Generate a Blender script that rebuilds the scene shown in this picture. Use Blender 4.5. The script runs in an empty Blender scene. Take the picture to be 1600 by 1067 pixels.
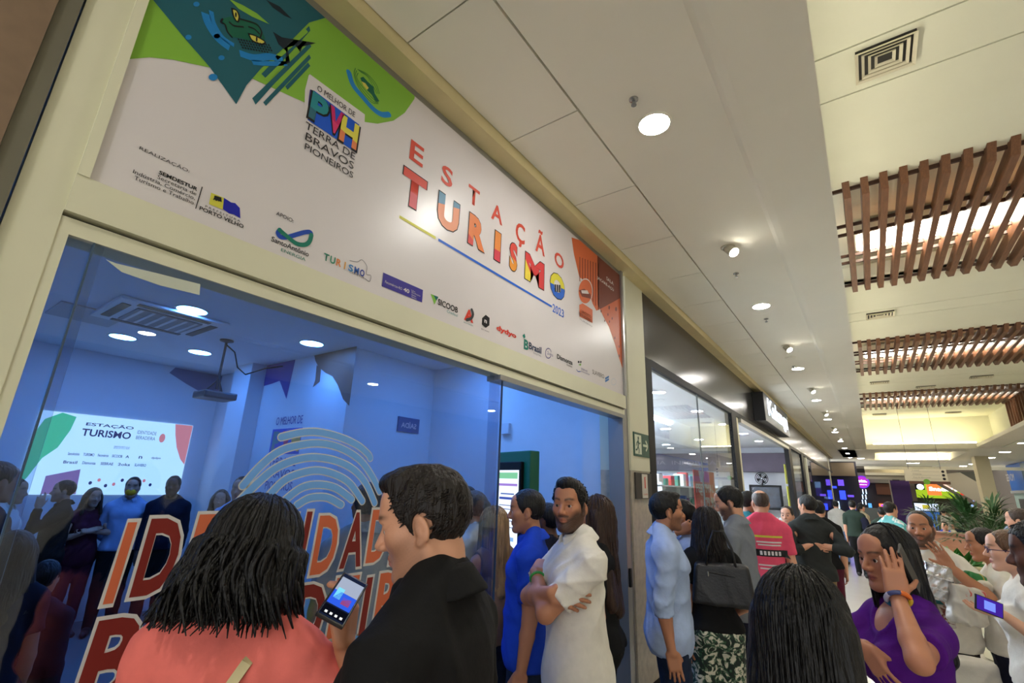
import bpy, bmesh, math, random
import numpy as np
from mathutils import Vector, Matrix
from mathutils.bvhtree import BVHTree
from mathutils.geometry import tessellate_polygon

random.seed(7)
rng = np.random.default_rng(7)
scene = bpy.context.scene
COL = scene.collection
PI = math.pi

# ------------------------------------------------------------------ camera
FPX = 744.3
YAW, PITCH, ROLL = 0.634856, 0.289761, 0.035496
CAM = np.array([1.7, 0.0, 1.75])
_f = np.array([-math.sin(YAW) * math.cos(PITCH), math.cos(YAW) * math.cos(PITCH), math.sin(PITCH)])
_r = np.array([math.cos(YAW), math.sin(YAW), 0.0])
_u = np.cross(_r, _f)
_r, _u = math.cos(ROLL) * _r + math.sin(ROLL) * _u, -math.sin(ROLL) * _r + math.cos(ROLL) * _u
cam_data = bpy.data.cameras.new('camera')
cam_data.sensor_width = 36.0
cam_data.lens = FPX / 1600 * 36.0
cam_data.clip_start = 0.05
cam_data.clip_end = 300
cam = bpy.data.objects.new('camera', cam_data)
COL.objects.link(cam)
cam.matrix_world = Matrix(((_r[0], _u[0], -_f[0], CAM[0]), (_r[1], _u[1], -_f[1], CAM[1]), (_r[2], _u[2], -_f[2], CAM[2]), (0, 0, 0, 1)))
scene.camera = cam


def ray(px, py):
    return _f + _r * (px - 800) / FPX - _u * (py - 533.5) / FPX


def at_depth(px, py, d):
    return CAM + ray(px, py) * d


def onx(px, py, x=0.0):
    d = ray(px, py)
    return CAM + d * ((x - CAM[0]) / d[0])


def ony(px, py, y):
    d = ray(px, py)
    return CAM + d * (y / d[1])


def onz(px, py, z):
    d = ray(px, py)
    return CAM + d * ((z - CAM[2]) / d[2])


# ------------------------------------------------------------------ world and exposure
world = bpy.data.worlds.new('world')
scene.world = world
world.use_nodes = True
world.node_tree.nodes['Background'].inputs[0].default_value = (0.97, 0.99, 1.0, 1)
world.node_tree.nodes['Background'].inputs[1].default_value = 1.0
scene.view_settings.view_transform = 'Standard'
scene.view_settings.look = 'None'
scene.view_settings.exposure = 0.66
scene.view_settings.gamma = 1.0
scene.view_settings.use_curve_mapping = False
scene.cycles.max_bounces = 8
scene.cycles.caustics_reflective = False
scene.cycles.caustics_refractive = False


# ------------------------------------------------------------------ materials
def lin(c):
    return tuple(((v / 255) / 12.92 if v / 255 <= 0.04045 else ((v / 255 + 0.055) / 1.055) ** 2.4) for v in c)


MATS = {}


def mat(name, rgb=(200, 200, 200), rough=0.6, metal=0.0, noise=0.0, nscale=8.0, bump=0.0, bscale=40.0, emit=None, estr=0.0, attr=None, coat=0.0, spec=0.5, stretch=None):
    if name in MATS:
        return MATS[name]
    m = bpy.data.materials.new(name)
    m.use_nodes = True
    nt = m.node_tree
    b = nt.nodes['Principled BSDF']
    c = lin(rgb)
    b.inputs['Base Color'].default_value = (*c, 1)
    b.inputs['Roughness'].default_value = rough
    b.inputs['Metallic'].default_value = metal
    b.inputs['Specular IOR Level'].default_value = spec
    b.inputs['Coat Weight'].default_value = coat
    tc = nt.nodes.new('ShaderNodeTexCoord')
    src = tc.outputs['Object']
    if stretch:
        mp = nt.nodes.new('ShaderNodeMapping')
        mp.inputs['Scale'].default_value = stretch
        nt.links.new(src, mp.inputs['Vector'])
        src = mp.outputs['Vector']
    if attr:
        at = nt.nodes.new('ShaderNodeAttribute')
        at.attribute_name = attr
        colsock = at.outputs['Color']
    else:
        rgbn = nt.nodes.new('ShaderNodeRGB')
        rgbn.outputs[0].default_value = (*c, 1)
        colsock = rgbn.outputs[0]
    if noise > 0:
        n = nt.nodes.new('ShaderNodeTexNoise')
        n.inputs['Scale'].default_value = nscale
        n.inputs['Detail'].default_value = 5
        nt.links.new(src, n.inputs['Vector'])
        mr = nt.nodes.new('ShaderNodeMapRange')
        mr.inputs[1].default_value = 0.25
        mr.inputs[2].default_value = 0.75
        mr.inputs[3].default_value = 1 - noise
        mr.inputs[4].default_value = 1 + noise
        nt.links.new(n.outputs['Fac'], mr.inputs[0])
        mx = nt.nodes.new('ShaderNodeVectorMath')
        mx.operation = 'SCALE'
        nt.links.new(colsock, mx.inputs[0])
        nt.links.new(mr.outputs[0], mx.inputs['Scale'])
        colsock = mx.outputs[0]
    nt.links.new(colsock, b.inputs['Base Color'])
    if bump > 0:
        n2 = nt.nodes.new('ShaderNodeTexNoise')
        n2.inputs['Scale'].default_value = bscale
        n2.inputs['Detail'].default_value = 4
        nt.links.new(src, n2.inputs['Vector'])
        bp = nt.nodes.new('ShaderNodeBump')
        bp.inputs['Strength'].default_value = bump
        bp.inputs['Distance'].default_value = 0.02
        nt.links.new(n2.outputs['Fac'], bp.inputs['Height'])
        nt.links.new(bp.outputs[0], b.inputs['Normal'])
    if emit is not None:
        b.inputs['Emission Color'].default_value = (*lin(emit), 1)
        b.inputs['Emission Strength'].default_value = estr
    MATS[name] = m
    return m


def two_tone(name, a, bcol, kind='NOISE', scale=6.0, edge=(0.45, 0.55), rough=0.7, third=None, stretch=None):
    """procedural material mixing two or three print colours"""
    if name in MATS:
        return MATS[name]
    m = bpy.data.materials.new(name)
    m.use_nodes = True
    nt = m.node_tree
    b = nt.nodes['Principled BSDF']
    b.inputs['Roughness'].default_value = rough
    tc = nt.nodes.new('ShaderNodeTexCoord')
    mp = nt.nodes.new('ShaderNodeMapping')
    if stretch:
        mp.inputs['Scale'].default_value = stretch
    nt.links.new(tc.outputs['Object'], mp.inputs['Vector'])
    if kind == 'NOISE':
        t = nt.nodes.new('ShaderNodeTexNoise')
        t.inputs['Detail'].default_value = 6
        t.inputs['Distortion'].default_value = 1.5
        out = t.outputs['Fac']
    else:
        t = nt.nodes.new('ShaderNodeTexVoronoi')
        t.feature = 'DISTANCE_TO_EDGE'
        out = t.outputs['Distance']
    t.inputs['Scale'].default_value = scale
    nt.links.new(mp.outputs[0], t.inputs['Vector'])
    cr = nt.nodes.new('ShaderNodeValToRGB')
    e = cr.color_ramp.elements
    e[0].position, e[1].position = edge
    e[0].color = (*lin(a), 1)
    e[1].color = (*lin(bcol), 1)
    if third:
        x = cr.color_ramp.elements.new(min(1, edge[1] + 0.08))
        x.color = (*lin(third), 1)
    nt.links.new(out, cr.inputs['Fac'])
    nt.links.new(cr.outputs[0], b.inputs['Base Color'])
    MATS[name] = m
    return m


def glow(name, rgb=(255, 255, 255), strength=1.0):
    if name in MATS:
        return MATS[name]
    m = bpy.data.materials.new(name)
    m.use_nodes = True
    nt = m.node_tree
    nt.nodes.remove(nt.nodes['Principled BSDF'])
    e = nt.nodes.new('ShaderNodeEmission')
    e.inputs[0].default_value = (*lin(rgb), 1)
    e.inputs[1].default_value = strength
    nt.links.new(e.outputs[0], nt.nodes['Material Output'].inputs[0])
    MATS[name] = m
    return m


def glass(name, tint, refl, rough=0.0):
    m = bpy.data.materials.new(name)
    m.use_nodes = True
    nt = m.node_tree
    nt.nodes.remove(nt.nodes['Principled BSDF'])
    tr = nt.nodes.new('ShaderNodeBsdfTransparent')
    tr.inputs[0].default_value = (*lin(tint), 1)
    gl = nt.nodes.new('ShaderNodeBsdfGlossy')
    gl.inputs[0].default_value = (0.95, 0.97, 1, 1)
    gl.inputs['Roughness'].default_value = rough
    lw = nt.nodes.new('ShaderNodeLayerWeight')
    lw.inputs[0].default_value = 0.5
    pw_ = nt.nodes.new('ShaderNodeMath')
    pw_.operation = 'POWER'
    pw_.inputs[1].default_value = 5.0
    nt.links.new(lw.outputs['Facing'], pw_.inputs[0])
    mul = nt.nodes.new('ShaderNodeMath')
    mul.operation = 'MULTIPLY_ADD'
    mul.use_clamp = True
    mul.inputs[1].default_value = 0.9
    mul.inputs[2].default_value = refl
    nt.links.new(pw_.outputs[0], mul.inputs[0])
    mx = nt.nodes.new('ShaderNodeMixShader')
    nt.links.new(mul.outputs[0], mx.inputs[0])
    nt.links.new(tr.outputs[0], mx.inputs[1])
    nt.links.new(gl.outputs[0], mx.inputs[2])
    nt.links.new(mx.outputs[0], nt.nodes['Material Output'].inputs[0])
    MATS[name] = m
    return m


# ------------------------------------------------------------------ mesh helpers
class MB:
    def __init__(self):
        self.v, self.f = [], []

    def add(self, verts, faces):
        o = len(self.v)
        self.v += [tuple(p) for p in verts]
        self.f += [tuple(i + o for i in fc) for fc in faces]
        return self

    def box(self, lo, hi):
        x0, y0, z0 = lo
        x1, y1, z1 = hi
        return self.add([(x0, y0, z0), (x1, y0, z0), (x1, y1, z0), (x0, y1, z0), (x0, y0, z1), (x1, y0, z1), (x1, y1, z1), (x0, y1, z1)],
                        [(0, 3, 2, 1), (4, 5, 6, 7), (0, 1, 5, 4), (1, 2, 6, 5), (2, 3, 7, 6), (3, 0, 4, 7)])

    def bbox(self, lo, hi, b=0.01):
        """box with chamfered vertical and horizontal edges"""
        bm = bmesh.new()
        bmesh.ops.create_cube(bm, size=1)
        for v in bm.verts:
            v.co = [(lo[i] + hi[i]) / 2 + v.co[i] * (hi[i] - lo[i]) for i in range(3)]
        bmesh.ops.bevel(bm, geom=list(bm.edges), offset=b, segments=2, affect='EDGES', profile=0.6)
        bm.verts.ensure_lookup_table()
        self.add([v.co[:] for v in bm.verts], [[v.index for v in f.verts] for f in bm.faces])
        bm.free()
        return self

    def tube(self, pts, rad, n=8, caps=True):
        pts = [Vector(p) for p in pts]
        if not hasattr(rad, '__len__'):
            rad = [rad] * len(pts)
        vs, fs = [], []
        up = None
        for i, p in enumerate(pts):
            t = (pts[min(i + 1, len(pts) - 1)] - pts[max(i - 1, 0)])
            t = t.normalized() if t.length > 1e-9 else Vector((0, 0, 1))
            if up is None:
                up = t.orthogonal().normalized()
            up = (up - t * up.dot(t))
            up = up.normalized() if up.length > 1e-6 else t.orthogonal().normalized()
            s = t.cross(up)
            for k in range(n):
                a = 2 * PI * k / n
                vs.append(p + (up * math.cos(a) + s * math.sin(a)) * rad[i])
        for i in range(len(pts) - 1):
            for k in range(n):
                fs.append((i * n + k, i * n + (k + 1) % n, (i + 1) * n + (k + 1) % n, (i + 1) * n + k))
        if caps:
            fs.append(tuple(range(n - 1, -1, -1)))
            fs.append(tuple((len(pts) - 1) * n + k for k in range(n)))
        return self.add(vs, fs)

    def lathe(self, prof, c=(0, 0, 0), n=20, axis='Z'):
        vs, fs = [], []
        for r, z in prof:
            for k in range(n):
                a = 2 * PI * k / n
                p = (r * math.cos(a), r * math.sin(a), z)
                if axis == 'X':
                    p = (p[2], p[0], p[1])
                if axis == 'Y':
                    p = (p[0], p[2], p[1])
                vs.append((p[0] + c[0], p[1] + c[1], p[2] + c[2]))
        m = len(prof)
        for i in range(m - 1):
            for k in range(n):
                fs.append((i * n + k, i * n + (k + 1) % n, (i + 1) * n + (k + 1) % n, (i + 1) * n + k))
        fs.append(tuple(range(n - 1, -1, -1)))
        fs.append(tuple((m - 1) * n + k for k in range(n)))
        return self.add(vs, fs)

    def prism(self, poly, d):
        """poly: list of 3D points (planar), d: extrusion vector"""
        n = len(poly)
        a = [tuple(p) for p in poly]
        b = [tuple(np.array(p) + np.array(d)) for p in poly]
        tris = tessellate_polygon([[Vector(p) for p in a]])
        fs = [tuple(t) for t in tris] + [tuple(n + i for i in reversed(t)) for t in tris]
        fs += [(i, (i + 1) % n, n + (i + 1) % n, n + i) for i in range(n)]
        return self.add(a + b, fs)

    def sphere(self, c, r, n=14, m=9, sc=(1, 1, 1)):
        vs, fs = [], []
        for i in range(m + 1):
            th = PI * i / m
            for k in range(n):
                a = 2 * PI * k / n
                vs.append((c[0] + r * sc[0] * math.sin(th) * math.cos(a), c[1] + r * sc[1] * math.sin(th) * math.sin(a), c[2] + r * sc[2] * math.cos(th)))
        for i in range(m):
            for k in range(n):
                fs.append((i * n + k, (i + 1) * n + k, (i + 1) * n + (k + 1) % n, i * n + (k + 1) % n))
        return self.add(vs, fs)

    def build(self, name, m, parent=None, smooth=False, recalc=True):
        me = bpy.data.meshes.new(name)
        me.from_pydata(self.v, [], self.f)
        if recalc:
            bm = bmesh.new()
            bm.from_mesh(me)
            bmesh.ops.recalc_face_normals(bm, faces=bm.faces)
            bm.to_mesh(me)
            bm.free()
        if smooth:
            me.shade_smooth()
        return link(name, me, m, parent)


def link(name, me, m, parent=None):
    o = bpy.data.objects.new(name, me)
    COL.objects.link(o)
    if m is not None and not me.materials:
        me.materials.append(m)
    if parent is not None:
        o.parent = parent
    return o


def empty(name, loc=(0, 0, 0), rz=0.0):
    o = bpy.data.objects.new(name, None)
    o.empty_display_size = 0.1
    COL.objects.link(o)
    o.location = loc
    o.rotation_euler = (0, 0, rz)
    return o


def tag(o, label=None, cat=None, group=None, kind=None):
    if label:
        o['label'] = label
    if cat:
        o['category'] = cat
    if group:
        o['group'] = group
    if kind:
        o['kind'] = kind
    return o


def struct(o, label=None):
    o['kind'] = 'structure'
    if label:
        o['label'] = label
    return o


def boxo(name, lo, hi, m, parent=None, b=0.0):
    mb = MB()
    if b > 0:
        mb.bbox(lo, hi, b)
    else:
        mb.box(lo, hi)
    return mb.build(name, m, parent)


# ------------------------------------------------------------------ implicit surfaces for people
def V(*a):
    return np.array(a, dtype=float)


def nrm(v):
    v = np.asarray(v, float)
    return v / (np.linalg.norm(v) + 1e-12)


def smin(a, b, k):
    if k <= 0:
        return np.minimum(a, b)
    h = np.clip(0.5 + 0.5 * (b - a) / k, 0, 1)
    return b * (1 - h) + a * h - k * h * (1 - h)


class SDF:
    def __init__(self):
        self.ops = []

    def _add(self, kind, k, fn, lo, hi):
        self.ops.append((kind, k, fn, lo, hi))
        return self

    def rc(self, a, b, ra, rb, k=0.02, sy=1.0, op='u', sx=1.0):
        """tapered capsule, optionally flattened in depth"""
        a, b = np.asarray(a, float), np.asarray(b, float)
        sc = np.array([sx, sy, 1.0])
        A, B = a / sc, b / sc
        ab = B - A
        L2 = float(ab @ ab) + 1e-12
        f = min(1.0, min(sx, sy) ** 0.6)
        A, ab = A.astype(np.float32), ab.astype(np.float32)
        sc32 = None if sx == 1 and sy == 1 else 1
        sc = sc.astype(np.float32)

        def fn(P):
            q = P / sc - A if sc32 is not None else P - A
            t = np.clip(q @ ab / np.float32(L2), 0, 1)
            q = q - t[:, None] * ab
            return (np.sqrt(np.einsum('ij,ij->i', q, q)) - (ra + t * (rb - ra))) * f
        R = max(ra, rb) * np.maximum(sc, 0.2) * 1.05
        return self._add(op, k, fn, np.minimum(a, b) - R, np.maximum(a, b) + R)

    def ell(self, c, r, k=0.02, op='u', rot=None):
        c, r = np.asarray(c, np.float32), np.asarray(r, np.float32)
        rot = None if rot is None else np.asarray(rot, np.float32)

        def fn(P):
            q = P - c
            if rot is not None:
                q = q @ rot
            q = q / r
            k0 = np.sqrt(np.einsum('ij,ij->i', q, q))
            q = q / r
            k1 = np.sqrt(np.einsum('ij,ij->i', q, q)) + 1e-9
            return k0 * (k0 - 1) / k1
        R = r if rot is None else np.full(3, r.max())
        return self._add(op, k, fn, c - R, c + R)

    def rbox(self, c, h, rr, rot, k=0.01, op='u'):
        c, h, rot = np.asarray(c, np.float32), np.asarray(h, np.float32), np.asarray(rot, np.float32)

        def fn(P):
            q = np.abs((P - c) @ rot) - (h - rr)
            return np.linalg.norm(np.maximum(q, 0), axis=1) + np.minimum(q.max(1), 0) - rr
        R = np.full(3, np.linalg.norm(h))
        return self._add(op, k, fn, c - R, c + R)

    def cut(self, n, d, k=0.0, only=None):
        """remove the half space n.p > d"""
        n = nrm(n)

        def fn(P):
            return P @ n - d
        return self._add('i', k, fn, None, None)

    def disp(self, fn):
        self.ops.append(('d', 0, fn, None, None))
        return self

    def fn(self, kind, k, f, lo, hi):
        return self._add(kind, k, f, lo, hi)

    def bounds(self):
        lo = np.min([o[3] for o in self.ops if o[0] == 'u'], axis=0)
        hi = np.max([o[4] for o in self.ops if o[0] == 'u'], axis=0)
        return lo, hi

    def ev(self, P, h):
        return self.evb(P[:, None, :], P, 0.0, h)[:, 0]

    def evb(self, P, C, half, h):
        """P (blocks, points, 3), C block centres; primitives are only evaluated in blocks they can reach"""
        B, K = P.shape[:2]
        d = np.full((B, K), 0.5, np.float32)
        for kind, k, fn, lo, hi in self.ops:
            if kind == 'd':
                d += fn(P.reshape(-1, 3)).reshape(B, K)
                continue
            if lo is None:
                v = fn(P.reshape(-1, 3)).reshape(B, K)
                d = np.maximum(d, v) if k <= 0 else -smin(-d, -v, k)
                continue
            m = k + 3.0 * h + 0.012 + half
            s = np.flatnonzero(np.all((C > lo - m) & (C < hi + m), axis=1))
            if len(s) == 0:
                continue
            v = fn(P[s].reshape(-1, 3)).reshape(len(s), K)
            if kind == 'u':
                d[s] = smin(d[s], v, k)
            elif kind == 's':
                d[s] = -smin(-d[s], v, k)
        return d

    def mesh(self, h, lo=None, hi=None):
        blo, bhi = self.bounds()
        lo = blo if lo is None else np.maximum(blo, lo)
        hi = bhi if hi is None else np.minimum(bhi, hi)
        lo = lo - 3 * h
        hi = hi + 3 * h
        S = 4
        n = (np.ceil((hi - lo) / (h * S)).astype(int) + 1)
        H = h * S
        ax = [lo[i] + H * (np.arange(n[i]) + 0.5) - h * 0.5 for i in range(3)]
        G = np.stack(np.meshgrid(*ax, indexing='ij'), -1).reshape(-1, 3).astype(np.float32)
        Fc = self.ev(G, H).reshape(n)
        near = np.abs(Fc) < H * 1.15 + 0.006
        F = np.repeat(np.repeat(np.repeat(Fc, S, 0), S, 1), S, 2).astype(np.float32)
        ids = np.argwhere(near)
        if len(ids) == 0:
            return np.zeros((0, 3)), np.zeros((0, 4), int)
        off = np.stack(np.meshgrid(*[np.arange(S)] * 3, indexing='ij'), -1).reshape(-1, 3)
        fi = ids[:, None, :] * S + off[None]
        P = (lo + fi * h).astype(np.float32)
        C = (lo + (ids * S + 1.5) * h).astype(np.float32)
        F[fi[..., 0], fi[..., 1], fi[..., 2]] = self.evb(P, C, 2 * h, h)
        return surface_nets(F, lo, h)


_E = [((0, 0, 0), (1, 0, 0)), ((0, 1, 0), (1, 1, 0)), ((0, 0, 1), (1, 0, 1)), ((0, 1, 1), (1, 1, 1)),
      ((0, 0, 0), (0, 1, 0)), ((1, 0, 0), (1, 1, 0)), ((0, 0, 1), (0, 1, 1)), ((1, 0, 1), (1, 1, 1)),
      ((0, 0, 0), (0, 0, 1)), ((1, 0, 0), (1, 0, 1)), ((0, 1, 0), (0, 1, 1)), ((1, 1, 0), (1, 1, 1))]


def surface_nets(F, lo, h):
    I = F < 0
    cnt = np.zeros(np.array(F.shape) - 1, np.int8)
    sh = np.array(F.shape) - 1
    for a in (0, 1):
        for b in (0, 1):
            for c in (0, 1):
                cnt += I[a:a + sh[0], b:b + sh[1], c:c + sh[2]]
    act = np.argwhere((cnt > 0) & (cnt < 8))
    idx = np.full(tuple(sh), -1, np.int32)
    idx[act[:, 0], act[:, 1], act[:, 2]] = np.arange(len(act))
    acc = np.zeros((len(act), 3))
    num = np.zeros(len(act))
    for p, q in _E:
        p, q = np.array(p), np.array(q)
        A = act + p
        B = act + q
        fa = F[A[:, 0], A[:, 1], A[:, 2]].astype(float)
        fb = F[B[:, 0], B[:, 1], B[:, 2]].astype(float)
        s = (fa < 0) != (fb < 0)
        t = np.where(s, fa / np.where(s, fa - fb, 1), 0)
        acc[s] += (p + t[:, None] * (q - p))[s]
        num[s] += 1
    Vv = lo + (act + acc / num[:, None]) * h
    quads = []
    for axis in range(3):
        sl0 = [slice(None)] * 3
        sl1 = [slice(None)] * 3
        sl0[axis] = slice(0, -1)
        sl1[axis] = slice(1, None)
        a, b = I[tuple(sl0)], I[tuple(sl1)]
        e = np.argwhere(a != b)
        u, v = (axis + 1) % 3, (axis + 2) % 3
        ok = (e[:, u] > 0) & (e[:, v] > 0) & (e[:, u] < sh[u]) & (e[:, v] < sh[v])
        e = e[ok]
        flip = a[e[:, 0], e[:, 1], e[:, 2]]
        c = []
        for du, dv in ((-1, -1), (0, -1), (0, 0), (-1, 0)):
            k = e.copy()
            k[:, u] += du
            k[:, v] += dv
            c.append(idx[k[:, 0], k[:, 1], k[:, 2]])
        c = np.stack(c, 1)
        c = np.where(flip[:, None], c, c[:, ::-1])
        quads.append(c)
    Q = np.concatenate(quads)
    Q = Q[(Q >= 0).all(1)]
    return Vv, Q


def np_mesh(name, Vv, Q, m, parent, colors=None):
    me = bpy.data.meshes.new(name)
    n, k = len(Vv), len(Q)
    me.vertices.add(n)
    me.vertices.foreach_set('co', np.asarray(Vv, np.float32).ravel())
    me.loops.add(k * 4)
    me.loops.foreach_set('vertex_index', np.asarray(Q, np.int32).ravel())
    me.polygons.add(k)
    me.polygons.foreach_set('loop_start', np.arange(0, k * 4, 4, dtype=np.int32))
    me.polygons.foreach_set('use_smooth', np.ones(k, bool))
    me.update(calc_edges=True)
    if colors is not None:
        at = me.attributes.new('Col', 'FLOAT_COLOR', 'POINT')
        c4 = np.ones((n, 4), np.float32)
        c4[:, :3] = colors
        at.data.foreach_set('color', c4.ravel())
    return link(name, me, m, parent)


def rotm(axis, deg):
    return np.array(Matrix.Rotation(math.radians(deg), 3, axis))


SKIN = {'light': (205, 150, 120), 'tan': (182, 124, 92), 'brown': (150, 98, 70), 'dark': (92, 58, 42), 'pale': (216, 166, 140)}


def skin_mat():
    m = mat('skin', rough=0.5, attr='Col', bump=0.05, bscale=250)
    return m


def cloth(name, rgb=(128, 128, 128), noise=0.05, bump=0.10, bscale=45, rough=0.85):
    return mat('cloth_' + name, rgb, rough=rough, noise=noise, nscale=30, bump=bump, bscale=bscale, spec=0.2)


def hair_mat(rgb, tagname):
    return mat('hair_' + tagname, rgb, rough=0.42, noise=0.45, nscale=60, bump=0.6, bscale=90, stretch=(1, 1, 0.12), spec=0.35)


def fold(amp, seed, kx=17, kz=23):
    a = seed * 1.7

    sg = 1.0 if math.sin(a * 2.3 + 1) > 0 else -1.0

    def fn(P):
        x, y, z = P[:, 0], P[:, 1], P[:, 2]
        q = np.sin(5 * z + 4 * x + a) + 0.7 * np.sin(9 * y - 6 * x + 1.3 * a)
        r1 = np.abs(np.sin(kz * 0.6 * z + sg * 11 * x + 8 * y + 1.6 * q + a))
        r2 = np.abs(np.sin(kx * 1.1 * x * sg + 13 * z - 9 * y + 1.9 * q + 2 * a))
        r3 = np.sin(44 * z + 31 * x + 2.5 * q) * np.sin(25 * x + 17 * y + a)
        m = 0.45 + 0.55 * np.sin(3.7 * z + 5 * x + 2 * a) ** 2
        return -amp * 1.15 * m * (1.5 * (1 - r1) ** 1.8 + 1.2 * (1 - r2) ** 1.8 - 0.35 + 0.15 * r3)
    return fn


def hand_sdf(S, w, d, n, side, curl=25, spread=6, thumb=35, sc=1.0, fingers=None, rc_scale=1.0):
    """w wrist, d finger direction, n palm normal (palm faces n); side +1 right hand, -1 left hand"""
    d = nrm(d)
    n = nrm(np.asarray(n, float) - d * np.dot(n, d))
    # thumb side axis: for a right hand with fingers along d and palm facing n the thumb lies along d x n ... mirrored for the left
    t = np.cross(d, n) * side
    w = np.asarray(w, float)
    rot = np.stack([t, d, n], 1)
    S.rbox(w + d * 0.052 * sc, V(0.040, 0.050, 0.015) * sc, 0.014 * sc, rot, k=0.018)
    S.rc(w + d * 0.02 * sc + t * 0.022 * sc + n * 0.006 * sc, w + d * 0.06 * sc + t * 0.03 * sc + n * 0.006 * sc, 0.017 * sc, 0.014 * sc, k=0.012)
    lens = [0.072, 0.080, 0.075, 0.058]
    offs = [0.030, 0.010, -0.011, -0.030]
    base = [0.098, 0.102, 0.098, 0.090]
    for i in range(4):
        c = curl if fingers is None else fingers[i]
        sp = math.radians((1.5 - i) * spread)
        p = w + d * base[i] * sc + t * offs[i] * sc
        ang = 0.0
        L = lens[i] * sc
        r0 = (0.0092 if i < 3 else 0.0080) * sc * rc_scale
        dd = nrm(d * math.cos(sp) + t * math.sin(sp))
        for s, (fr, cu) in enumerate(((0.44, 0.75), (0.32, 1.1), (0.28, 0.75))):
            ang += math.radians(c * cu)
            dirn = dd * math.cos(ang) + n * math.sin(ang)
            q = p + dirn * L * fr
            S.rc(p, q, r0 * (1 - 0.06 * s), r0 * (0.95 - 0.08 * s), k=0.003 if s or True else 0.006)
            p = q
    a = math.radians(thumb)
    p = w + d * 0.028 * sc + t * 0.034 * sc + n * 0.008 * sc
    dirn = nrm(d * math.cos(a) + t * math.sin(a) * 0.9 + n * 0.35)
    q = p + dirn * 0.040 * sc
    S.rc(p, q, 0.0135 * sc, 0.0105 * sc, k=0.008)
    dirn2 = nrm(dirn * 0.9 + d * 0.35 + n * 0.15)
    S.rc(q, q + dirn2 * 0.030 * sc, 0.0105 * sc, 0.008 * sc, k=0.003)


def head_sdf(S, hp, R, female=False, k=1.0, mouth=True, beard=0.0, width=1.0):
    """hp head centre, R 3x3 (columns = head x, y(front), z axes)"""
    def P(x, y, z):
        return hp + R @ V(x * width, y, z) * k

    def ell(c, r, kk=0.02, op='u', rr=None):
        S.ell(P(*c), V(*r) * k * V(width, 1, 1), k=kk, op=op, rot=R if rr is None else R @ rr)

    def rc(a, b, ra, rb, kk=0.012, op='u'):
        S.rc(P(*a), P(*b), ra * k, rb * k, k=kk, op=op)
    jw = 0.9 if female else 1.0
    ell((0, -0.014, 0.034), (0.0735, 0.095, 0.087), 0.02)
    ell((0, 0.022, -0.030), (0.058 * jw, 0.064, 0.084), 0.03)
    for s in (-1, 1):
        rc((s * 0.049 * jw, -0.008, -0.05), (s * 0.018, 0.060, -0.096), 0.022, 0.018, 0.025)
        ell((s * 0.040, 0.050, -0.014), (0.024, 0.026, 0.024), 0.03)
    ell((0, 0.067, -0.098), (0.021, 0.019, 0.017), 0.016)
    rc((-0.030, 0.077, 0.028), (0.030, 0.077, 0.028), 0.011 if female else 0.0135, 0.011 if female else 0.0135, 0.018)
    ell((0, 0.060, 0.062), (0.05, 0.026, 0.036), 0.03)
    for s in (-1, 1):
        ell((s * 0.031, 0.098, 0.007), (0.019, 0.020, 0.0125), 0.012, op='s')
        # eyelids
        rc((s * 0.018, 0.0825, 0.012), (s * 0.044, 0.0765, 0.011), 0.0048, 0.0042, 0.004)
        rc((s * 0.019, 0.080, -0.003), (s * 0.043, 0.0755, -0.001), 0.004, 0.0038, 0.005)
    nb = 0.9 if female else 1.0
    rc((0, 0.084, 0.014), (0, 0.107, -0.024), 0.0085 * nb, 0.0115 * nb, 0.010)
    for s in (-1, 1):
        ell((s * 0.0125 * nb, 0.094, -0.029), (0.0105, 0.0125, 0.009), 0.007)
        ell((s * 0.0075, 0.1015, -0.0385), (0.0038, 0.005, 0.003), 0.002, op='s')
    # lips
    lf = 1.1 if female else 0.95
    rc((-0.019, 0.077, -0.0575), (0, 0.0855, -0.0545), 0.0040 * lf, 0.0058 * lf, 0.006)
    rc((0.019, 0.077, -0.0575), (0, 0.0855, -0.0545), 0.0040 * lf, 0.0058 * lf, 0.006)
    rc((-0.016, 0.076, -0.0660), (0, 0.0835, -0.0670), 0.0042 * lf, 0.0064 * lf, 0.006)
    rc((0.016, 0.076, -0.0660), (0, 0.0835, -0.0670), 0.0042 * lf, 0.0064 * lf, 0.006)
    rc((-0.020, 0.085, -0.0608), (0.020, 0.085, -0.0608), 0.0014, 0.0014, 0.003, op='s')
    for s in (-1, 1):
        er = rotm('Z', s * 22) @ rotm('X', -12)
        ell((s * 0.0755, -0.012, -0.006), (0.0085, 0.018, 0.029), 0.006, rr=er)
        ell((s * 0.0845, -0.009, -0.001), (0.006, 0.010, 0.017), 0.003, op='s', rr=er)
        ell((s * 0.073, -0.004, -0.032), (0.007, 0.010, 0.010), 0.006)


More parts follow.
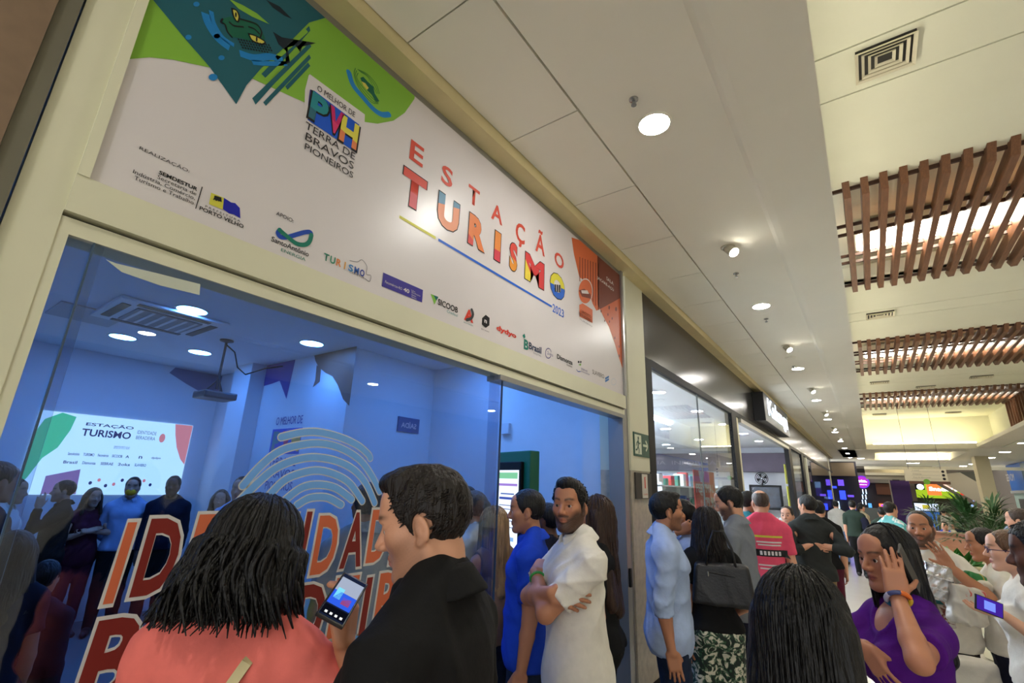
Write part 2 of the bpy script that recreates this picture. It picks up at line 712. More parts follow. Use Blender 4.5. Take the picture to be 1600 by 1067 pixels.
def head_colors(L, base, hairc, beard=0.0, stubble=False, lips=(170, 84, 76), makeup=False, bald=False, brow=1.0, hairline=None):
    """L head-local vertex coordinates (unit head), returns linear colours"""
    x, y, z = L[:, 0], L[:, 1], L[:, 2]
    ax = np.abs(x)
    c = np.tile(np.array(lin(base)), (len(L), 1))

    def blend(w, col):
        w = np.clip(w, 0, 1)[:, None]
        c[:] = c * (1 - w) + np.array(col) * w

    def sm(v, a, b):
        return np.clip((v - a) / (b - a), 0, 1)
    inhead = (z > -0.125) & (ax < 0.1) & (y > -0.12) & (y < 0.13) & (z < 0.14)
    red = np.array(lin(base)) * np.array([1.06, 0.9, 0.88])
    blend(inhead * (0.45 * np.exp(-(((ax - 0.043) / 0.02) ** 2 + ((z + 0.02) / 0.02) ** 2)) * (y > 0.03) + 0.4 * np.exp(-((x / 0.014) ** 2 + ((z + 0.027) / 0.014) ** 2)) * (y > 0.08)), red)
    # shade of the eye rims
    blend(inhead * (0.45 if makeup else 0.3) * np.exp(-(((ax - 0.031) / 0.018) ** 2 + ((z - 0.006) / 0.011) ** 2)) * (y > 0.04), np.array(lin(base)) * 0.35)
    # lips
    lw = np.clip(1.6 * (1 - ((ax / 0.0225) ** 2 + ((z + 0.0615) / 0.0120) ** 2)), 0, 1) * (y > 0.07)
    blend(inhead * lw * 0.8, np.array(lin(lips)))
    blend(inhead * np.exp(-((z + 0.0612) / 0.0016) ** 2) * (ax < 0.021) * (y > 0.07) * 0.7, np.array(lin(lips)) * 0.3)
    # brows
    bz = 0.0305 + 0.006 * np.sin(np.clip((ax - 0.012) / 0.04, 0, 1) * PI * 0.8)
    bw = np.exp(-((z - bz) / (0.0045 if makeup else 0.0055)) ** 2) * sm(ax, 0.009, 0.014) * (1 - sm(ax, 0.047, 0.055)) * (y > 0.04)
    blend(inhead * bw * 0.9 * brow, np.array(lin(hairc)))
    if beard > 0:
        nz = 0.5 + 0.5 * np.sin(x * 900) * np.sin(z * 830 + y * 700)
        jaw = 1 - sm(z, -0.060 + 0.030 * sm(ax, 0.028, 0.062), -0.036 + 0.034 * sm(ax, 0.028, 0.062))
        jaw = jaw * sm(y, -0.02, 0.0) * (z > -0.128)
        must = np.exp(-((z + 0.044) / 0.006) ** 2) * (1 - sm(ax, 0.026, 0.034)) * (y > 0.07)
        side = sm(ax, 0.050, 0.060) * (1 - sm(z, 0.01, 0.03)) * (z > -0.09) * sm(y, -0.012, -0.002) * (1 - sm(y, 0.008, 0.028))
        clear = lw
        w = np.clip(np.maximum(np.maximum(jaw, must), side), 0, 1) * (1 - np.clip(clear * 1.2, 0, 1))
        blend(inhead * w * beard * (0.8 + 0.2 * nz), np.array(lin(hairc)) * 0.9)
    return c


def locks(n, hp, R, k, length, az0, az1, wave, rad, seed, base_out=0.012, spread=0.0, inward=0.0, zmin=None, part=0.0, start=0.02):
    """tapered wavy locks falling from the scalp; az in degrees, 0 = face, 180 = back of the head"""
    rg = random.Random(seed)
    mb = MB()
    for i in range(n):
        az = math.radians(az0 + (az1 - az0) * ((i + rg.random()) / n))
        th0 = rg.uniform(start, 1.25)
        pts = []
        rads = []
        ph = rg.uniform(0, 6.28)
        amp = wave * rg.uniform(0.5, 1.3)
        out = base_out + rg.uniform(-0.006, 0.010)
        L = length * rg.uniform(0.8, 1.04)
        rr = rad * rg.uniform(0.7, 1.3)
        dirx, diry = math.sin(az), math.cos(az)
        steps = 5
        for s in range(steps):
            th = th0 + (PI / 2 - th0) * s / (steps - 1) if th0 < PI / 2 else th0
            pts.append(V((0.0735 + out) * math.sin(th) * dirx + part * (1 - s / steps), -0.014 + (0.095 + out) * math.sin(th) * diry, 0.034 + (0.087 + out) * math.cos(th)))
        p = pts[-1].copy()
        ns = 9
        for s in range(1, ns + 1):
            u = s / ns
            q = p + V(0, 0, -L * u)
            q = q + V(dirx, diry * 0.8, 0) * (spread * u * u - inward * u * u)
            q = q + V(-diry, dirx, 0) * amp * math.sin(ph + u * (L / 0.055)) * min(1, 2 * u) + V(dirx, diry, 0) * amp * 0.7 * math.cos(ph * 1.3 + u * (L / 0.06))
            pts.append(q)
        m = len(pts)
        for s in range(m):
            u = s / (m - 1)
            rads.append(max(0.0012, rr * (0.55 + 0.9 * u) * (1 - u ** 4)))
        W = [hp + R @ (q * k) for q in pts]
        mb.tube(W, [r * k for r in rads], n=5, caps=False)
    return mb


def tufts(n, hp, R, k, length, rad, seed, test, out=0.012, lift=0.35, sweep=(0, 0.6, -0.2)):
    """short hair clumps on the scalp"""
    rg = random.Random(seed)
    mb = MB()
    c = V(0, -0.014, 0.034)
    tries = 0
    while n > 0 and tries < 20000:
        tries += 1
        v = V(rg.gauss(0, 1), rg.gauss(0, 1), rg.gauss(0, 1))
        v = nrm(v)
        p = c + v * V(0.0735 + out * 0.8, 0.095 + out, 0.087 + out)
        if not test(p):
            continue
        n -= 1
        nn = nrm(v / V(0.0735, 0.095, 0.087))
        dirn = V(*sweep) + V(rg.gauss(0, .25), rg.gauss(0, .25), rg.gauss(0, .25))
        dirn = nrm(dirn - nn * (dirn @ nn)) + nn * lift
        L = length * rg.uniform(0.6, 1.2)
        p0 = p - nn * 0.008
        pts = [p0, p0 + dirn * L * 0.5 + nn * 0.003, p0 + dirn * L - nn * 0.003]
        mb.tube([hp + R @ (q * k) for q in pts], [rad * k, rad * 0.8 * k, 0.0008], n=4, caps=False)
    return mb


ARM_DOWN = {'e': (0.10, -0.05, -1), 'f': (0.03, 0.16, -1)}
PEOPLE = []


def person(label, head_px, depth, face, head_face=None, tilt=0, roll=0, female=False, skin='tan', hair=None, top=None, bottom=None,
           right=None, left=None, res=0.010, bulk=1.0, beard=0.0, hscale=1.0, lean=0, step=0.0, group=None, shoes=(30, 30, 32), lips=None, makeup=False,
           name='person', legs=True, head_res=None, sit=None, hd=None, abs_pos=None, wide=1.0, extra_lo=None, brow=1.0, neck=-0.008):
    """face: 0 = facing away from the camera along the line of sight, 90 = facing picture left, 180 = facing the camera, -90 = facing right"""
    hc = at_depth(head_px[0], head_px[1], depth) if abs_pos is None else np.array(abs_pos)
    dv = nrm(V(hc[0] - CAM[0], hc[1] - CAM[1], 0))
    a = math.radians(face)
    fw = V(dv[0] * math.cos(a) - dv[1] * math.sin(a), dv[0] * math.sin(a) + dv[1] * math.cos(a), 0)
    rz = math.atan2(-fw[0], fw[1])
    Hd = hd or 1.635                       # head centre height of the 1.75 m model
    s = hc[2] / (Hd + neck)
    if sit is not None:
        s = sit
    turn = 0 if head_face is None else head_face - face
    # local model, front +y, right +x; lean shifts the upper body forward
    ln = math.radians(lean)

    def up(p):                              # apply the lean to upper-body points, about the hips
        p = np.asarray(p, float)
        q = p - V(0, 0, 0.95)
        return V(q[0], q[1] * math.cos(ln) + q[2] * math.sin(ln), q[2] * math.cos(ln) - q[1] * math.sin(ln) + 0.95)
    headp = up(V(0, 0.022, 1.635 + neck))
    base = V(hc[0], hc[1], 0) - (V(math.cos(rz), math.sin(rz), 0) * headp[0] + V(-math.sin(rz), math.cos(rz), 0) * headp[1]) * s
    if sit is not None:
        base[2] = hc[2] - headp[2] * s
    root = empty(name, base, rz)
    tag(root, label, 'person', group)
    Rh = rotm('Z', turn) @ rotm('X', tilt) @ rotm('Y', roll)
    hk = 1.0 * hscale
    g = 0.90 if female else 1.0
    b = bulk
    SH = {}
    h = res / s

    def torso(S, o=0.0, low=True):
        w = g * b
        S.rc(up((0, -0.005, 1.17)), up((0, -0.01, 1.33)), 0.132 * w + o, 0.148 * w + o, k=0.05, sy=0.74)
        S.rc(up((-0.115 * g * wide, -0.02, 1.392)), up((0.115 * g * wide, -0.02, 1.392)), 0.060 + o, 0.060 + o, k=0.05)
        for sd in (-1, 1):
            S.rc(up((sd * 0.03, -0.030, 1.502)), up((sd * 0.150 * g * wide, -0.02, 1.415)), 0.044 + o * 0.8, 0.038 + o, k=0.03)
            S.ell(up((sd * 0.172 * g * wide, -0.018, 1.380)), V(0.050, 0.054, 0.062) + o * 0.7, k=0.03)
            if female:
                S.ell(up((sd * 0.074, 0.082 * b ** 0.5, 1.255)), V(0.068, 0.060, 0.068) * b + o, k=0.03)
            else:
                S.ell(up((sd * 0.07, 0.062 * b, 1.31)), V(0.078, 0.05, 0.055) * b + o, k=0.05)
        wr = (0.112 if female else 0.132) * b
        S.rc(up((0, 0, 1.02)), up((0, 0, 1.17)), wr * 1.03 + o, wr + o, k=0.05, sy=0.78)
        if low:
            pw = 0.128 if female else 0.120
            S.rc((-0.055, -0.005, 0.93), (0.055, -0.005, 0.93), pw * b + o, pw * b + o, k=0.05, sy=0.88)
    # arms
    arms = {}
    for sd, spec in ((1, right), (-1, left)):
        spec = dict(ARM_DOWN) if spec is None else dict(spec)
        sh = up((sd * 0.178 * g * wide, -0.018, 1.384))
        rv, uv, av = V(dv[1], -dv[0], 0), V(0, 0, 1), dv      # picture right, up, away from the camera

        def vdir(t):                        # view direction -> local direction
            w = rv * t[0] + uv * t[1] + av * t[2]
            c_, s_ = math.cos(-rz), math.sin(-rz)
            return nrm(V(w[0] * c_ - w[1] * s_, w[0] * s_ + w[1] * c_, w[2]))
        if 'to' in spec:                    # reach a point: px, py, depth
            wt = at_depth(*spec['to'])
            c_, s_ = math.cos(-rz), math.sin(-rz)
            q_ = (wt - base)
            tl = V(q_[0] * c_ - q_[1] * s_, q_[0] * s_ + q_[1] * c_, q_[2]) / s
            l1, l2 = 0.285, 0.245
            dd = tl - sh
            L_ = min(np.linalg.norm(dd), l1 + l2 - 0.004)
            dd = nrm(dd)
            a_ = (l1 * l1 - l2 * l2 + L_ * L_) / (2 * L_)
            hh_ = math.sqrt(max(l1 * l1 - a_ * a_, 1e-6))
            hint = vdir(spec.get('hv', (0, -1, 0)))
            hint = nrm(hint - dd * (hint @ dd))
            el = sh + dd * a_ + hint * hh_
            wr = sh + dd * L_
            ed, fd = nrm(el - sh), nrm(wr - el)
        else:
            ed, fd = nrm(spec['e']), nrm(spec['f'])
            ed = V(ed[0] * sd, ed[1], ed[2])
            fd = V(fd[0] * sd, fd[1], fd[2])
            el = sh + ed * 0.285
            wr = el + fd * 0.245
        if 'dv' in spec:
            hdn = vdir(spec['dv'])
        else:
            hdn = spec.get('d')
            hdn = fd if hdn is None else nrm(V(hdn[0] * sd, hdn[1], hdn[2]))
        if 'nv' in spec:
            nn = vdir(spec['nv'])
        else:
            nn = spec.get('n', (-1, 0, 0))
            nn = V(nn[0] * sd, nn[1], nn[2])
        arms[sd] = dict(sh=sh, el=el, wr=wr, d=hdn, n=nn, curl=spec.get('curl', 28), fingers=spec.get('fingers'), thumb=spec.get('thumb', 30), spread=spec.get('spread', 5), show=spec.get('show', True))

    def armsdf(S, sd, o0=0.0, o1=0.0, t0=0.0, t1=2.0):
        A = arms[sd]
        q = b ** 0.5 * (0.88 if female else 1.0)
        def rr(t):
            return (0.047 - 0.007 * t) * q if t <= 1 else (0.042 - 0.0155 * (t - 1)) * q
        def pt(t):
            return A['sh'] + (A['el'] - A['sh']) * t if t <= 1 else A['el'] + (A['wr'] - A['el']) * (t - 1)
        te = min(t1, 1.0)
        S.rc(pt(t0), pt(te), rr(t0) + o0, rr(te) + o1, k=0.03)
        if t1 > 1:
            tm = min(t1, 1.3)
            S.rc(pt(1.0), pt(tm), rr(1.0) + o1, rr(1.12) + o1, k=0.015)
            if t1 > 1.3:
                S.rc(pt(1.3), pt(t1), rr(1.12) + o1, rr(t1) + o1, k=0.012)
        return pt(t1), nrm(pt(t1) - pt(max(t1 - 0.1, 0)))

    # ---- body
    S = SDF()
    torso(S, -0.004)
    nk = headp + Rh @ V(0, -0.028, -0.06)
    S.rc(nk, up((0, -0.03, 1.44)), 0.050 * (0.86 if female else 1.0) * b ** 0.4, 0.058 * (0.86 if female else 1.0) * b ** 0.4, k=0.02)
    head_sdf(S, headp, Rh, female, hk)
    for sd in (-1, 1):
        armsdf(S, sd)
        A = arms[sd]
        if A['show']:
            hand_sdf(S, A['wr'], A['d'], A['n'], sd, curl=A['curl'], thumb=A['thumb'], spread=A['spread'], fingers=A['fingers'], sc=0.92 if female else 1.0)
    bh = (head_res or res) / s
    Vv, Q = S.mesh(bh)
    Ls = ((Vv - headp) @ Rh) / hk
    sk = SKIN[skin] if isinstance(skin, str) else skin
    hcol = hair['rgb'] if hair else (30, 24, 22)
    cols = head_colors(Ls, sk, hcol, beard=beard, makeup=makeup, lips=lips or (tuple(int(v * q) for v, q in zip(sk, (0.90, 0.72, 0.72)))), brow=brow)
    np_mesh('body', Vv * s, Q, skin_mat(), root, cols)
    # ---- eyes
    if bh < 0.009:
        for sd in (-1, 1):
            mb = MB()
            mb.sphere((0, 0, 0), 0.0122, 16, 12)
            Rv = Rh
            vs = np.array(mb.v)
            vs = vs[:, [0, 2, 1]] * V(1, 1, 1)
            r2 = np.hypot(vs[:, 0], vs[:, 2])
            cc = np.tile(np.array(lin((205, 196, 190))), (len(vs), 1))
            cc[(r2 < 0.0068) & (vs[:, 1] > 0)] = lin((50, 30, 20))
            cc[(r2 < 0.003) & (vs[:, 1] > 0)] = lin((8, 6, 6))
            W = (headp + (vs + V(sd * 0.031, 0.0725, 0.0045)) @ Rh.T * hk) * s
            np_mesh('eye', W, np.array([f for f in mb.f if len(f) == 4]), mat('eye_surface', rough=0.15, attr='Col'), root, cc)
    # ---- top
    if top:
        o = top.get('o', 0.012)
        S = SDF()
        torso(S, o, low=True)
        if top.get('loose', 0.016):
            L = top.get('loose', 0.016)
            S.rc(up((-0.03, 0, 1.0)), up((0, 0, 1.22)), 0.138 * b * g + L, 0.135 * b * g + o, k=0.04, sy=0.8)
            pl_ = (0.130 if female else 0.116) * b + L
            S.rc((-0.055, -0.008, 0.90), (0.055, -0.008, 0.90), pl_, pl_, k=0.04, sy=0.92)
            for sd in (-1, 1):
                S.ell((sd * 0.065, -0.05, 0.90), V(0.082, 0.072, 0.09) * b + L * 0.5, k=0.05)
        S.disp(fold(top.get('fold', 0.0055), len(PEOPLE) + 1))
        hem = top.get('hem', 0.90)
        S.cut((0, 0, -1), -hem)
        sl = top.get('sleeve', 0.6)
        if sl > 0:
            for sd in (-1, 1):
                A = SDF()
                so = top.get('so', 0.016)
                p, dn = armsdf(A, sd, o + 0.002, so if sl <= 1 else o * 0.9, 0.0, sl)
                A.disp(fold(top.get('fold', 0.0055) * 0.8, len(PEOPLE) + 3 + sd, 26, 48))
                pf, nf = np.array(p), np.array(dn)
                alo, ahi = A.bounds()
                def fnA(P, A=A, pf=pf, nf=nf):
                    return np.maximum(A.ev(P, h), (P - pf) @ nf)
                S.fn('u', 0.02, fnA, alo, ahi)
        else:
            for sd in (-1, 1):
                S.ell(arms[sd]['sh'] + V(sd * 0.045, 0, 0.0), (0.075, 0.09, 0.10), 0.01, op='s')
        nl = top.get('neck', 'crew')
        nc = up((0, 0.0, 1.50))
        if nl == 'scoop':
            S.ell(up((0, 0.085, 1.455)), (0.085, 0.10, 0.095), 0.01, op='s')
        elif nl == 'crew':
            S.ell(up((0, 0.02, 1.525)), (0.074, 0.080, 0.055), 0.008, op='s')
        elif nl == 'v':
            S.ell(up((0, 0.075, 1.46)), (0.05, 0.08, 0.09), 0.008, op='s')
        for op in top.get('ops', []):
            op(S, up, arms)
        Vv, Q = S.mesh(top.get('res', res * 1.25) / s)
        tp = np_mesh('shirt' if not top.get('name') else top['name'], Vv * s, Q, top['mat'], root)
        SH['top'] = tp
        if nl == 'collar':
            S = SDF()
            cpos = up((0, -0.014, 1.497))
            Rc = rotm('X', -16 - lean * 0.8)

            def cf(P):
                q = (P - cpos) @ Rc
                rad = np.hypot(q[:, 0], q[:, 1] * 0.92)
                R0 = 0.066 * b ** 0.4 - q[:, 2] * 0.12
                d = np.sqrt((rad - R0) ** 2 + (np.maximum(np.abs(q[:, 2]) - 0.019, 0)) ** 2) - 0.0055
                gap = 0.016 + np.maximum(0, 0.03 - q[:, 2]) * 0.35
                gp = np.where(q[:, 1] > 0, gap - np.abs(q[:, 0]), -1)
                return np.maximum(d, gp * 0.8)
            S.fn('u', 0, cf, cpos - 0.11, cpos + 0.11)
            # turned-down collar leaf
            def cf2(P):
                q = (P - cpos) @ Rc
                rad = np.hypot(q[:, 0], q[:, 1] * 0.92)
                R0 = 0.070 * b ** 0.4 + (0.018 - q[:, 2]) * 0.42
                zc = q[:, 2] + 0.008 + 0.10 * np.maximum(0, q[:, 1] - 0.03)
                d = np.sqrt((rad - R0) ** 2 * 0.8 + (np.maximum(np.abs(zc) - 0.024, 0)) ** 2) - 0.005
                gp = np.where(q[:, 1] > 0, 0.014 + np.maximum(0, 0.02 - q[:, 2]) * 0.5 - np.abs(q[:, 0]), -1)
                return np.maximum(d, gp * 0.8)
            S.fn('u', 0.004, cf2, cpos - 0.13, cpos + 0.13)
            Vv, Q = S.mesh(max(0.0045, res * 0.7) / s)
            np_mesh('collar', Vv * s, Q, top.get('collar_mat', top['mat']), root)
    # ---- trousers
    if bottom and legs:
        S = SDF()
        o = bottom.get('o', 0.012)
        pw = 0.126 if female else 0.116
        S.rc((-0.055, -0.005, 0.93), (0.055, -0.005, 0.93), pw * b + o * 0.6, pw * b + o * 0.6, k=0.05, sy=0.88)
        fl = bottom.get('flare', 0.0)
        for sd in (-1, 1):
            S.ell((sd * 0.07, -0.06, 0.90), V(0.085, 0.075, 0.085) * b + o * 0.4, k=0.04)
            st = step * sd
            hip = V(sd * 0.085, 0, 0.88)
            kn = V(sd * 0.092, 0.02 + st * 0.5 + abs(st) * 0.12, 0.49)
            an = V(sd * 0.095, -0.02 + st, 0.07)
            if sit is not None:
                kn = V(sd * 0.11, 0.40, 0.90)
                an = V(sd * 0.11, 0.38, 0.46)
            S.rc(hip, kn, 0.088 * b + o, 0.060 * b + o + fl * 0.3, k=0.035)
            if bottom.get('short'):
                continue
            S.rc(kn, an, 0.058 * b + o + fl * 0.3, 0.046 + o + fl, k=0.02)
        S.disp(fold(0.004, len(PEOPLE) + 9, 21, 16))
        S.cut((0, 0, 1), bottom.get('waist', 1.03))
        S.cut((0, 0, -1), -0.035)
        Vv, Q = S.mesh(bottom.get('res', res * 1.4) / s, lo=extra_lo)
        np_mesh(bottom.get('name', 'trousers'), Vv * s, Q, bottom['mat'], root)
        # shoes
        for sd in (-1, 1):
            st = step * sd
            yb = -0.02 + st
            if sit is not None:
                yb = 0.38
            S = SDF()
            zb = 0.4 if sit is not None else 0.0
            S.rc((sd * 0.095, yb - 0.045, zb + 0.045), (sd * 0.105, yb + 0.16, zb + 0.035), 0.044, 0.036, k=0.02)
            S.rc((sd * 0.095, yb - 0.03, zb + 0.06), (sd * 0.1, yb + 0.07, zb + 0.05), 0.045, 0.04, k=0.02)
            S.cut((0, 0, -1), -zb - 0.0)
            Vv, Q = S.mesh(max(0.012, res * 1.3) / s)
            np_mesh('shoe', Vv * s, Q, mat('shoe_%d_%d_%d' % shoes, shoes, rough=0.5), root)
    # ---- hair
    if hair:
        hair_build(hair, root, headp, Rh, hk, s, res, up, female)
    info = dict(root=root, headp=headp, Rh=Rh, s=s, arms=arms, up=up, base=base, rz=rz, top=SH.get('top'))
    PEOPLE.append(info)
    return info


def hair_build(hair, root, headp, Rh, k, s, res, up, female):
    st = hair['style']
    m = hair_mat(hair['rgb'], '%d_%d_%d' % hair['rgb'])
    hres = hair.get('res', min(res, 0.008)) / s
    S = SDF()

    def P(x, y, z):
        return headp + Rh @ V(x, y, z) * k

    def noise(amp, fx=120, fz=40):
        def fn(Pt):
            q = (Pt - headp) @ Rh
            return amp * (np.sin(fx * q[:, 0] + 30 * q[:, 2] + 2 * np.sin(50 * q[:, 1])) * np.sin(fx * 0.8 * q[:, 1] + fz * q[:, 2]) + 0.6 * np.sin(2.1 * fx * q[:, 0] + 1.7 * fx * q[:, 1]))
        return fn
    vol = hair.get('vol', 0.012)
    if st in ('short', 'buzz', 'balding'):
        S.ell(P(0, -0.016, 0.036), V(0.0735 + vol * 0.55, 0.095 + vol * 0.8, 0.087 + vol) * k, 0.01, rot=Rh)
        if st == 'short' and hair.get('quiff', 0) > 0:
            S.ell(P(0, 0.035, 0.108), V(0.055, 0.055, 0.020 + hair['quiff']) * k, 0.02, rot=Rh)
        off = hair.get('line', 0.004)
        hl = hair.get('front', 0.073)          # hairline height at the forehead

        def facecut(Pt):
            q = ((Pt - headp) @ Rh) / k
            x, y, z = q[:, 0], q[:, 1], q[:, 2]
            # boundary: forehead line in front, around the ears at the side, nape at the back
            fr = np.where(y > 0.03, hl - 0.5 * np.maximum(0, np.abs(x) - 0.035) , np.where(y > 0.012, -0.018, np.where(y > -0.038, 0.030 - 0.1 * 0, -0.062)))
            d1 = fr - z
            # sharp temple: in front of y=0.03 only above the hairline
            back = -0.062 - z
            side = np.where(np.abs(x) > 0.055, 0.0, 0.0)
            ear = 0.022 - np.hypot((y + 0.012) * 1.0, (z - 0.0) * 0.75)
            front = (y - 0.028 - 0.55 * (z - 0.01)) * 0.8
            front = np.where(z > hl, np.minimum(front, (y - 0.10)), front)
            d = np.maximum(np.maximum(back, ear), front)
            return d * k
        S.fn('i0', 0, facecut, None, None)
        S.ops[-1] = ('i', 0.0, facecut, None, None)
        if st == 'balding':
            S.ell(P(0, 0.0, 0.15), V(0.075, 0.105, 0.085) * k, 0.004, op='s', rot=Rh)
        S.disp(noise(0.0016 if st != 'buzz' else 0.0006))
        Vv, Q = S.mesh(hres)
        np_mesh('hair', Vv * s, Q, m, root)
        if hair.get('tufts'):
            def test(p):
                q = headp + Rh @ (p * k)
                return facecut(q[None])[0] < -0.008 and not (p[1] > 0.045 and p[2] < hl + 0.03)
            mb = tufts(hair['tufts'], headp, Rh, k, hair.get('tl', 0.03), 0.0035, 3, test, out=vol * 0.8, lift=hair.get('lift', 0.25), sweep=hair.get('sweep', (0, 0.7, -0.1)))
            mb.v = [tuple(np.array(p) * s) for p in mb.v]
            mb.build('hair_tufts', m, root, smooth=True, recalc=False)
    else:
        L = hair.get('len', 0.35)
        w = hair.get('w', 1.0)
        S.ell(P(0, -0.018, 0.036), V(0.0735 + vol, 0.095 + vol * 0.9, 0.087 + vol) * k, 0.02, rot=Rh)
        flat = hair.get('flat', 0.5)
        # hair falls along world down, blended with the head axes
        dn = nrm(Rh @ V(0, -0.10, -1) * 0.5 + V(0, -0.08, -0.5))
        c0 = P(0, -0.045, 0.02)
        if st == 'long':
            for sd in (-1, 0, 1):
                a = P(sd * 0.045, -0.05 if sd == 0 else -0.028, 0.0)
                bpt = a + dn * L * (1.0 if sd == 0 else 0.92) + V(sd * 0.035 * w, -0.02, 0)
                S.rc(a, bpt, 0.062 + vol * 0.5, 0.038 * w + 0.01, k=0.03, sy=0.8)
            fa = hair.get('front', 0)
            for sd in (-1, 1):
                if fa:
                    a = P(sd * 0.07, 0.02, 0.01)
                    S.rc(a, a + V(sd * 0.03, 0.03, -fa), 0.026, 0.02, k=0.02)
        elif st == 'bun':
            S.ell(P(0, -0.115, 0.02), V(0.045, 0.04, 0.045) * k, 0.015, rot=Rh)
        elif st == 'pony':
            a = P(0, -0.105, 0.03)
            S.rc(a, a + V(0, -0.045, -L * 0.5), 0.028, 0.034, k=0.02)
            S.rc(a + V(0, -0.045, -L * 0.5), a + V(0, -0.02, -L), 0.034, 0.014, k=0.02)
        hl = hair.get('line', 0.078)

        def facecut(Pt):
            q = ((Pt - headp) @ Rh) / k
            x, y, z = q[:, 0], q[:, 1], q[:, 2]
            front = (y - 0.022 - 0.62 * (z - 0.0)) * 0.85
            front = np.where(z < 0.0, y - 0.022 + (hair.get('open', 0.0)) , front)
            front = np.where(z > hl, np.minimum(front, y - 0.11), front)
            if st in ('bun', 'pony'):
                ear = 0.024 - np.hypot(y + 0.012, (z + 0.004) * 0.75)
                back = np.where(y > -0.085, -0.055 - z, -1)
                front = np.maximum(np.maximum(front, ear), back)
            if st == 'long' and hair.get('ears', False):
                ear = 0.024 - np.hypot(y + 0.010, (z + 0.004) * 0.75)
                front = np.maximum(front, np.where(np.abs(x) > 0.05, ear, -1))
            return front * k
        if not (st == 'long' and hair.get('front', 0)):
            S.ops.append(('i', 0.0, facecut, None, None))
        else:
            def fc2(Pt):
                q = ((Pt - headp) @ Rh) / k
                front = facecut(Pt)
                return np.where(np.abs(q[:, 0]) > 0.062, -0.01, front)
            S.ops.append(('i', 0.0, fc2, None, None))
        S.disp(noise(0.0016, 95, hair.get('fz', 12)))
        Vv, Q = S.mesh(hres)
        np_mesh('hair', Vv * s, Q, m, root)
        if hair.get('locks'):
            mb = locks(hair['locks'], headp, Rh, k, hair.get('lock_len', L * 0.95), hair.get('az', (70, 290))[0], hair.get('az', (70, 290))[1], hair.get('wave', 0.012), hair.get('lr', 0.008), 5,
                       base_out=vol, spread=hair.get('spread', 0.03), inward=hair.get('inward', 0.0))
            mb.v = [tuple(np.array(p) * s) for p in mb.v]
            mb.build('hair_locks', m, root, smooth=True, recalc=False)


def local_world(info, p):
    """local model point -> world"""
    p = np.asarray(p, float) * info['s']
    c, sn = math.cos(info['rz']), math.sin(info['rz'])
    return info['base'] + V(p[0] * c - p[1] * sn, p[0] * sn + p[1] * c, p[2])


def world_local(info, w):
    q = np.asarray(w, float) - info['base']
    c, sn = math.cos(-info['rz']), math.sin(-info['rz'])
    return V(q[0] * c - q[1] * sn, q[0] * sn + q[1] * c, q[2]) / info['s']


def print_on(info, name, c, u, v, w, h, m, n=(8, 8), out=0.004, shape=None, target='top'):
    """a printed patch that follows the shirt: c local centre in front of the surface, u,v local axes, projected along -(u x v)"""
    o = info[target]
    me = o.data
    co = np.empty(len(me.vertices) * 3, np.float32)
    me.vertices.foreach_get('co', co)
    co = co.reshape(-1, 3)
    bvh = BVHTree.FromPolygons([tuple(p) for p in co], [tuple(p.vertices) for p in me.polygons])
    u, v = nrm(u), nrm(v)
    nn = np.cross(u, v)
    s = info['s']
    mb = MB()
    vs, fs, ok = [], [], []
    for j in range(n[1] + 1):
        for i in range(n[0] + 1):
            p = (np.asarray(c) + u * w * (i / n[0] - 0.5) + v * h * (j / n[1] - 0.5)) * s
            hit = bvh.ray_cast(Vector(p + nn * 0.3), Vector(-nn))
            q = np.array(hit[0]) if hit[0] is not None else p
            vs.append(q + nn * out)
    for j in range(n[1]):
        for i in range(n[0]):
            a = j * (n[0] + 1) + i
            fs.append((a, a + 1, a + n[0] + 2, a + n[0] + 1))
    mb.add(vs, fs)
    return mb.build(name, m, info['root'], smooth=True, recalc=False)


# ------------------------------------------------------------------ shared materials of the place
CREAM = mat('cream_paint', (214, 212, 184), rough=0.55, noise=0.03, nscale=3)
CEIL = mat('ceiling_paint', (234, 231, 216), rough=0.75, noise=0.02, nscale=2)
CEIL2 = mat('high_ceiling_paint', (230, 231, 212), rough=0.8, noise=0.02, nscale=2)
TRIM = mat('yellowed_trim', (208, 194, 146), rough=0.6, noise=0.06, nscale=6)
ALU = mat('aluminium', (160, 160, 156), rough=0.35, metal=0.7)
GREYSTRIP = mat('grey_metal_strip', (112, 108, 92), rough=0.5, metal=0.3, noise=0.05)
BROWN = mat('brown_stone', (120, 98, 76), rough=0.6, noise=0.12, nscale=14)
DARK = mat('dark_fascia', (66, 63, 60), rough=0.22, metal=0.35, noise=0.04, nscale=2)
BLACK = mat('black_frame', (20, 20, 21), rough=0.5, spec=0.2)
GAP = mat('shadow_gap_black', (10, 10, 10), rough=0.9)
MARBLE = mat('beige_marble', (176, 166, 146), rough=0.35, noise=0.22, nscale=18)
FLOORM = mat('polished_floor', (206, 198, 184), rough=0.16, noise=0.05, nscale=1.4)
ROOMW = mat('room_white', (224, 226, 230), rough=0.8, noise=0.02)
ROOMF = mat('room_floor', (120, 120, 124), rough=0.5)
WOOD = mat('slat_wood', (112, 74, 48), rough=0.5, noise=0.3, nscale=9, stretch=(6, 0.6, 6))
LAMP = glow('lamp_warm', (255, 251, 244), 150)
LAMPS = glow('lamp_spot', (255, 248, 232), 60)
STRIP = glow('lamp_strip', (255, 248, 230), 26)
COVE = glow('lamp_cove', (255, 238, 196), 17)
BLUELAMP = glow('lamp_blue', (94, 158, 255), 62)
COOL = glow('lamp_cool', (236, 244, 255), 75)
CHROME = mat('chrome', (170, 170, 168), rough=0.25, metal=0.9)

HS, HU = 3.85, 5.2          # soffit and upper ceiling heights


def reg(o, label, cat, group=None):
    return tag(o, label, cat, group)


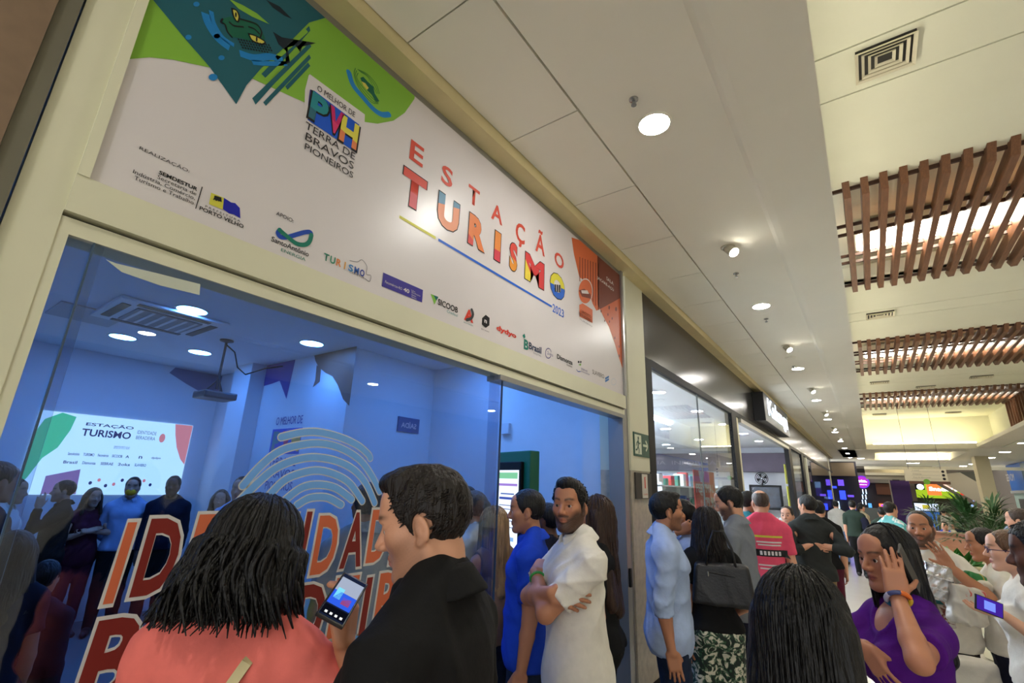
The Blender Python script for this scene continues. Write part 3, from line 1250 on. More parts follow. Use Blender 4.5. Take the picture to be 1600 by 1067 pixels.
# ------------------------------------------------------------------ the shell
struct(boxo('floor', (-0.02, -6, -0.1), (16, 60, 0), FLOORM), 'polished cream mall floor')
# wall to the left of the shop
wl = struct(boxo('wall_left', (-0.4, -6, 0), (0.03, 0.048, HS), BROWN), 'brown stone wall left of the blue-lit shop')
boxo('corner_strip', (-0.06, 0.049, 0), (0.018, 0.094, HS), GREYSTRIP, wl)
pl = struct(boxo('wall_pillar', (-0.12, 0.1, 0), (0.0, 0.2, HS), CREAM), 'cream painted pillar at the left of the shop front')
fr = struct(boxo('trim_1', (-0.1, 0.2, 2.43), (0.012, 4.06, 2.545), CREAM), 'cream beam under the printed banner')
boxo('lower_rail', (-0.1, 0.2, 2.37), (-0.004, 4.06, 2.418), CREAM, fr)
boxo('shadow_gap', (-0.1, 0.2, 2.416), (-0.03, 4.06, 2.432), GAP, fr)  # near-black strip, the shade inside the gap put into its colour
boxo('upright', (-0.08, 0.2, 0), (-0.004, 0.226, 2.37), CREAM, fr)
boxo('upright', (-0.06, 0.2, 2.545), (0.016, 0.228, HS), CREAM, fr)
boxo('upright', (-0.06, 4.03, 2.545), (0.02, 4.07, HS), ALU, fr)
boxo('top_rail', (-0.06, 0.2, 3.735), (-0.002, 4.06, 3.80), ALU, fr)
boxo('door_rail', (-0.10, 2.2, 2.34), (0.004, 4.06, 2.372), ALU, fr)
# right pillar
pr = struct(boxo('wall_right_pillar', (-0.3, 4.16, 1.9), (0.0, 4.62, HS), CREAM), 'cream pillar between the two shops')
boxo('marble_cladding', (-0.3, 4.16, 0.2), (-0.004, 4.62, 1.9), MARBLE, pr)
boxo('skirting', (-0.3, 4.16, 0.0), (0.004, 4.62, 0.2), BLACK, pr)
dj = struct(boxo('trim_2', (-0.14, 4.0, 0), (0.0, 4.08, 2.37), ALU), 'aluminium door jamb of the blue-lit shop')
boxo('inner_track', (-0.12, 4.08, 0), (-0.02, 4.16, 2.6), mat('grey_jamb', (150, 150, 148), rough=0.4, metal=0.4), dj)
boxo('lock', (0.0, 4.02, 0.98), (0.018, 4.05, 1.12), BLACK, dj, b=0.004)
# left soffit, with its separate panels
cl = struct(boxo('ceiling', (0.63, -5, HS), (1.32, 34, HS + 0.12), CEIL), 'low white soffit along the shop fronts')
boxo('backing', (-0.2, -5, HS + 0.03), (0.63, 34, HS + 0.12), CEIL, cl)
y = 0.30 - 0.87 * 5
pm = None
for i in range(40):
    a, b_ = y + i * 0.87, y + i * 0.87 + 0.862
    if pm is None:
        p = boxo('ceiling_panel', (0.125, 0, HS + 0.004), (0.615, 0.862, HS + 0.03), CEIL, cl)
        pm = p.data
        p.location = (0, a, 0)
    else:
        p = link('ceiling_panel', pm, None, cl)
        p.location = (0, a, 0)
tb = struct(MB().box((-0.02, -5, HS - 0.075), (0.12, 34, HS + 0.03)).build('trim_3', TRIM), 'yellowed plaster ledge above the shop fronts')
# beam beside the soffit with a cove curve
mb = MB()
prof = [(1.32, HS + 0.12), (1.32, HS), (1.35, HS - 0.012), (1.40, HS - 0.018), (1.77, HS - 0.018), (1.77, HU + 0.2), (1.70, HU + 0.2), (1.70, HS + 0.12)]
mb.prism([(x, -5, z) for x, z in prof], (0, 33.0, 0))
struct(mb.build('trim_4', CEIL), 'long white beam at the edge of the raised ceiling')
cvl = boxo('cove_lamp', (1.772, -5, 4.46), (1.785, 28, 4.50), glow('lamp_cove_side', (255, 246, 224), 15))
reg(cvl, 'long warm lamp strip hidden behind the white beam under the raised ceiling', 'lamp')
# raised ceiling of separate boards
uc = struct(boxo('ceiling_high', (1.7, -5, HU + 0.35), (6.4, 28.2, HU + 0.45), CEIL2), 'raised cream ceiling of the mall')
ys = [-5, -1.1, 2.0, 3.96, 4.52, 6.1]
LAT = [(6.1, 9.5), (13.3, 16.8), (20.6, 24.0)]
segs = [(-5, -1.1), (-1.1, 2.2), (2.2, 3.95), (3.96, 4.515), (4.525, 6.1), (9.5, 11.075), (11.085, 11.645), (11.655, 13.3), (16.8, 18.375), (18.385, 18.945), (18.955, 20.6), (24.0, 25.6), (25.61, 28.2)]
for a, b_ in segs:
    boxo('ceiling_board', (1.77, a, HU), (6.2, b_ - 0.008, HU + 0.1), CEIL2, uc)
for a, b_ in LAT:      # recess above each lattice
    boxo('recess_side', (1.77, a - 0.05, HU + 0.05), (6.2, a, HU + 0.4), CEIL2, uc)
    boxo('recess_side', (1.77, b_, HU + 0.05), (6.2, b_ + 0.05, HU + 0.4), CEIL2, uc)
struct(boxo('wall_end_upper', (1.6, 28.2, 4.03), (6.3, 28.4, HU + 0.4), CEIL2), 'bright cream end wall of the raised ceiling')
cv = boxo('cove_lamp', (2.05, 27.55, 4.02), (5.5, 27.62, 4.07), COVE)
reg(cv, 'warm lamp strip in the cove under the raised cream end wall', 'lamp')
struct(boxo('trim_5', (1.6, 27.3, 3.78), (6.3, 28.4, 4.0), CEIL), 'pale ledge of the lit cove')
struct(boxo('wall_right_upper', (6.15, -5, HS - 0.05), (6.3, 28.2, HU + 0.4), CEIL2), 'right side wall of the raised ceiling')
rs = struct(boxo('ceiling_right', (5.45, 17.0, HS - 0.02), (9.0, 60, HS + 0.1), CEIL), 'right white soffit of the mall')
struct(boxo('ceiling_right_near', (6.0, -5, HS - 0.02), (9.0, 17.0, HS + 0.1), CEIL), 'near right white soffit of the mall')
struct(boxo('wall_right', (8.85, -5, 0), (9.05, 36, HS), mat('right_shop_wall', (176, 170, 158), rough=0.6, noise=0.05)), 'pale shop wall on the right side of the mall')
# far ceiling with a second lit recess
fc = struct(boxo('ceiling_far', (-0.2, 28.4, HS + 0.35), (8.9, 60, HS + 0.45), CEIL), 'far low ceiling of the mall')
for nm, lo, hi in (('border', (-0.2, 28.4, HS), (2.1, 44, HS + 0.36)), ('border', (5.5, 28.4, HS), (8.9, 44, HS + 0.36)), ('border', (2.1, 28.4, HS), (5.5, 30.0, HS + 0.36)), ('border', (2.1, 36.5, HS), (5.5, 44, HS + 0.36))):
    boxo(nm, lo, hi, CEIL, fc)
cv2 = boxo('cove_lamp', (2.4, 36.2, HS + 0.1), (5.3, 36.3, HS + 0.16), COVE)
reg(cv2, 'warm lamp strip in the far ceiling recess', 'lamp')

# ------------------------------------------------------------------ wooden ceiling lattices
slat_mesh = {}
lat_names = ('nearest wooden slat lattice under the raised ceiling, with a wide lit strip', 'middle wooden slat lattice hanging under the raised ceiling', 'farthest wooden slat lattice, reaching the right side wall')
for li, (a, b_) in enumerate(LAT):
    root = empty('ceiling_lattice', (1.8, a, HU))
    reg(root, lat_names[li], 'lattice', 'wooden ceiling lattices')
    L = b_ - a
    mb = MB()
    mb.prism([(0, -0.10, -0.01), (0, 0.06, -0.13), (0, L - 0.04, -0.13), (0, L + 0.10, -0.01), (0, L + 0.10, 0.02), (0, -0.10, 0.02)], (0.07, 0, 0))
    me = None
    n = 24
    for i in range(n):
        if me is None:
            o = mb.build('slat', WOOD, root)
            me = o.data
        else:
            o = link('slat', me, None, root)
        o.location = (0.115 + i * 0.174, 0, 0)
    for f in (0.02, 0.30, 0.38, 0.60, 0.68, 0.98):
        boxo('cross_bar', (-0.02, L * f, -0.02), (4.3, L * f + 0.03, 0.02), mat('dark_wood', (72, 44, 30), rough=0.5, noise=0.2), root)
    boxo('end_rail', (-0.03, -0.02, -0.03), (0.0, L + 0.02, 0.03), WOOD, root)
    # the lamp strip above
    lampo = empty('strip_lamp', (1.8, a + L * 0.5, HU + 0.2))
    boxo('diffuser', (0.26, -0.04, -0.10), (4.1, 0.50, -0.08), STRIP, lampo)
    boxo('housing', (0.22, -0.08, -0.08), (4.14, 0.54, 0.10), CEIL2, lampo)
    reg(lampo, ('long white strip lamp above the nearest wooden lattice', 'long white strip lamp above the middle wooden lattice', 'long white strip lamp above the farthest wooden lattice')[li], 'lamp')
# lattice that runs down the right wall behind the farthest one
root = empty('wall_lattice', (6.1, 20.7, 4.0))
reg(root, 'wooden slat lattice running down the right side wall', 'lattice')
for i in range(9):
    boxo('slat', (-0.16, 0.1 + i * 0.36, 0.05), (0.0, 0.135 + i * 0.36, 1.15), WOOD, root)
for z in (0.15, 0.45, 0.75, 1.05):
    boxo('cross_bar', (-0.05, 0, z), (-0.02, 3.2, z + 0.03), WOOD, root)


# ------------------------------------------------------------------ vents, lamps, sprinklers
def vent(x, y, z, w, d, label):
    root = empty('air_vent', (x, y, z))
    reg(root, label, 'vent', 'ceiling air vents')
    m1 = mat('vent_paint', (214, 208, 184), rough=0.5)
    for k in range(4):
        f0, f1 = 1 - k * 0.22, 1 - k * 0.22 - (0.12 if k == 0 else 0.10)
        zz = -0.005 + k * 0.004
        mb = MB()
        W, D, W2, D2 = w / 2 * f0, d / 2 * f0, w / 2 * f1, d / 2 * f1
        t = -0.012
        for (p, q, r_, s_) in (((-W, -D), (W, -D), (W2, -D2), (-W2, -D2)), ((W, -D), (W, D), (W2, D2), (W2, -D2)), ((W, D), (-W, D), (-W2, D2), (W2, D2)), ((-W, D), (-W, -D), (-W2, -D2), (-W2, D2))):
            mb.prism([(p[0], p[1], zz), (q[0], q[1], zz), (r_[0], r_[1], zz + 0.012), (s_[0], s_[1], zz + 0.012)], (0, 0, t))
        mb.build('frame' if k == 0 else 'louvre', m1, root)
    boxo('shadow_box', (-w / 2 * 0.97, -d / 2 * 0.97, 0.012), (w / 2 * 0.97, d / 2 * 0.97, 0.024), mat('vent_dark', (40, 38, 34)), root)


v = onz(1382, 88, HU)
vent(v[0], v[1], HU - 0.024, 0.40, 0.36, 'large square air vent nearest the camera in the raised ceiling')
v = onz(1375, 491, HU)
vent(v[0], v[1], HU - 0.024, 0.45, 0.34, 'square air vent beyond the nearest wooden lattice')
for p, lb in (((1374, 597), 'left slim air vent beyond the middle wooden lattice'), ((1533, 588), 'right slim air vent beyond the middle wooden lattice'), ((1446, 604), 'small slim air vent between two others beyond the middle lattice'), ((1374, 647), 'left slim air vent beyond the farthest lattice'), ((1489, 644), 'right slim air vent beyond the farthest lattice')):
    v = onz(*p, HU)
    vent(v[0], v[1], HU - 0.024, 0.5, 0.3, lb)


def downlight(x, y, z, r, m, label, group, name='ceiling_downlight'):
    root = empty(name, (x, y, z))
    reg(root, label, 'lamp', group)
    MB().lathe([(r * 0.93, -0.006), (r * 0.93, 0.004)], n=24).build('diffuser', m, root)
    mb = MB()
    mb.lathe([(r, 0.004), (r * 1.08, 0.0), (r * 1.08, -0.006), (r * 0.94, -0.006)], n=24)
    mb.f = mb.f[:-2]
    mb.build('ring', CEIL, root)
    return root


for i in range(-1, 10):
    y = 2.38 + 3.55 * i
    if i < 0:
        continue
    downlight(0.95, y, HS - 0.002, 0.095, LAMP, ('large round downlight nearest the camera in the low soffit' if i == 0 else 'round downlight in the low soffit, number %s from the camera' % ('zero', 'two', 'three', 'four', 'five', 'six', 'seven', 'eight', 'nine', 'ten')[i]), 'round soffit downlights')
for y in (-1.2, -4.6):
    downlight(0.95, y, HS - 0.002, 0.095, LAMP, 'round downlight in the low soffit %s the camera' % ('just behind' if y > -2 else 'far behind'), 'round soffit downlights')


def spotlamp(x, y, z, label, group):
    root = empty('spot_lamp', (x, y, z))
    reg(root, label, 'lamp', group)
    MB().lathe([(0.06, 0.0), (0.06, -0.008), (0.035, -0.014)], n=18).build('mount', mat('spot_shell', (190, 184, 164), rough=0.4), root)
    d = nrm((0.5, -0.3, -0.8))
    mb = MB()
    mb.tube([(0, 0, -0.01), tuple(d * 0.10)], [0.042, 0.046], n=16)
    mb.build('barrel', mat('spot_shell'), root, smooth=False)
    mb = MB()
    mb.tube([tuple(d * 0.1005), tuple(d * 0.106)], [0.040, 0.040], n=16)
    mb.build('lens', LAMPS, root)


for i, y in enumerate((4.22, 7.85, 11.5, 15.1, 18.7, 22.3)):
    spotlamp(0.96, y, HS, ('small tilted spot lamp between the first two round downlights' if i == 0 else 'small tilted spot lamp in the soffit after downlight number %s' % ('', 'two', 'three', 'four', 'five', 'six')[i]), 'tilted spot lamps')
for i, (px, py) in enumerate(((990, 155), (1150, 427), (1197, 498), (1240, 572))):
    p = onz(px, py, HS)
    root = empty('sprinkler', (p[0], p[1], HS))
    reg(root, ('fire sprinkler beside the nearest round downlight', 'fire sprinkler just after the first tilted spot lamp', 'fire sprinkler just after the second round downlight', 'fire sprinkler near the third round downlight')[i], 'sprinkler', 'soffit sprinklers')
    MB().lathe([(0.026, 0), (0.026, -0.006), (0.01, -0.012)], n=14).build('rosette', CHROME, root)
    MB().lathe([(0.008, -0.01), (0.008, -0.035), (0.016, -0.038), (0.016, -0.042)], n=10).build('head', CHROME, root)
mb = MB().lathe([(0.07, 0), (0.07, -0.02), (0.05, -0.03)], n=20)
p = onz(1235, 558, HS)
mb.v = [(a + p[0], b_ + p[1], c + HS) for a, b_, c in mb.v]
reg(mb.build('smoke_detector', CEIL), 'flat round smoke detector in the low soffit', 'detector')
for i, p in enumerate(((1598, 692), (1570, 706), (1547, 715), (1520, 725), (1505, 728))):
    v = onz(*p, HS - 0.02)
    downlight(v[0], v[1], HS - 0.024, 0.2, LAMPS, ('%s round downlight from the right edge in the right soffit' % ('first', 'second', 'third', 'fourth', 'fifth')[i]), 'right soffit downlights')
for i in range(5):
    downlight(7.2, -2 + i * 4.4, HS - 0.024, 0.12, LAMP, '%s round downlight of the near right soffit, outside the picture' % ('first', 'second', 'third', 'fourth', 'fifth')[i], 'near right soffit downlights')
for i, p in enumerate(((1428, 726), (1408, 736), (1345, 716))):
    v = onz(*p, HS)
    downlight(v[0], min(v[1], 40), HS - 0.004, 0.18, LAMPS, ('round downlight in the far ceiling edge above the directory sign', 'round downlight at the far ceiling left of the directory sign', 'round downlight where the soffit meets the far ceiling')[i], 'far ceiling downlights')


# ------------------------------------------------------------------ print helpers on planes of constant x
def text_data(s, bold=0.0, shear=0.0, res=3):
    cu = bpy.data.curves.new('lettering', 'FONT')
    cu.body = s
    cu.size = 1
    cu.offset = bold
    cu.shear = shear
    cu.resolution_u = res
    o = bpy.data.objects.new('lettering', cu)
    COL.objects.link(o)
    dg = bpy.context.evaluated_depsgraph_get()
    me = bpy.data.meshes.new_from_object(o.evaluated_get(dg))
    bpy.data.objects.remove(o)
    bpy.data.curves.remove(cu)
    return me


def flat(name, m, parent, pts2, x, holes=None):
    """flat print polygon given in (y, z)"""
    vs = [(x, p[0], p[1]) for p in pts2]
    tr = tessellate_polygon([[Vector((p[0], p[1], 0)) for p in pts2]])
    mb = MB()
    mb.add(vs, [tuple(t) for t in tr])
    me = bpy.data.meshes.new(name)
    me.from_pydata(mb.v, [], mb.f)
    bm = bmesh.new()
    bm.from_mesh(me)
    for f in bm.faces:
        if f.normal.x < 0:
            f.normal_flip()
    bm.to_mesh(me)
    bm.free()
    return link(name, me, m, parent)


def clip_rect(pts, y0, y1, z0, z1):
    def clip(poly, ins, inter):
        out = []
        for i in range(len(poly)):
            a, b_ = poly[i - 1], poly[i]
            ia, ib = ins(a), ins(b_)
            if ib:
                if not ia:
                    out.append(inter(a, b_))
                out.append(b_)
            elif ia:
                out.append(inter(a, b_))
        return out

    def at(k, val):
        def f(a, b_):
            t = (val - a[k]) / (b_[k] - a[k])
            return (a[0] + t * (b_[0] - a[0]), a[1] + t * (b_[1] - a[1]))
        return f
    pts = clip(pts, lambda p: p[0] >= y0, at(0, y0))
    pts = clip(pts, lambda p: p[0] <= y1, at(0, y1))
    pts = clip(pts, lambda p: p[1] >= z0, at(1, z0))
    pts = clip(pts, lambda p: p[1] <= z1, at(1, z1))
    return pts


def yz(p, x=0.0):
    w = onx(p[0], p[1], x)
    return (w[1], w[2])


def letters(s, y0, z0, y1, h, m, parent, x, bold=0.0, shear=0.0, slope=0.0, name='lettering', split=None, mirror=False, res=3):
    """lettering filling the width y0..y1 with height h, baseline at z0"""
    me = text_data(s, bold, shear, res)
    n = len(me.vertices)
    co = np.empty(n * 3, np.float32)
    me.vertices.foreach_get('co', co)
    co = co.reshape(-1, 3)
    lo, hi = co.min(0), co.max(0)
    u = (co[:, 0] - lo[0]) / (hi[0] - lo[0] + 1e-9)
    if mirror:
        u = 1 - u
    w = (co[:, 1] - lo[1]) / (hi[1] - lo[1] + 1e-9)
    Y = y0 + u * (y1 - y0)
    Z = z0 + w * h + slope * (Y - y0)
    out = np.stack([np.full(n, x), Y, Z], 1).astype(np.float32)
    me.vertices.foreach_set('co', out.ravel())
    me.materials.clear()
    if split:
        bm = bmesh.new()
        bm.from_mesh(me)
        zc = z0 + h * split[1]
        bmesh.ops.bisect_plane(bm, geom=bm.verts[:] + bm.edges[:] + bm.faces[:], plane_co=(x, y0, zc), plane_no=(0, split[2], 1), dist=1e-6)
        me.materials.append(m)
        me.materials.append(split[0])
        for f in bm.faces:
            c = f.calc_center_median()
            f.material_index = 1 if (c.z - zc) + split[2] * (c.y - y0) < 0 else 0
        bm.to_mesh(me)
        bm.free()
    me.update()
    return link(name, me, m, parent)


def px_text(s, p0, p1, hp, m, parent, x, bold=0.0, shear=0.0, **k):
    """lettering placed from where its baseline starts and ends"""
    a, b_ = yz(p0, x), yz(p1, x)
    t = yz((p0[0], p0[1] - hp), x)
    return letters(s, a[0], (a[1] + b_[1]) / 2, b_[0], abs(t[1] - a[1]), m, parent, x, bold, shear, **k)


def stroke(name, pts2, w, m, parent, x, caps=True):
    """a flat painted line of width w through (y, z) points"""
    P = [np.array(p, float) for p in pts2]
    Q = []
    for i in range(len(P) - 1):      # Catmull-Rom
        p0, p1, p2, p3 = P[max(i - 1, 0)], P[i], P[i + 1], P[min(i + 2, len(P) - 1)]
        for t in np.linspace(0, 1, 6, endpoint=False):
            Q.append(0.5 * ((2 * p1) + (-p0 + p2) * t + (2 * p0 - 5 * p1 + 4 * p2 - p3) * t * t + (-p0 + 3 * p1 - 3 * p2 + p3) * t ** 3))
    Q.append(P[-1])
    A, B = [], []
    for i, q in enumerate(Q):
        t = Q[min(i + 1, len(Q) - 1)] - Q[max(i - 1, 0)]
        t = t / (np.linalg.norm(t) + 1e-9)
        nn = np.array([-t[1], t[0]])
        A.append(q + nn * w / 2)
        B.append(q - nn * w / 2)
    n = len(Q)
    vs = [(x, *p) for p in A] + [(x, *p) for p in B]
    fs = [(i, i + 1, n + i + 1, n + i) for i in range(n - 1)]
    mb = MB().add(vs, fs)
    if caps:
        for q in (Q[0], Q[-1]):
            o = len(mb.v)
            mb.v += [(x - .0004, q[0] + w / 2 * math.cos(a), q[1] + w / 2 * math.sin(a)) for a in np.linspace(0, 2 * PI, 12, endpoint=False)]
            mb.f.append(tuple(range(o, o + 12)))
    me = bpy.data.meshes.new(name)
    me.from_pydata(mb.v, [], mb.f)
    return link(name, me, m, parent)


def ellipse(c, ry, rz, n=24):
    return [(c[0] + ry * math.cos(a), c[1] + rz * math.sin(a)) for a in np.linspace(0, 2 * PI, n, endpoint=False)]


def ink(name, rgb=(128, 128, 128), rough=0.45):
    return mat('ink_' + name, rgb, rough=rough, spec=0.3)


def zc(x0, y0, s):
    return lambda x, y: (x0 + x * s, y0 + y * s)


# ------------------------------------------------------------------ printed banner
bn = boxo('banner', (-0.03, 0.229, 2.546), (0.0, 4.03, 3.734), mat('banner_vinyl', (214, 208, 208), rough=0.33, noise=0.015, nscale=3))
reg(bn, 'wide white printed banner with green art and tourism lettering above the shop window', 'banner')
BR = (0.23, 4.03, 2.547, 3.733)
Z2, Z3, Z4, Z5 = zc(180, 0, .3561), zc(600, 180, .4126), zc(380, 300, .2375), zc(640, 430, .225)
Z6, Z7, Z8 = zc(480, 90, .1875), zc(160, 200, .16872), zc(860, 360, .24345)
X1, X2, X3, X4 = 0.0012, 0.0020, 0.0028, 0.0036


def art(name, pts, m, x=X1, top=None):
    P = [yz(p) for p in pts]
    if top:
        P += [(P[-1][0], 5.0), (P[0][0] if top is True else top, 5.0)]
    P = clip_rect(P, *BR)
    if len(P) >= 3:
        return flat(name, m, bn, P, x)


GREEN, TEAL, NAVY, BLUE = ink('green', (128, 178, 62)), ink('teal', (32, 92, 104)), ink('navy', (22, 34, 44)), ink('blue', (30, 124, 190))
WHITE, BLK = ink('white', (214, 208, 208)), ink('black', (26, 26, 28))
ORANGE, BROWNI = ink('orange', (208, 104, 62)), ink('brown', (120, 58, 44))
art('green_field', [Z2(*p) for p in [(40, 262), (150, 252), (250, 262), (415, 297), (600, 345), (720, 400), (830, 450), (1092, 535), (1150, 543), (1220, 530), (1270, 495), (1312, 435)]], GREEN, X1, top=0.1)
art('teal_field', [Z2(*p) for p in [(160, -5), (300, 165), (415, 297), (530, 458), (575, 375), (640, 300), (740, 210), (850, 100), (925, 78), (870, 30), (840, 0)]], TEAL, X2, top=True)
for a in ([(640, 325), (850, 115), (855, 135), (665, 350)], [(600, 432), (690, 345), (850, 190), (860, 205), (700, 365), (615, 460)], [(648, 450), (850, 240), (858, 256), (660, 465)], [(745, 380), (845, 275), (855, 290), (755, 395)]):
    art('brush_stroke', [Z2(*p) for p in a], TEAL, X2)
for a in ([(700, 250), (835, 130), (845, 142), (712, 265)], [(655, 345), (840, 165), (848, 178), (668, 358)]):
    art('brush_gap', [Z2(*p) for p in a], GREEN, X3)
art('dark_splash', [Z2(*p) for p in [(690, 140), (730, 165), (790, 175), (880, 190), (820, 205), (810, 230), (790, 200), (755, 210), (765, 275), (745, 285), (748, 225), (715, 195)]], NAVY, X3)
art('dark_splash', [Z2(*p) for p in [(660, 0), (720, 30), (775, 85), (740, 70), (690, 35)]], NAVY, X3)
art('light_splash', [Z2(*p) for p in [(495, -5), (560, 25), (620, 60), (675, 108), (600, 75), (540, 40)]], GREEN, X3)
art('water_drop', [(p[0], p[1]) for p in [Z2(428 + 20 * math.cos(a), 340 + 15 * math.sin(a)) for a in np.linspace(0, 2 * PI, 14, endpoint=False)]], BLUE, X3)
for c in ((320, 165), (465, 255), (355, 20), (445, 160)):
    art('water_drop', [Z2(c[0] + 14 * math.cos(a), c[1] + 11 * math.sin(a)) for a in np.linspace(0, 2 * PI, 10, endpoint=False)], BLUE, X3)
for pts, w in (([(395, 60), (410, 110), (450, 170), (500, 210)], .030), ([(420, 50), (430, 100), (470, 165), (520, 200)], .016), ([(545, 235), (610, 255), (680, 250), (735, 265)], .026), ([(600, 275), (660, 280), (750, 280)], .018)):
    stroke('water_swirl', [yz(Z2(*p)) for p in pts], w, BLUE, bn, X3, caps=False)
REPT = ink('reptile_green', (24, 96, 74))
art('reptile_head', [Z2(*p) for p in [(465, 85), (500, 75), (540, 80), (590, 90), (625, 105), (640, 135), (655, 165), (650, 195), (600, 185), (555, 170), (515, 165), (485, 130)]], REPT, X3)
for e in ([(510, 40), (530, 48), (542, 75), (535, 98), (518, 75)], [(583, 150), (615, 160), (655, 185), (640, 196), (600, 180)]):
    art('reptile_eye', [Z2(*p) for p in e], ink('reptile_yellow', (206, 196, 84)), X4)
    cx, cy = np.mean(e, 0)
    art('pupil', [Z2(cx + 4 * math.cos(a), cy + 12 * math.sin(a)) for a in np.linspace(0, 2 * PI, 8, endpoint=False)], BLK, X4 + .0006)
    stroke('eye_outline', [yz(Z2(*p)) for p in e + [e[0]]], 0.006, BLK, bn, X4 + .0003)
for pts in ([(470, 85), (462, 100), (480, 110), (490, 140), (510, 165)], [(545, 85), (580, 95), (620, 110), (640, 140), (635, 165)], [(585, 120), (610, 130), (630, 150)], [(500, 100), (520, 115), (560, 120)]):
    stroke('ink_line', [yz(Z2(*p)) for p in pts], 0.006, BLK, bn, X4)
dots = MB()
for i in range(46):
    c = Z2(540 + (i % 12) * 12 + (i // 12) * 6, 175 + (i // 12) * 12 + (i % 12) * 2.2)
    q = yz(c)
    o = len(dots.v)
    dots.v += [(X4, q[0] + .004 * math.cos(a), q[1] + .004 * math.sin(a)) for a in np.linspace(0, 2 * PI, 6, endpoint=False)]
    dots.f.append(tuple(range(o, o + 6)))
tag(dots.build('ink_dots', BLK, bn), kind='stuff')
# small reptile in the water
for k, (dx, dy) in enumerate(((0, 0), (10, 10), (22, 20))):
    stroke('ripple', [yz(Z6(*p)) for p in [(400 + dx, 90 + dy * 2), (390 + dx, 150 + dy), (440 + dx, 270 - dy), (530 + dx, 370 - dy), (590, 385 - dy)]], 0.004, ink('dark_green', (60, 120, 50)), bn, X2)
    stroke('ripple', [yz(Z6(*p)) for p in [(420 + dx, 100 + dy), (500, 140 + dy), (570 - dx, 220 + dy), (600 - dx, 300)]], 0.004, ink('dark_green'), bn, X2)
art('small_reptile', [Z6(*p) for p in [(440, 170), (465, 160), (500, 200), (550, 245), (555, 275), (560, 300), (600, 365), (570, 370), (535, 310), (500, 275), (460, 225)]], REPT, X2)
art('small_reptile_back', [Z6(*p) for p in [(450, 200), (480, 215), (510, 255), (495, 270), (465, 235)]], ink('reptile_yellow'), X3)
stroke('water_swirl', [yz(Z6(*p)) for p in [(345, 125), (380, 230), (460, 330), (550, 430), (620, 475), (680, 475)]], 0.028, BLUE, bn, X2)
# city label
art('label_panel', [Z6(*p) for p in [(10, 150), (20, 140), (478, 475), (476, 545), (-30, 540), (-20, 270)]], WHITE, X2)
art('label_block', [Z6(*p) for p in [(20, 268), (60, 280), (430, 560), (422, 690), (408, 785), (385, 780), (150, 620), (0, 520), (5, 390)]], ink('royal', (24, 84, 196)), X3)
art('label_shade', [Z6(*p) for p in [(20, 268), (60, 280), (30, 505), (0, 520), (5, 390)]], ink('violet', (60, 44, 120)), X3 + .0004)
for ch, q0, q1, zb, zt, c1, c2, fr_ in (('P', (22, 400), (178, 420), (30, 510), (60, 290), (40, 132, 140), (52, 104, 120), .4), ('V', (175, 500), (300, 520), (215, 630), (180, 385), (190, 40, 100), (210, 60, 110), .5), ('H', (272, 600), (424, 630), (310, 715), (300, 480), (216, 206, 80), (220, 130, 84), .42)):
    ya, yb = yz(Z6(*q0))[0], yz(Z6(*q1))[0]
    za, zb2 = yz(Z6(*zb))[1], yz(Z6(*zt))[1]
    letters(ch, ya - .008, za - .012, yb + .008, zb2 - za + .012, BLK, bn, X3 + .0008, bold=.06)
    letters(ch, ya, za, yb, zb2 - za, ink('c%d%d%d' % c1, c1), bn, X4 + .0005, bold=.045, split=(ink('c%d%d%d' % c2, c2), fr_, 0.2))
PEN = ink('pen', (44, 40, 42))
px_text('O MELHOR DE', Z6(82, 270), Z6(395, 500), 9.5, PEN, bn, X4)
px_text('TERRA DE', Z6(-20, 590), Z6(395, 850), 12, PEN, bn, X4)
px_text('BRAVOS', Z6(-20, 690), Z6(385, 925), 13, PEN, bn, X4)
px_text('PIONEIROS', Z6(-25, 770), Z6(380, 998), 11, PEN, bn, X4)
# organiser lettering
px_text('REALIZAÇÃO:', Z7(335, 212), Z7(805, 412), 8.0, PEN, bn, X2)
px_text('SEMDESTUR', Z7(520, 428), Z7(878, 582), 6.5, BLK, bn, X2, bold=.03)
px_text('Secretaria de', Z7(505, 470), Z7(868, 622), 6.3, BLK, bn, X2)
px_text('Indústria, Comércio,', Z7(278, 424), Z7(855, 668), 7.4, BLK, bn, X2)
px_text('Turismo e Trabalho', Z7(290, 478), Z7(843, 706), 6.6, BLK, bn, X2)
stroke('divider', [yz(Z7(922, 548)), yz(Z7(862, 745))], 0.003, BLK, bn, X2)
art('flag_yellow', [Z7(*p) for p in [(1005, 600), (1122, 648), (1112, 757), (985, 705)]], ink('flag_y', (206, 200, 70)), X2)
art('flag_blue', [Z7(*p) for p in [(1124, 648), (1190, 690), (1228, 697), (1270, 742), (1275, 838), (1215, 802), (1170, 792), (1113, 752)]], ink('flag_b', (30, 36, 160)), X2)
art('flag_emblem', [Z7(*p) for p in [(1035, 626), (1098, 645), (1102, 690), (1085, 680), (1075, 684), (1065, 672), (1050, 678), (1038, 664), (1020, 668), (1030, 650)]], BLK, X3)
px_text('P R E F E I T U R A', Z7(950, 738), Z7(1275, 868), 3.8, BLK, bn, X2)
px_text('PORTO VELHO', Z7(895, 760), Z7(1305, 926), 6.5, BLK, bn, X2, bold=.02)
px_text('APOIO:', Z4(215, 156), Z4(330, 196), 6.4, PEN, bn, X2)
SB, SG = ink('ribbon_blue', (24, 70, 170)), ink('ribbon_green', (14, 116, 96))
stroke('ribbon', [yz(Z4(*p)) for p in [(240, 250), (228, 272), (245, 296), (290, 297), (350, 280), (400, 266), (438, 264), (447, 280)]], .018, SB, bn, X2)
stroke('ribbon', [yz(Z4(*p)) for p in [(238, 252), (285, 292), (345, 338), (400, 348), (432, 328), (447, 283)]], .018, SG, bn, X3)
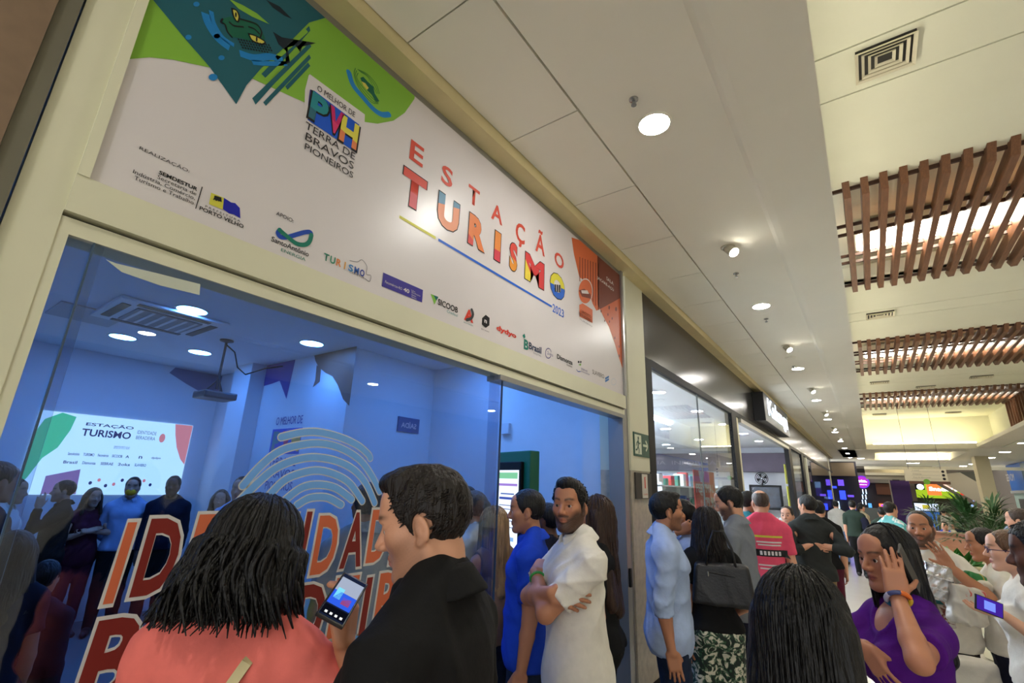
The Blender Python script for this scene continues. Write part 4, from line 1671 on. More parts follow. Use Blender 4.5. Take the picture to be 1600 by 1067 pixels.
px_text('SantoAntônio', Z4(183, 326), Z4(430, 424), 8.6, ink('grey_ink', (60, 60, 62)), bn, X2, bold=.015)
px_text('ENERGIA', Z4(247, 391), Z4(410, 452), 5.2, SG, bn, X2)
ya, yb = yz(Z4(525, 420))[0], yz(Z4(800, 540))[0]
za, h_ = yz(Z4(525, 440))[1], yz(Z4(525, 390))[1] - yz(Z4(525, 440))[1]
tc_ = [(40, 120, 96), (60, 140, 110), (214, 128, 64), (222, 160, 60), (60, 130, 190), (40, 90, 170), (34, 60, 150)]
for i, ch in enumerate('TURISMO'):
    wd = (yb - ya) / 7
    letters(ch, ya + i * wd + .003 + (wd * .3 if ch == 'I' else 0), za - .004, ya + (i + 1) * wd - .003 - (wd * .3 if ch == 'I' else 0), h_, ink('tl%d' % i, tc_[i]), bn, X2, bold=.03)
px_text('COMETUR', Z4(700, 530), Z4(797, 572), 3.2, PEN, bn, X2)
stroke('state_outline', [yz(Z4(*p)) for p in [(700, 452), (750, 460), (780, 447), (812, 490), (808, 540), (838, 550), (830, 588), (800, 570)]], .003, ink('grey_line', (130, 128, 130)), bn, X2)
art('purple_box', [Z4(*p) for p in [(920, 530), (1181, 645), (1175, 727), (910, 620)]], ink('purple', (48, 36, 140)), X2)
px_text('Fecomércio-RO', Z4(933, 598), Z4(1045, 645), 4.2, WHITE, bn, X3)
px_text('40', Z4(1053, 652), Z4(1092, 668), 6.5, WHITE, bn, X3, bold=.03)
for k in range(4):
    px_text(('Um', 'Sindicato', 'Sesc', 'Senac')[k], Z4(1107, 652 + k * 14), Z4((1130, 1165, 1138, 1140)[k], 660 + k * 14 + (0, 12, 2, 3)[k]), 2.4, WHITE, bn, X3)
art('logo_triangle', [Z4(*p) for p in [(1232, 670), (1280, 690), (1256, 742)]], ink('lime', (120, 178, 60)), X2)
art('logo_triangle', [Z4(*p) for p in [(1250, 678), (1282, 691), (1268, 716)]], ink('deep_teal', (10, 92, 92)), X3)
px_text('SICOOB', Z4(1280, 742), Z4(1411, 796), 10, BLK, bn, X2, bold=.02)
px_text('Credisul', Z4(1340, 792), Z4(1410, 821), 4.4, ink('teal_text', (60, 140, 140)), bn, X2)
px_text('A', Z5(378, 306), Z5(442, 336), 19, ink('red', (206, 62, 48)), bn, X2, bold=.05)
stroke('road', [yz(Z5(*p)) for p in [(395, 310), (425, 300), (438, 270), (430, 240)]], .018, ink('road', (60, 62, 66)), bn, X3)
px_text('associação', Z5(375, 332), Z5(440, 356), 3, ink('teal_text'), bn, X2)
art('hexagon', [Z5(*p) for p in [(527, 275), (554, 297), (552, 348), (527, 366), (500, 342), (502, 298)]], BLK, X2)
px_text('n', Z5(519, 328), Z5(536, 335), 5, WHITE, bn, X3, bold=.03)
px_text('ESTÚDIO', Z5(498, 378), Z5(552, 396), 2.4, PEN, bn, X2)
px_text('dydyo', Z5(602, 402), Z5(741, 438), 10.5, ink('red'), bn, X2, bold=.05)
px_text('B', Z5(793, 512), Z5(825, 524), 16, ink('deep_teal2', (20, 120, 104)), bn, X2, bold=.04)
art('sprig', [Z5(*p) for p in [(782, 418), (796, 405), (803, 430), (792, 440)]], ink('deep_teal2'), X2)
px_text('Brasil', Z5(828, 512), Z5(915, 546), 11, ink('navy_text', (34, 52, 84)), bn, X2, bold=.03)
px_text('DIGITAL', Z5(860, 548), Z5(915, 566), 2.8, ink('grey_line'), bn, X2)
stroke('ring', [yz(Z5(962 + 20 * math.cos(a), 542 + 34 * math.sin(a))) for a in np.linspace(0.6, 6.0, 14)], .006, ink('indigo', (70, 66, 130)), bn, X2)
px_text('2oks', Z5(956, 548), Z5(996, 566), 5, ink('indigo'), bn, X3)
px_text('Dismonza', Z5(1024, 582), Z5(1132, 622), 7.5, BLK, bn, X2, bold=.03)
px_text('hotéis', Z5(1092, 628), Z5(1130, 641), 3.2, BLK, bn, X2)
art('dot_logo', [Z5(1172 + 6 * math.cos(a), 602 + 8 * math.sin(a)) for a in np.linspace(0, 2 * PI, 10, endpoint=False)], BLK, X2)
art('dot_logo', [Z5(1187 + 6 * math.cos(a), 602 + 8 * math.sin(a)) for a in np.linspace(0, 2 * PI, 10, endpoint=False)], BLK, X2)
art('leaf_logo', [Z5(*p) for p in [(1170, 622), (1190, 612), (1188, 628)]], ink('lime'), X2)
stroke('swoosh', [yz(Z5(*p)) for p in [(1158, 655), (1168, 668), (1185, 668)]], .006, SB, bn, X2)
for k in range(2):
    px_text(('SEBRAE', 'DE RONDÔNIA')[k], Z5(1190, 655 + k * 18), Z5((1235, 1250)[k], 672 + k * 20), 2.8, ink('indigo'), bn, X2)
px_text('SLAVIERO', Z5(1270, 688), Z5(1351, 714), 6.6, ink('grey_ink'), bn, X2)
for k in range(2):
    art('stripe_logo', [Z5(*p) for p in [(1356, 712 + k * 18), (1383, 697 + k * 18), (1383, 710 + k * 18), (1358, 726 + k * 18)]], ink('sky', (60, 120, 190)), X2)
stroke('faint_ring', [yz(Z5(1415 + 17 * math.cos(a), 740 + 22 * math.sin(a))) for a in np.linspace(0, 2 * PI, 12)], .004, ink('pale_blue', (190, 200, 214)), bn, X2)
# main lettering
RED = ink('estacao_red', (206, 78, 60))
ze0, ze1 = yz(Z3(98, 166))[1], yz(Z3(100, 88))[1]
for ch, a, b_ in (('E', (98, 130), (150, 150)), ('S', (217, 225), (260, 235)), ('T', (320, 270), (362, 295)), ('A', (405, 380), (448, 395)), ('Ç', (498, 435), (533, 445)), ('Ã', (573, 500), (608, 520)), ('O', (645, 550), (680, 552))):
    dz0 = -.06 if ch == 'Ç' else 0
    dz1 = .07 if ch == 'Ã' else 0
    letters(ch, yz(Z3(*a))[0], ze0 + dz0, yz(Z3(*b_))[0], ze1 - ze0 - dz0 + dz1, RED, bn, X2, bold=.02)
zt0, zt1 = yz(Z3(105, 350))[1], yz(Z3(76, 193))[1]
for ch, a, b_, c1, c2, f_, sl in (('T', (75, 200), (163, 250), (208, 76, 64), (214, 92, 100), .42, 0), ('U', (205, 330), (283, 380), (92, 140, 170), (232, 150, 110), .62, -0.3), ('R', (320, 430), (383, 440), (222, 124, 66), (206, 70, 64), .3, .6), ('I', (418, 490), (440, 500), (222, 136, 66), (210, 70, 84), .36, 0), ('S', (475, 540), (503, 540), (206, 74, 64), (226, 150, 60), .5, .3), ('M', (533, 590), (605, 610), (206, 64, 66), (222, 200, 70), .72, 1.2), ('O', (628, 650), (683, 660), (214, 204, 60), (36, 96, 196), .45, -.1)):
    ya, yb = yz(Z3(*a))[0], yz(Z3(*b_))[0]
    letters(ch, ya - .006, zt0 - .006, yb + .006, zt1 - zt0 + .012, BLK, bn, X2, bold=.062)
    letters(ch, ya, zt0, yb, zt1 - zt0, ink('t1' + ch, c1), bn, X3, bold=.055, split=(ink('t2' + ch, c2), f_, sl))
for k in range(3):
    q = yz(Z3(648 + k * 8, 655))
    art('pillar_mark', [Z3(645 + k * 8, 668 + k), Z3(650 + k * 8, 670 + k), Z3(650 + k * 8, 642 + k), Z3(645 + k * 8, 640 + k)], BLK, X4)
zl = (yz(Z3(58, 382))[1] + yz(Z3(635, 727))[1]) / 2
stroke('underline', [(yz(Z3(58, 382))[0], zl), (yz(Z3(195, 465))[0], zl)], .016, ink('flag_y'), bn, X2, caps=False)
stroke('underline', [(yz(Z3(205, 470))[0], zl), (yz(Z3(635, 727))[0], zl)], .016, ink('line_blue', (36, 100, 204)), bn, X2, caps=False)
px_text('2023', Z3(638, 748), Z3(681, 764), 13, ink('line_blue'), bn, X2, bold=.01)
# orange corner
art('orange_field', [Z8(*p) for p in [(135, 45), (150, 150), (185, 300), (230, 330), (270, 470), (295, 515), (318, 505), (340, 555), (375, 620), (410, 720), (440, 820), (462, 885), (470, 300), (300, 100)]], ORANGE, X1)
art('brown_field', [Z8(*p) for p in [(300, 150), (450, 270), (446, 435), (318, 505), (302, 480)]], BROWNI, X2)
for k in range(8):
    x_ = 185 + k * 17
    art('stripe', [Z8(x_, 170 + k * 6), Z8(x_ + 5, 172 + k * 6), Z8(x_ + 5, 330 + k * 26), Z8(x_, 325 + k * 26)], BROWNI, X2)
art('badge', [Z8(222 + 48 * math.cos(a), 392 + 84 * math.sin(a)) for a in np.linspace(0, 2 * PI, 24, endpoint=False)], WHITE, X3)
art('badge_face', [Z8(222 + 43 * math.cos(a), 392 + 77 * math.sin(a)) for a in np.linspace(0, 2 * PI, 24, endpoint=False)], ORANGE, X3 + .0005)
art('badge_boat', [Z8(*p) for p in [(180, 385), (215, 375), (255, 410), (258, 440), (200, 425)]], BROWNI, X4)
art('badge_roof', [Z8(*p) for p in [(195, 385), (235, 385), (245, 408), (200, 404)]], WHITE, X4 + .0004)
art('badge_base', [Z8(*p) for p in [(183, 478), (205, 468), (268, 510), (268, 595), (185, 552)]], ORANGE, X3 + .0008)
px_text('CIRCUITO', Z8(194, 530), Z8(262, 560), 4.6, BROWNI, bn, X4, bold=.03)
px_text('BERADEIRO', Z8(188, 550), Z8(264, 585), 4.6, BROWNI, bn, X4, bold=.03)
px_text('TURISMO', Z8(185, 578), Z8(268, 616), 2.5, ink('grey_line'), bn, X4)
px_text('SALA', Z8(360, 322), Z8(405, 348), 5.5, WHITE, bn, X3, bold=.02)
px_text('JACARÉ-AÇÚ', Z8(300, 318), Z8(407, 392), 6.5, WHITE, bn, X3, bold=.02)
for c, r_ in (((376, 495), 9), ((420, 505), 10), ((368, 540), 6), ((395, 565), 6), ((378, 585), 6), ((324, 518), 6), ((347, 580), 5), ((412, 690), 6), ((440, 745), 6), ((440, 805), 7)):
    art('speck', [Z8(c[0] + r_ * .6 * math.cos(a), c[1] + r_ * 1.5 * math.sin(a)) for a in np.linspace(0, 2 * PI, 8, endpoint=False)], BROWNI, X2)

# ------------------------------------------------------------------ shop window glass with its film lettering
GL = glass('window_glass', (226, 234, 242), 0.05)
g1 = struct(boxo('window_1', (-0.030, 0.226, 0.02), (-0.022, 0.31, 2.38), GL), 'narrow glass pane at the left of the shop front')
g2 = struct(boxo('window_2', (-0.016, 0.285, 0.02), (-0.008, 2.24, 2.38), GL), 'large sliding glass pane of the blue-lit shop')
boxo('edge_seal', (-0.018, 0.282, 0.02), (-0.006, 0.286, 2.38), mat('seal', (60, 80, 100), rough=0.3), g2)
boxo('edge_seal', (-0.018, 2.238, 0.02), (-0.006, 2.242, 2.38), mat('seal'), g2)
g3 = struct(boxo('window_3', (-0.046, 2.16, 0.02), (-0.038, 2.25, 2.38), GL), 'edge of the sliding glass door behind the large pane')
XG = -0.0065
wf = empty('window_film', (0, 0, 0))
reg(wf, 'fingerprint and lettering film stuck on the large shop window', 'window film')
FW, FB, FR, FO = ink('film_white', (206, 204, 200)), ink('film_blue', (112, 170, 236)), ink('film_red', (126, 40, 34)), ink('film_orange', (206, 106, 70))
ZF = zc(360, 500, .275)
arcs = [[(290, 665), (400, 640), (500, 637), (620, 665), (720, 710), (780, 760), (795, 785)], [(72, 940), (170, 830), (270, 750), (370, 715), (500, 700), (620, 725), (730, 790), (800, 880), (848, 975)],
        [(50, 1030), (160, 920), (260, 840), (370, 795), (480, 780), (600, 800), (700, 850), (770, 930), (820, 1040)], [(190, 1030), (300, 915), (400, 870), (500, 855), (600, 880), (680, 930), (750, 1030)],
        [(290, 1040), (400, 955), (500, 935), (600, 955), (690, 1020)], [(380, 1050), (440, 1015), (500, 1005), (560, 1012), (630, 1050)]]
for a in arcs:
    P = [yz(ZF(*p), XG) for p in a]
    stroke('fingerprint_line', P, .032, FW, wf, XG)
    stroke('fingerprint_fill', P, .024, FB, wf, XG + .0008)
for a in ([(1110, 905), (1180, 890), (1230, 875), (1270, 880)], [(1110, 950), (1180, 935), (1260, 905)], [(1115, 1000), (1190, 985), (1255, 950)], [(1130, 1040), (1190, 1030), (1240, 1000)]):
    P = [yz(zc(130, 700, .3439)(*p), XG) for p in a]
    stroke('fingerprint_line', P, .042, FW, wf, XG)
    stroke('fingerprint_fill', P, .033, FB, wf, XG + .0008)


def film_word(word, y0, y1, z0, h, cols):
    n = len(word)
    ws = [0.46 if c == 'I' else 1.0 for c in word]
    u = (y1 - y0) / sum(ws)
    y = y0
    for i, c in enumerate(word):
        w = u * ws[i]
        jz = (i % 3 - 1) * .008
        letters(c, y + .004, z0 + jz - .010, y + w - .001, h + .020, FW, wf, XG, bold=.055 if c != 'I' else .02, shear=.10)
        letters(c, y + .013, z0 + jz, y + w - .010, h, cols[i % 2], wf, XG + .0008, bold=.03 if c != 'I' else .02, shear=.10)
        y += w


film_word('IDENTIDADE', 0.505, 1.60, 1.412, 0.205, (FO, FR))
film_word('BERADEIRA', 0.49, 1.715, 1.168, 0.205, (FR, FO))
# strip of torn tape at the top of the glass
tp = flat('tape_strip', mat('old_tape', (190, 196, 180), rough=0.6), None, [yz(p, -0.0065) for p in [(165, 405), (180, 411), (250, 428), (313, 444), (312, 461), (250, 446), (190, 425)]], -0.0065)
reg(tp, 'torn strip of pale tape at the top of the shop glass', 'tape')

# ------------------------------------------------------------------ the blue-lit room
struct(boxo('floor_room', (-6.4, 0.05, -0.1), (-0.02, 4.6, 0.0), ROOMF), 'grey floor of the blue-lit room')
wbk = struct(boxo('wall_back', (-6.4, 0.05, 0), (-6.2, 3.3, 3.2), ROOMW), 'back wall of the blue-lit room behind the projection')
flat('wall_wave', ink('wall_wave', (120, 120, 150)), wbk, [(1.6 + 1.6 * t, 3.19 if t == 0 else 3.19) for t in (0.6, 1.0)] + [(3.19, 2.88), (2.95, 2.90), (2.75, 2.98), (2.5, 3.10)], -6.197)
struct(boxo('wall_room_near', (-6.4, 0.0, 0), (-0.13, 0.06, 3.2), ROOMW), 'near side wall of the blue-lit room')
wfa = struct(boxo('wall_room_far', (-6.3, 3.2, 0), (-2.92, 3.35, 3.2), ROOMW), 'far side wall of the blue-lit room with printed art')
struct(boxo('wall_room_pillar', (-5.35, 3.0, 0), (-4.85, 3.2, 3.2), ROOMW), 'pillar of the blue-lit room')
struct(boxo('wall_annex_back', (-3.05, 3.35, 0), (-2.92, 4.6, 3.2), ROOMW), 'plain wall behind the large window')
struct(boxo('wall_annex_end', (-3.05, 4.52, 0), (-0.02, 4.6, 3.2), ROOMW), 'end wall seen through the doorway')
struct(boxo('wall_annex_block', (-0.56, 4.3, 0), (-0.14, 4.52, 3.2), ROOMW), 'lit wall block right of the doorway')
cr = struct(boxo('ceiling_room', (-6.4, 0.0, 3.2), (-0.12, 4.6, 3.3), ROOMW), 'ceiling of the blue-lit room')
struct(boxo('wall_header', (-0.12, 0.2, 2.545), (-0.061, 4.16, 3.3), ROOMW), 'wall above the shop window')
# printed art on the far side wall (plane of constant y)
def yflat(name, m, parent, pts, y):
    vs = [(p[0], y, p[1]) for p in pts]
    tr = tessellate_polygon([[Vector((p[0], p[1], 0)) for p in pts]])
    me = bpy.data.meshes.new(name)
    me.from_pydata(vs, [], [tuple(t) for t in tr])
    return link(name, me, m, parent)


def ypx(p, y):
    w = ony(p[0], p[1], y)
    return (w[0], w[2])


YF = 3.196
ZG = zc(360, 500, .275)
yflat('brown_art', ink('art_brown', (120, 88, 74)), wfa, [ypx(ZG(*p), YF) for p in [(475, 192), (720, 140), (675, 487), (640, 450), (610, 370), (580, 320), (540, 300), (500, 265), (482, 230)]], YF)
yflat('brown_art', ink('art_brown'), wfa, [ypx(ZG(*p), YF) for p in [(490, 255), (515, 275), (508, 350), (468, 382), (482, 340)]], YF)
yflat('violet_art', ink('art_violet', (70, 60, 150)), wfa, [ypx(ZG(*p), YF) for p in [(205, 255), (370, 222), (318, 448), (280, 345), (240, 360), (190, 375)]], YF)


def yletters(s, x0, z0, x1, h, m, parent, y, bold=0.0, facing=-1):
    me = text_data(s, bold)
    n = len(me.vertices)
    co = np.empty(n * 3, np.float32)
    me.vertices.foreach_get('co', co)
    co = co.reshape(-1, 3)
    lo, hi = co.min(0), co.max(0)
    u = (co[:, 0] - lo[0]) / (hi[0] - lo[0] + 1e-9)
    w = (co[:, 1] - lo[1]) / (hi[1] - lo[1] + 1e-9)
    me.vertices.foreach_set('co', np.stack([x0 + u * (x1 - x0), np.full(n, y), z0 + w * h], 1).astype(np.float32).ravel())
    me.materials.clear()
    me.update()
    return link('lettering', me, m, parent)


for s, z, hh in (('O MELHOR DE', 2.36, .10), ('TERRA DE', 1.86, .10), ('BRAVOS', 1.72, .10), ('PIONEIROS', 1.58, .10)):
    yletters(s, -4.35, z, -3.75, hh, ink('art_violet'), wfa, YF)
yflat('label_block', ink('royal'), wfa, [(-4.4, 2.0), (-3.72, 2.0), (-3.72, 2.31), (-4.4, 2.31)], YF)
for i, (ch, c) in enumerate((('P', (40, 132, 140)), ('V', (190, 40, 100)), ('H', (220, 170, 80)))):
    yletters(ch, -4.36 + i * .22, 2.03, -4.17 + i * .22, .25, ink('pvh%d' % i, c), wfa, YF - .002, bold=.05)
# projection
sc = boxo('projection_screen', (-6.195, 1.30, 1.44), (-6.185, 2.95, 2.40), glow('screen_light', (176, 214, 255), 1.15))
reg(sc, 'bright projected slide on the back wall of the blue-lit room', 'projection')
XS = -6.182
SI, SGn, SOr = glow('slide_ink', (30, 50, 120), 0.7), glow('slide_green', (60, 190, 160), 0.8), glow('slide_orange', (210, 130, 150), 0.8)
flat('slide_green_shape', SGn, sc, [(1.30, 2.10), (1.30, 1.52), (1.36, 1.62), (1.44, 1.85), (1.55, 1.98), (1.62, 2.2), (1.64, 2.36), (1.5, 2.395), (1.36, 2.3)], XS)
flat('slide_orange_shape', SOr, sc, [(2.72, 2.397), (2.945, 2.397), (2.945, 1.85), (2.88, 1.92), (2.80, 2.08), (2.75, 2.25)], XS)
flat('slide_brown_shape', glow('slide_brown', (130, 110, 180), 0.7), sc, [(1.52, 1.445), (1.52, 1.65), (1.82, 1.74), (1.84, 1.445)], XS)
letters('ESTAÇÃO', 1.75, 2.26, 2.25, .055, SI, sc, XS, bold=.02)
letters('TURISMO', 1.73, 2.14, 2.24, .09, SI, sc, XS, bold=.025)
letters('IDENTIDADE', 2.30, 2.22, 2.52, .045, SI, sc, XS)
letters('BERADEIRA', 2.30, 2.15, 2.52, .045, SI, sc, XS)
flat('slide_badge', SOr, sc, ellipse((2.60, 2.19), .035, .06), XS)
for i, (w0, w1, t) in enumerate(((2.09, 2.26, 'SEMDESTUR PORTO VELHO'),)):
    letters(t, w0, 2.01, w1, .035, SI, sc, XS)
for k, t in enumerate(('SantoAntônio', 'TURISMO', 'Fecomércio', 'SICOOB', 'A', 'n', 'dydyo')):
    letters(t, 1.66 + k * .145, 1.90, 1.66 + k * .145 + (.11 if len(t) > 1 else .04), .035, SI, sc, XS, bold=.02)
for k, t in enumerate(('Brasil', 'Dismonza', 'SEBRAE', '2oks', 'SLAVIERO')):
    letters(t, 1.64 + k * .18, 1.80, 1.64 + k * .18 + .13, .035, SI, sc, XS, bold=.02)
for k in range(9):
    flat('slide_speck', (SI, SOr)[k % 2], sc, ellipse((1.95 + k * .08, 1.58 + .04 * math.sin(k * 2)), .018, .022, 8), XS)
# room lamps
for i, (x, y) in enumerate(((-3.2, 1.61), (-4.96, 1.58), (-4.9, 2.36), (-3.22, 2.85))):
    downlight(x, y, 3.198, 0.13, BLUELAMP, ('bluish downlight above the air conditioner', 'bluish downlight nearest the projection wall', 'bluish downlight beside the hanging projector', 'bluish downlight near the brown wall art')[i], 'downlights of the blue-lit room')
for i, (x, y) in enumerate(((-1.9, 3.9), (-1.3, 2.0), (-0.9, 3.2))):
    downlight(x, y, 3.198, 0.13, BLUELAMP, ('bluish downlight beyond the doorway', 'bluish downlight close behind the large window', 'bluish downlight just inside the doorway')[i], 'downlights of the blue-lit room')
# cassette air conditioner
ac = empty('air_conditioner', (-3.75, 1.55, 3.199))
reg(ac, 'square ceiling cassette air conditioner in the blue-lit room', 'air conditioner')
boxo('panel', (-0.45, -0.45, -0.03), (0.45, 0.45, 0.0), mat('ac_white', (220, 222, 226), rough=0.5), ac, b=0.01)
boxo('grille', (-0.27, -0.27, -0.042), (0.27, 0.27, -0.028), mat('ac_grille', (130, 134, 140), rough=0.6), ac)
for k in range(6):
    boxo('grille_bar', (-0.26, -0.24 + k * .09, -0.048), (0.26, -0.215 + k * .09, -0.04), mat('ac_white'), ac)
for lo, hi in (((-0.3, -0.40, -0.036), (0.3, -0.33, -0.026)), ((-0.3, 0.33, -0.036), (0.3, 0.40, -0.026)), ((-0.40, -0.3, -0.036), (-0.33, 0.3, -0.026)), ((0.33, -0.3, -0.036), (0.40, 0.3, -0.026))):
    boxo('air_slot', lo, hi, mat('ac_slot', (50, 56, 66)), ac)
ht = boxo('ceiling_hatch', (-4.6, 0.85, 3.185), (-4.0, 1.35, 3.199), mat('hatch', (170, 174, 180), rough=0.6))
reg(ht, 'square ceiling hatch left of the air conditioner', 'hatch')
# projector on its pole
pj = empty('projector', (-4.0, 2.28, 3.2))
reg(pj, 'projector hanging from a pole with a dangling cable', 'projector')
MB().lathe([(0.07, 0), (0.07, -0.015), (0.02, -0.03)], n=16).build('ceiling_plate', mat('pj_dark', (58, 58, 62), rough=0.5), pj)
MB().tube([(0, 0, -0.02), (0, 0, -0.56)], 0.014, n=8).build('pole', mat('pj_dark'), pj)
for a in (0, 1, 2):
    b_ = a * 2.1
    MB().tube([(0, 0, -0.45), (0.11 * math.cos(b_), 0.11 * math.sin(b_), -0.60)], 0.008, n=6).build('strut', mat('pj_dark'), pj)
boxo('body', (-0.15, -0.17, -0.68), (0.15, 0.17, -0.60), mat('pj_body', (66, 66, 72), rough=0.4), pj, b=0.02)
MB().lathe([(0.035, -0.16), (0.035, -0.15)], c=(0, 0, -0.64), n=14, axis='X').build('lens', BLACK, pj)
MB().tube([(0.0, 0, -0.05), (0.02, 0.10, -0.12), (0.0, 0.17, -0.28), (-0.02, 0.28, -0.34), (-0.02, 0.5, -0.22), (-0.02, 0.7, -0.15)], 0.008, n=6).build('cable', BLACK, pj)
# mirrored reflection of an exit sign, added as a plate on the annex wall
sd = boxo('exit_sign_reflection', (-2.918, 3.95, 2.32), (-2.90, 4.30, 2.50), mat('plate_blue', (52, 88, 140), rough=0.4))
reg(sd, 'reflection of an exit sign, added as a blue plate with reversed lettering', 'sign')
letters('SAÍDA', 4.0, 2.37, 4.25, .08, WHITE, sd, -2.899, bold=.02, mirror=True)
# totem kiosk with its green frame
kp = at_depth(800, 800, 4.0)
tk = empty('touch_totem', (kp[0], kp[1], 0), math.radians(-20))
reg(tk, 'green framed touch screen totem behind the man in blue', 'totem')
boxo('frame', (-0.24, 0.0, 0), (0.24, 0.10, 2.02), mat('totem_green', (22, 112, 78), rough=0.5), tk, b=0.01)
boxo('bezel', (-0.20, -0.035, 0.75), (0.16, 0.0, 1.93), BLACK, tk, b=0.01)
scn = boxo('screen', (-0.175, -0.04, 0.85), (0.135, -0.034, 1.86), glow('totem_screen', (214, 228, 255), 1.0), tk)
for k, (w, z, hh, c) in enumerate(((.29, 1.79, .05, (120, 190, 150)), (.29, 1.73, .02, (150, 120, 200)), (.2, 1.66, .012, (90, 110, 170)), (.24, 1.62, .02, (60, 80, 160)), (.24, 1.57, .008, (120, 130, 170)), (.24, 1.54, .008, (120, 130, 170)), (.2, 1.45, .008, (120, 130, 170)), (.22, 1.40, .008, (120, 130, 170)), (.22, 1.3, .03, (130, 170, 220)))):
    boxo('screen_row', (-.02 - w / 2, -0.0425, z), (-.02 + w / 2, -0.0405, z + hh), glow('row%d%d%d' % c, c, 0.8), scn)
bx_ = boxo('wall_box', (-1.72, 4.47, 2.30), (-1.60, 4.52, 2.42), mat('box_white', (210, 214, 220)))
reg(bx_, 'small white box high on the end wall by the totem', 'box')


# ------------------------------------------------------------------ signs on the pillar
ex = boxo('exit_sign', (0.0, 4.22, 2.03), (0.008, 4.60, 2.245), mat('exit_green', (16, 74, 58), rough=0.4))
reg(ex, 'dark green emergency exit sign with running figure and arrow on the pillar', 'sign')
GLW = ink('exit_pale', (206, 214, 190))
flat('door_mark', GLW, ex, [(4.24, 2.05), (4.40, 2.05), (4.40, 2.225), (4.24, 2.225)], 0.009)
DK = ink('exit_dark', (16, 74, 58))
flat('figure_head', DK, ex, ellipse((4.325, 2.195), .016, .016, 10), 0.0096)
for pts, w in (([(4.32, 2.17), (4.315, 2.12)], .026), ([(4.315, 2.165), (4.285, 2.15), (4.27, 2.125)], .012), ([(4.325, 2.165), (4.35, 2.145), (4.37, 2.155)], .012), ([(4.31, 2.115), (4.335, 2.09), (4.33, 2.06)], .015), ([(4.31, 2.115), (4.285, 2.09), (4.26, 2.085)], .015)):
    stroke('figure_limb', pts, w, DK, ex, 0.0096)
stroke('arrow', [(4.44, 2.138), (4.55, 2.138)], .022, GLW, ex, 0.009, caps=False)
stroke('arrow', [(4.51, 2.185), (4.555, 2.138), (4.51, 2.09)], .020, GLW, ex, 0.009, caps=False)
dp = boxo('dark_plate', (0.0, 4.22, 1.66), (0.012, 4.61, 1.885), mat('plate_dark', (52, 48, 42), rough=0.5))
reg(dp, 'dark square plate below the exit sign', 'plate')
fs = boxo('fire_sign', (0.013, 4.36, 1.665), (0.018, 4.49, 1.875), mat('sign_white', (206, 200, 186), rough=0.5))
reg(fs, 'small white fire sign with red extinguisher on the dark plate', 'sign')
flat('extinguisher_mark', ink('red'), fs, [(4.41, 1.75), (4.435, 1.75), (4.435, 1.82), (4.43, 1.84), (4.445, 1.85), (4.41, 1.85)], 0.019)
letters('ALARME', 4.375, 1.69, 4.475, .014, ink('red'), fs, 0.019)

# ------------------------------------------------------------------ stationery shop front
fa = struct(boxo('wall_fascia', (-0.12, 4.65, 3.05), (-0.01, 34, 3.78), DARK), 'dark glossy fascia of the neighbouring shops')
fr2 = struct(boxo('trim_6', (-0.10, 4.63, 0), (0.0, 4.80, 3.05), BLACK), 'black frame of the stationery shop window')
boxo('head_rail', (-0.08, 4.8, 2.98), (0.0, 34, 3.06), BLACK, fr2)
boxo('post', (-0.10, 8.45, 0), (0.005, 8.80, 3.0), BLACK, fr2)
boxo('cream_post', (-0.12, 8.80, 0), (-0.02, 9.05, 3.0), CREAM, fr2)
boxo('post', (-0.10, 15.2, 0), (0.01, 15.75, 3.0), BLACK, fr2)
boxo('post', (-0.10, 18.3, 0), (0.01, 18.9, 3.0), BLACK, fr2)
boxo('post', (-0.10, 19.9, 0), (-0.01, 20.1, 3.0), CREAM, fr2)
boxo('post', (-0.10, 31.5, 0), (0.0, 32.0, 3.85), CREAM, fr2)
boxo('door_track', (-0.06, 9.05, 2.90), (0.03, 15.2, 2.97), ALU, fr2)
boxo('plinth', (-0.14, 4.8, 0), (0.0, 8.45, 0.42), mat('plinth_grey', (112, 108, 100), rough=0.5), fr2)
boxo('sill', (-0.6, 4.8, 0.42), (0.01, 8.45, 0.48), mat('sill_pale', (190, 186, 176), rough=0.4), fr2)
GL2 = glass('clear_glass', (238, 242, 244), 0.035)
w4 = struct(boxo('window_4', (-0.03, 4.8, 0.48), (-0.022, 6.55, 2.99), GL2), 'left glass pane of the stationery shop window')
w5 = struct(boxo('window_5', (-0.03, 6.565, 0.48), (-0.022, 8.45, 2.99), GL2), 'right glass pane of the stationery shop window')
boxo('joint', (-0.034, 6.548, 0.48), (-0.018, 6.567, 2.99), mat('joint', (90, 96, 98)), w5)
struct(boxo('window_6', (-0.03, 15.75, 0.1), (-0.022, 18.3, 2.99), GL2), 'glass pane beyond the stationery shop door')
struct(boxo('window_7', (-0.03, 20.1, 0.1), (-0.022, 31.5, 2.99), glass('grey_glass', (200, 210, 222), 0.10)), 'long glass shop front farther down the mall')
KW = mat('shop_white', (232, 236, 242), rough=0.7)
struct(boxo('floor_stationery', (-8, 4.7, -0.1), (-0.02, 34, 0.0), mat('shop_floor', (190, 186, 178), rough=0.3)), 'pale floor of the stationery shop')
struct(boxo('ceiling_stationery', (-8, 4.66, 3.32), (-0.12, 19.9, 3.42), KW), 'white ceiling of the stationery shop')
struct(boxo('wall_stationery_near', (-8, 4.62, 0), (-0.3, 4.70, 3.4), KW), 'near side wall of the stationery shop')
struct(boxo('wall_stationery_back', (-8.1, 4.7, 0), (-7.9, 19.9, 3.4), KW), 'white back wall of the stationery shop')
struct(boxo('wall_stationery_far', (-8, 19.75, 0), (-0.1, 19.9, 3.4), KW), 'far side wall of the stationery shop')
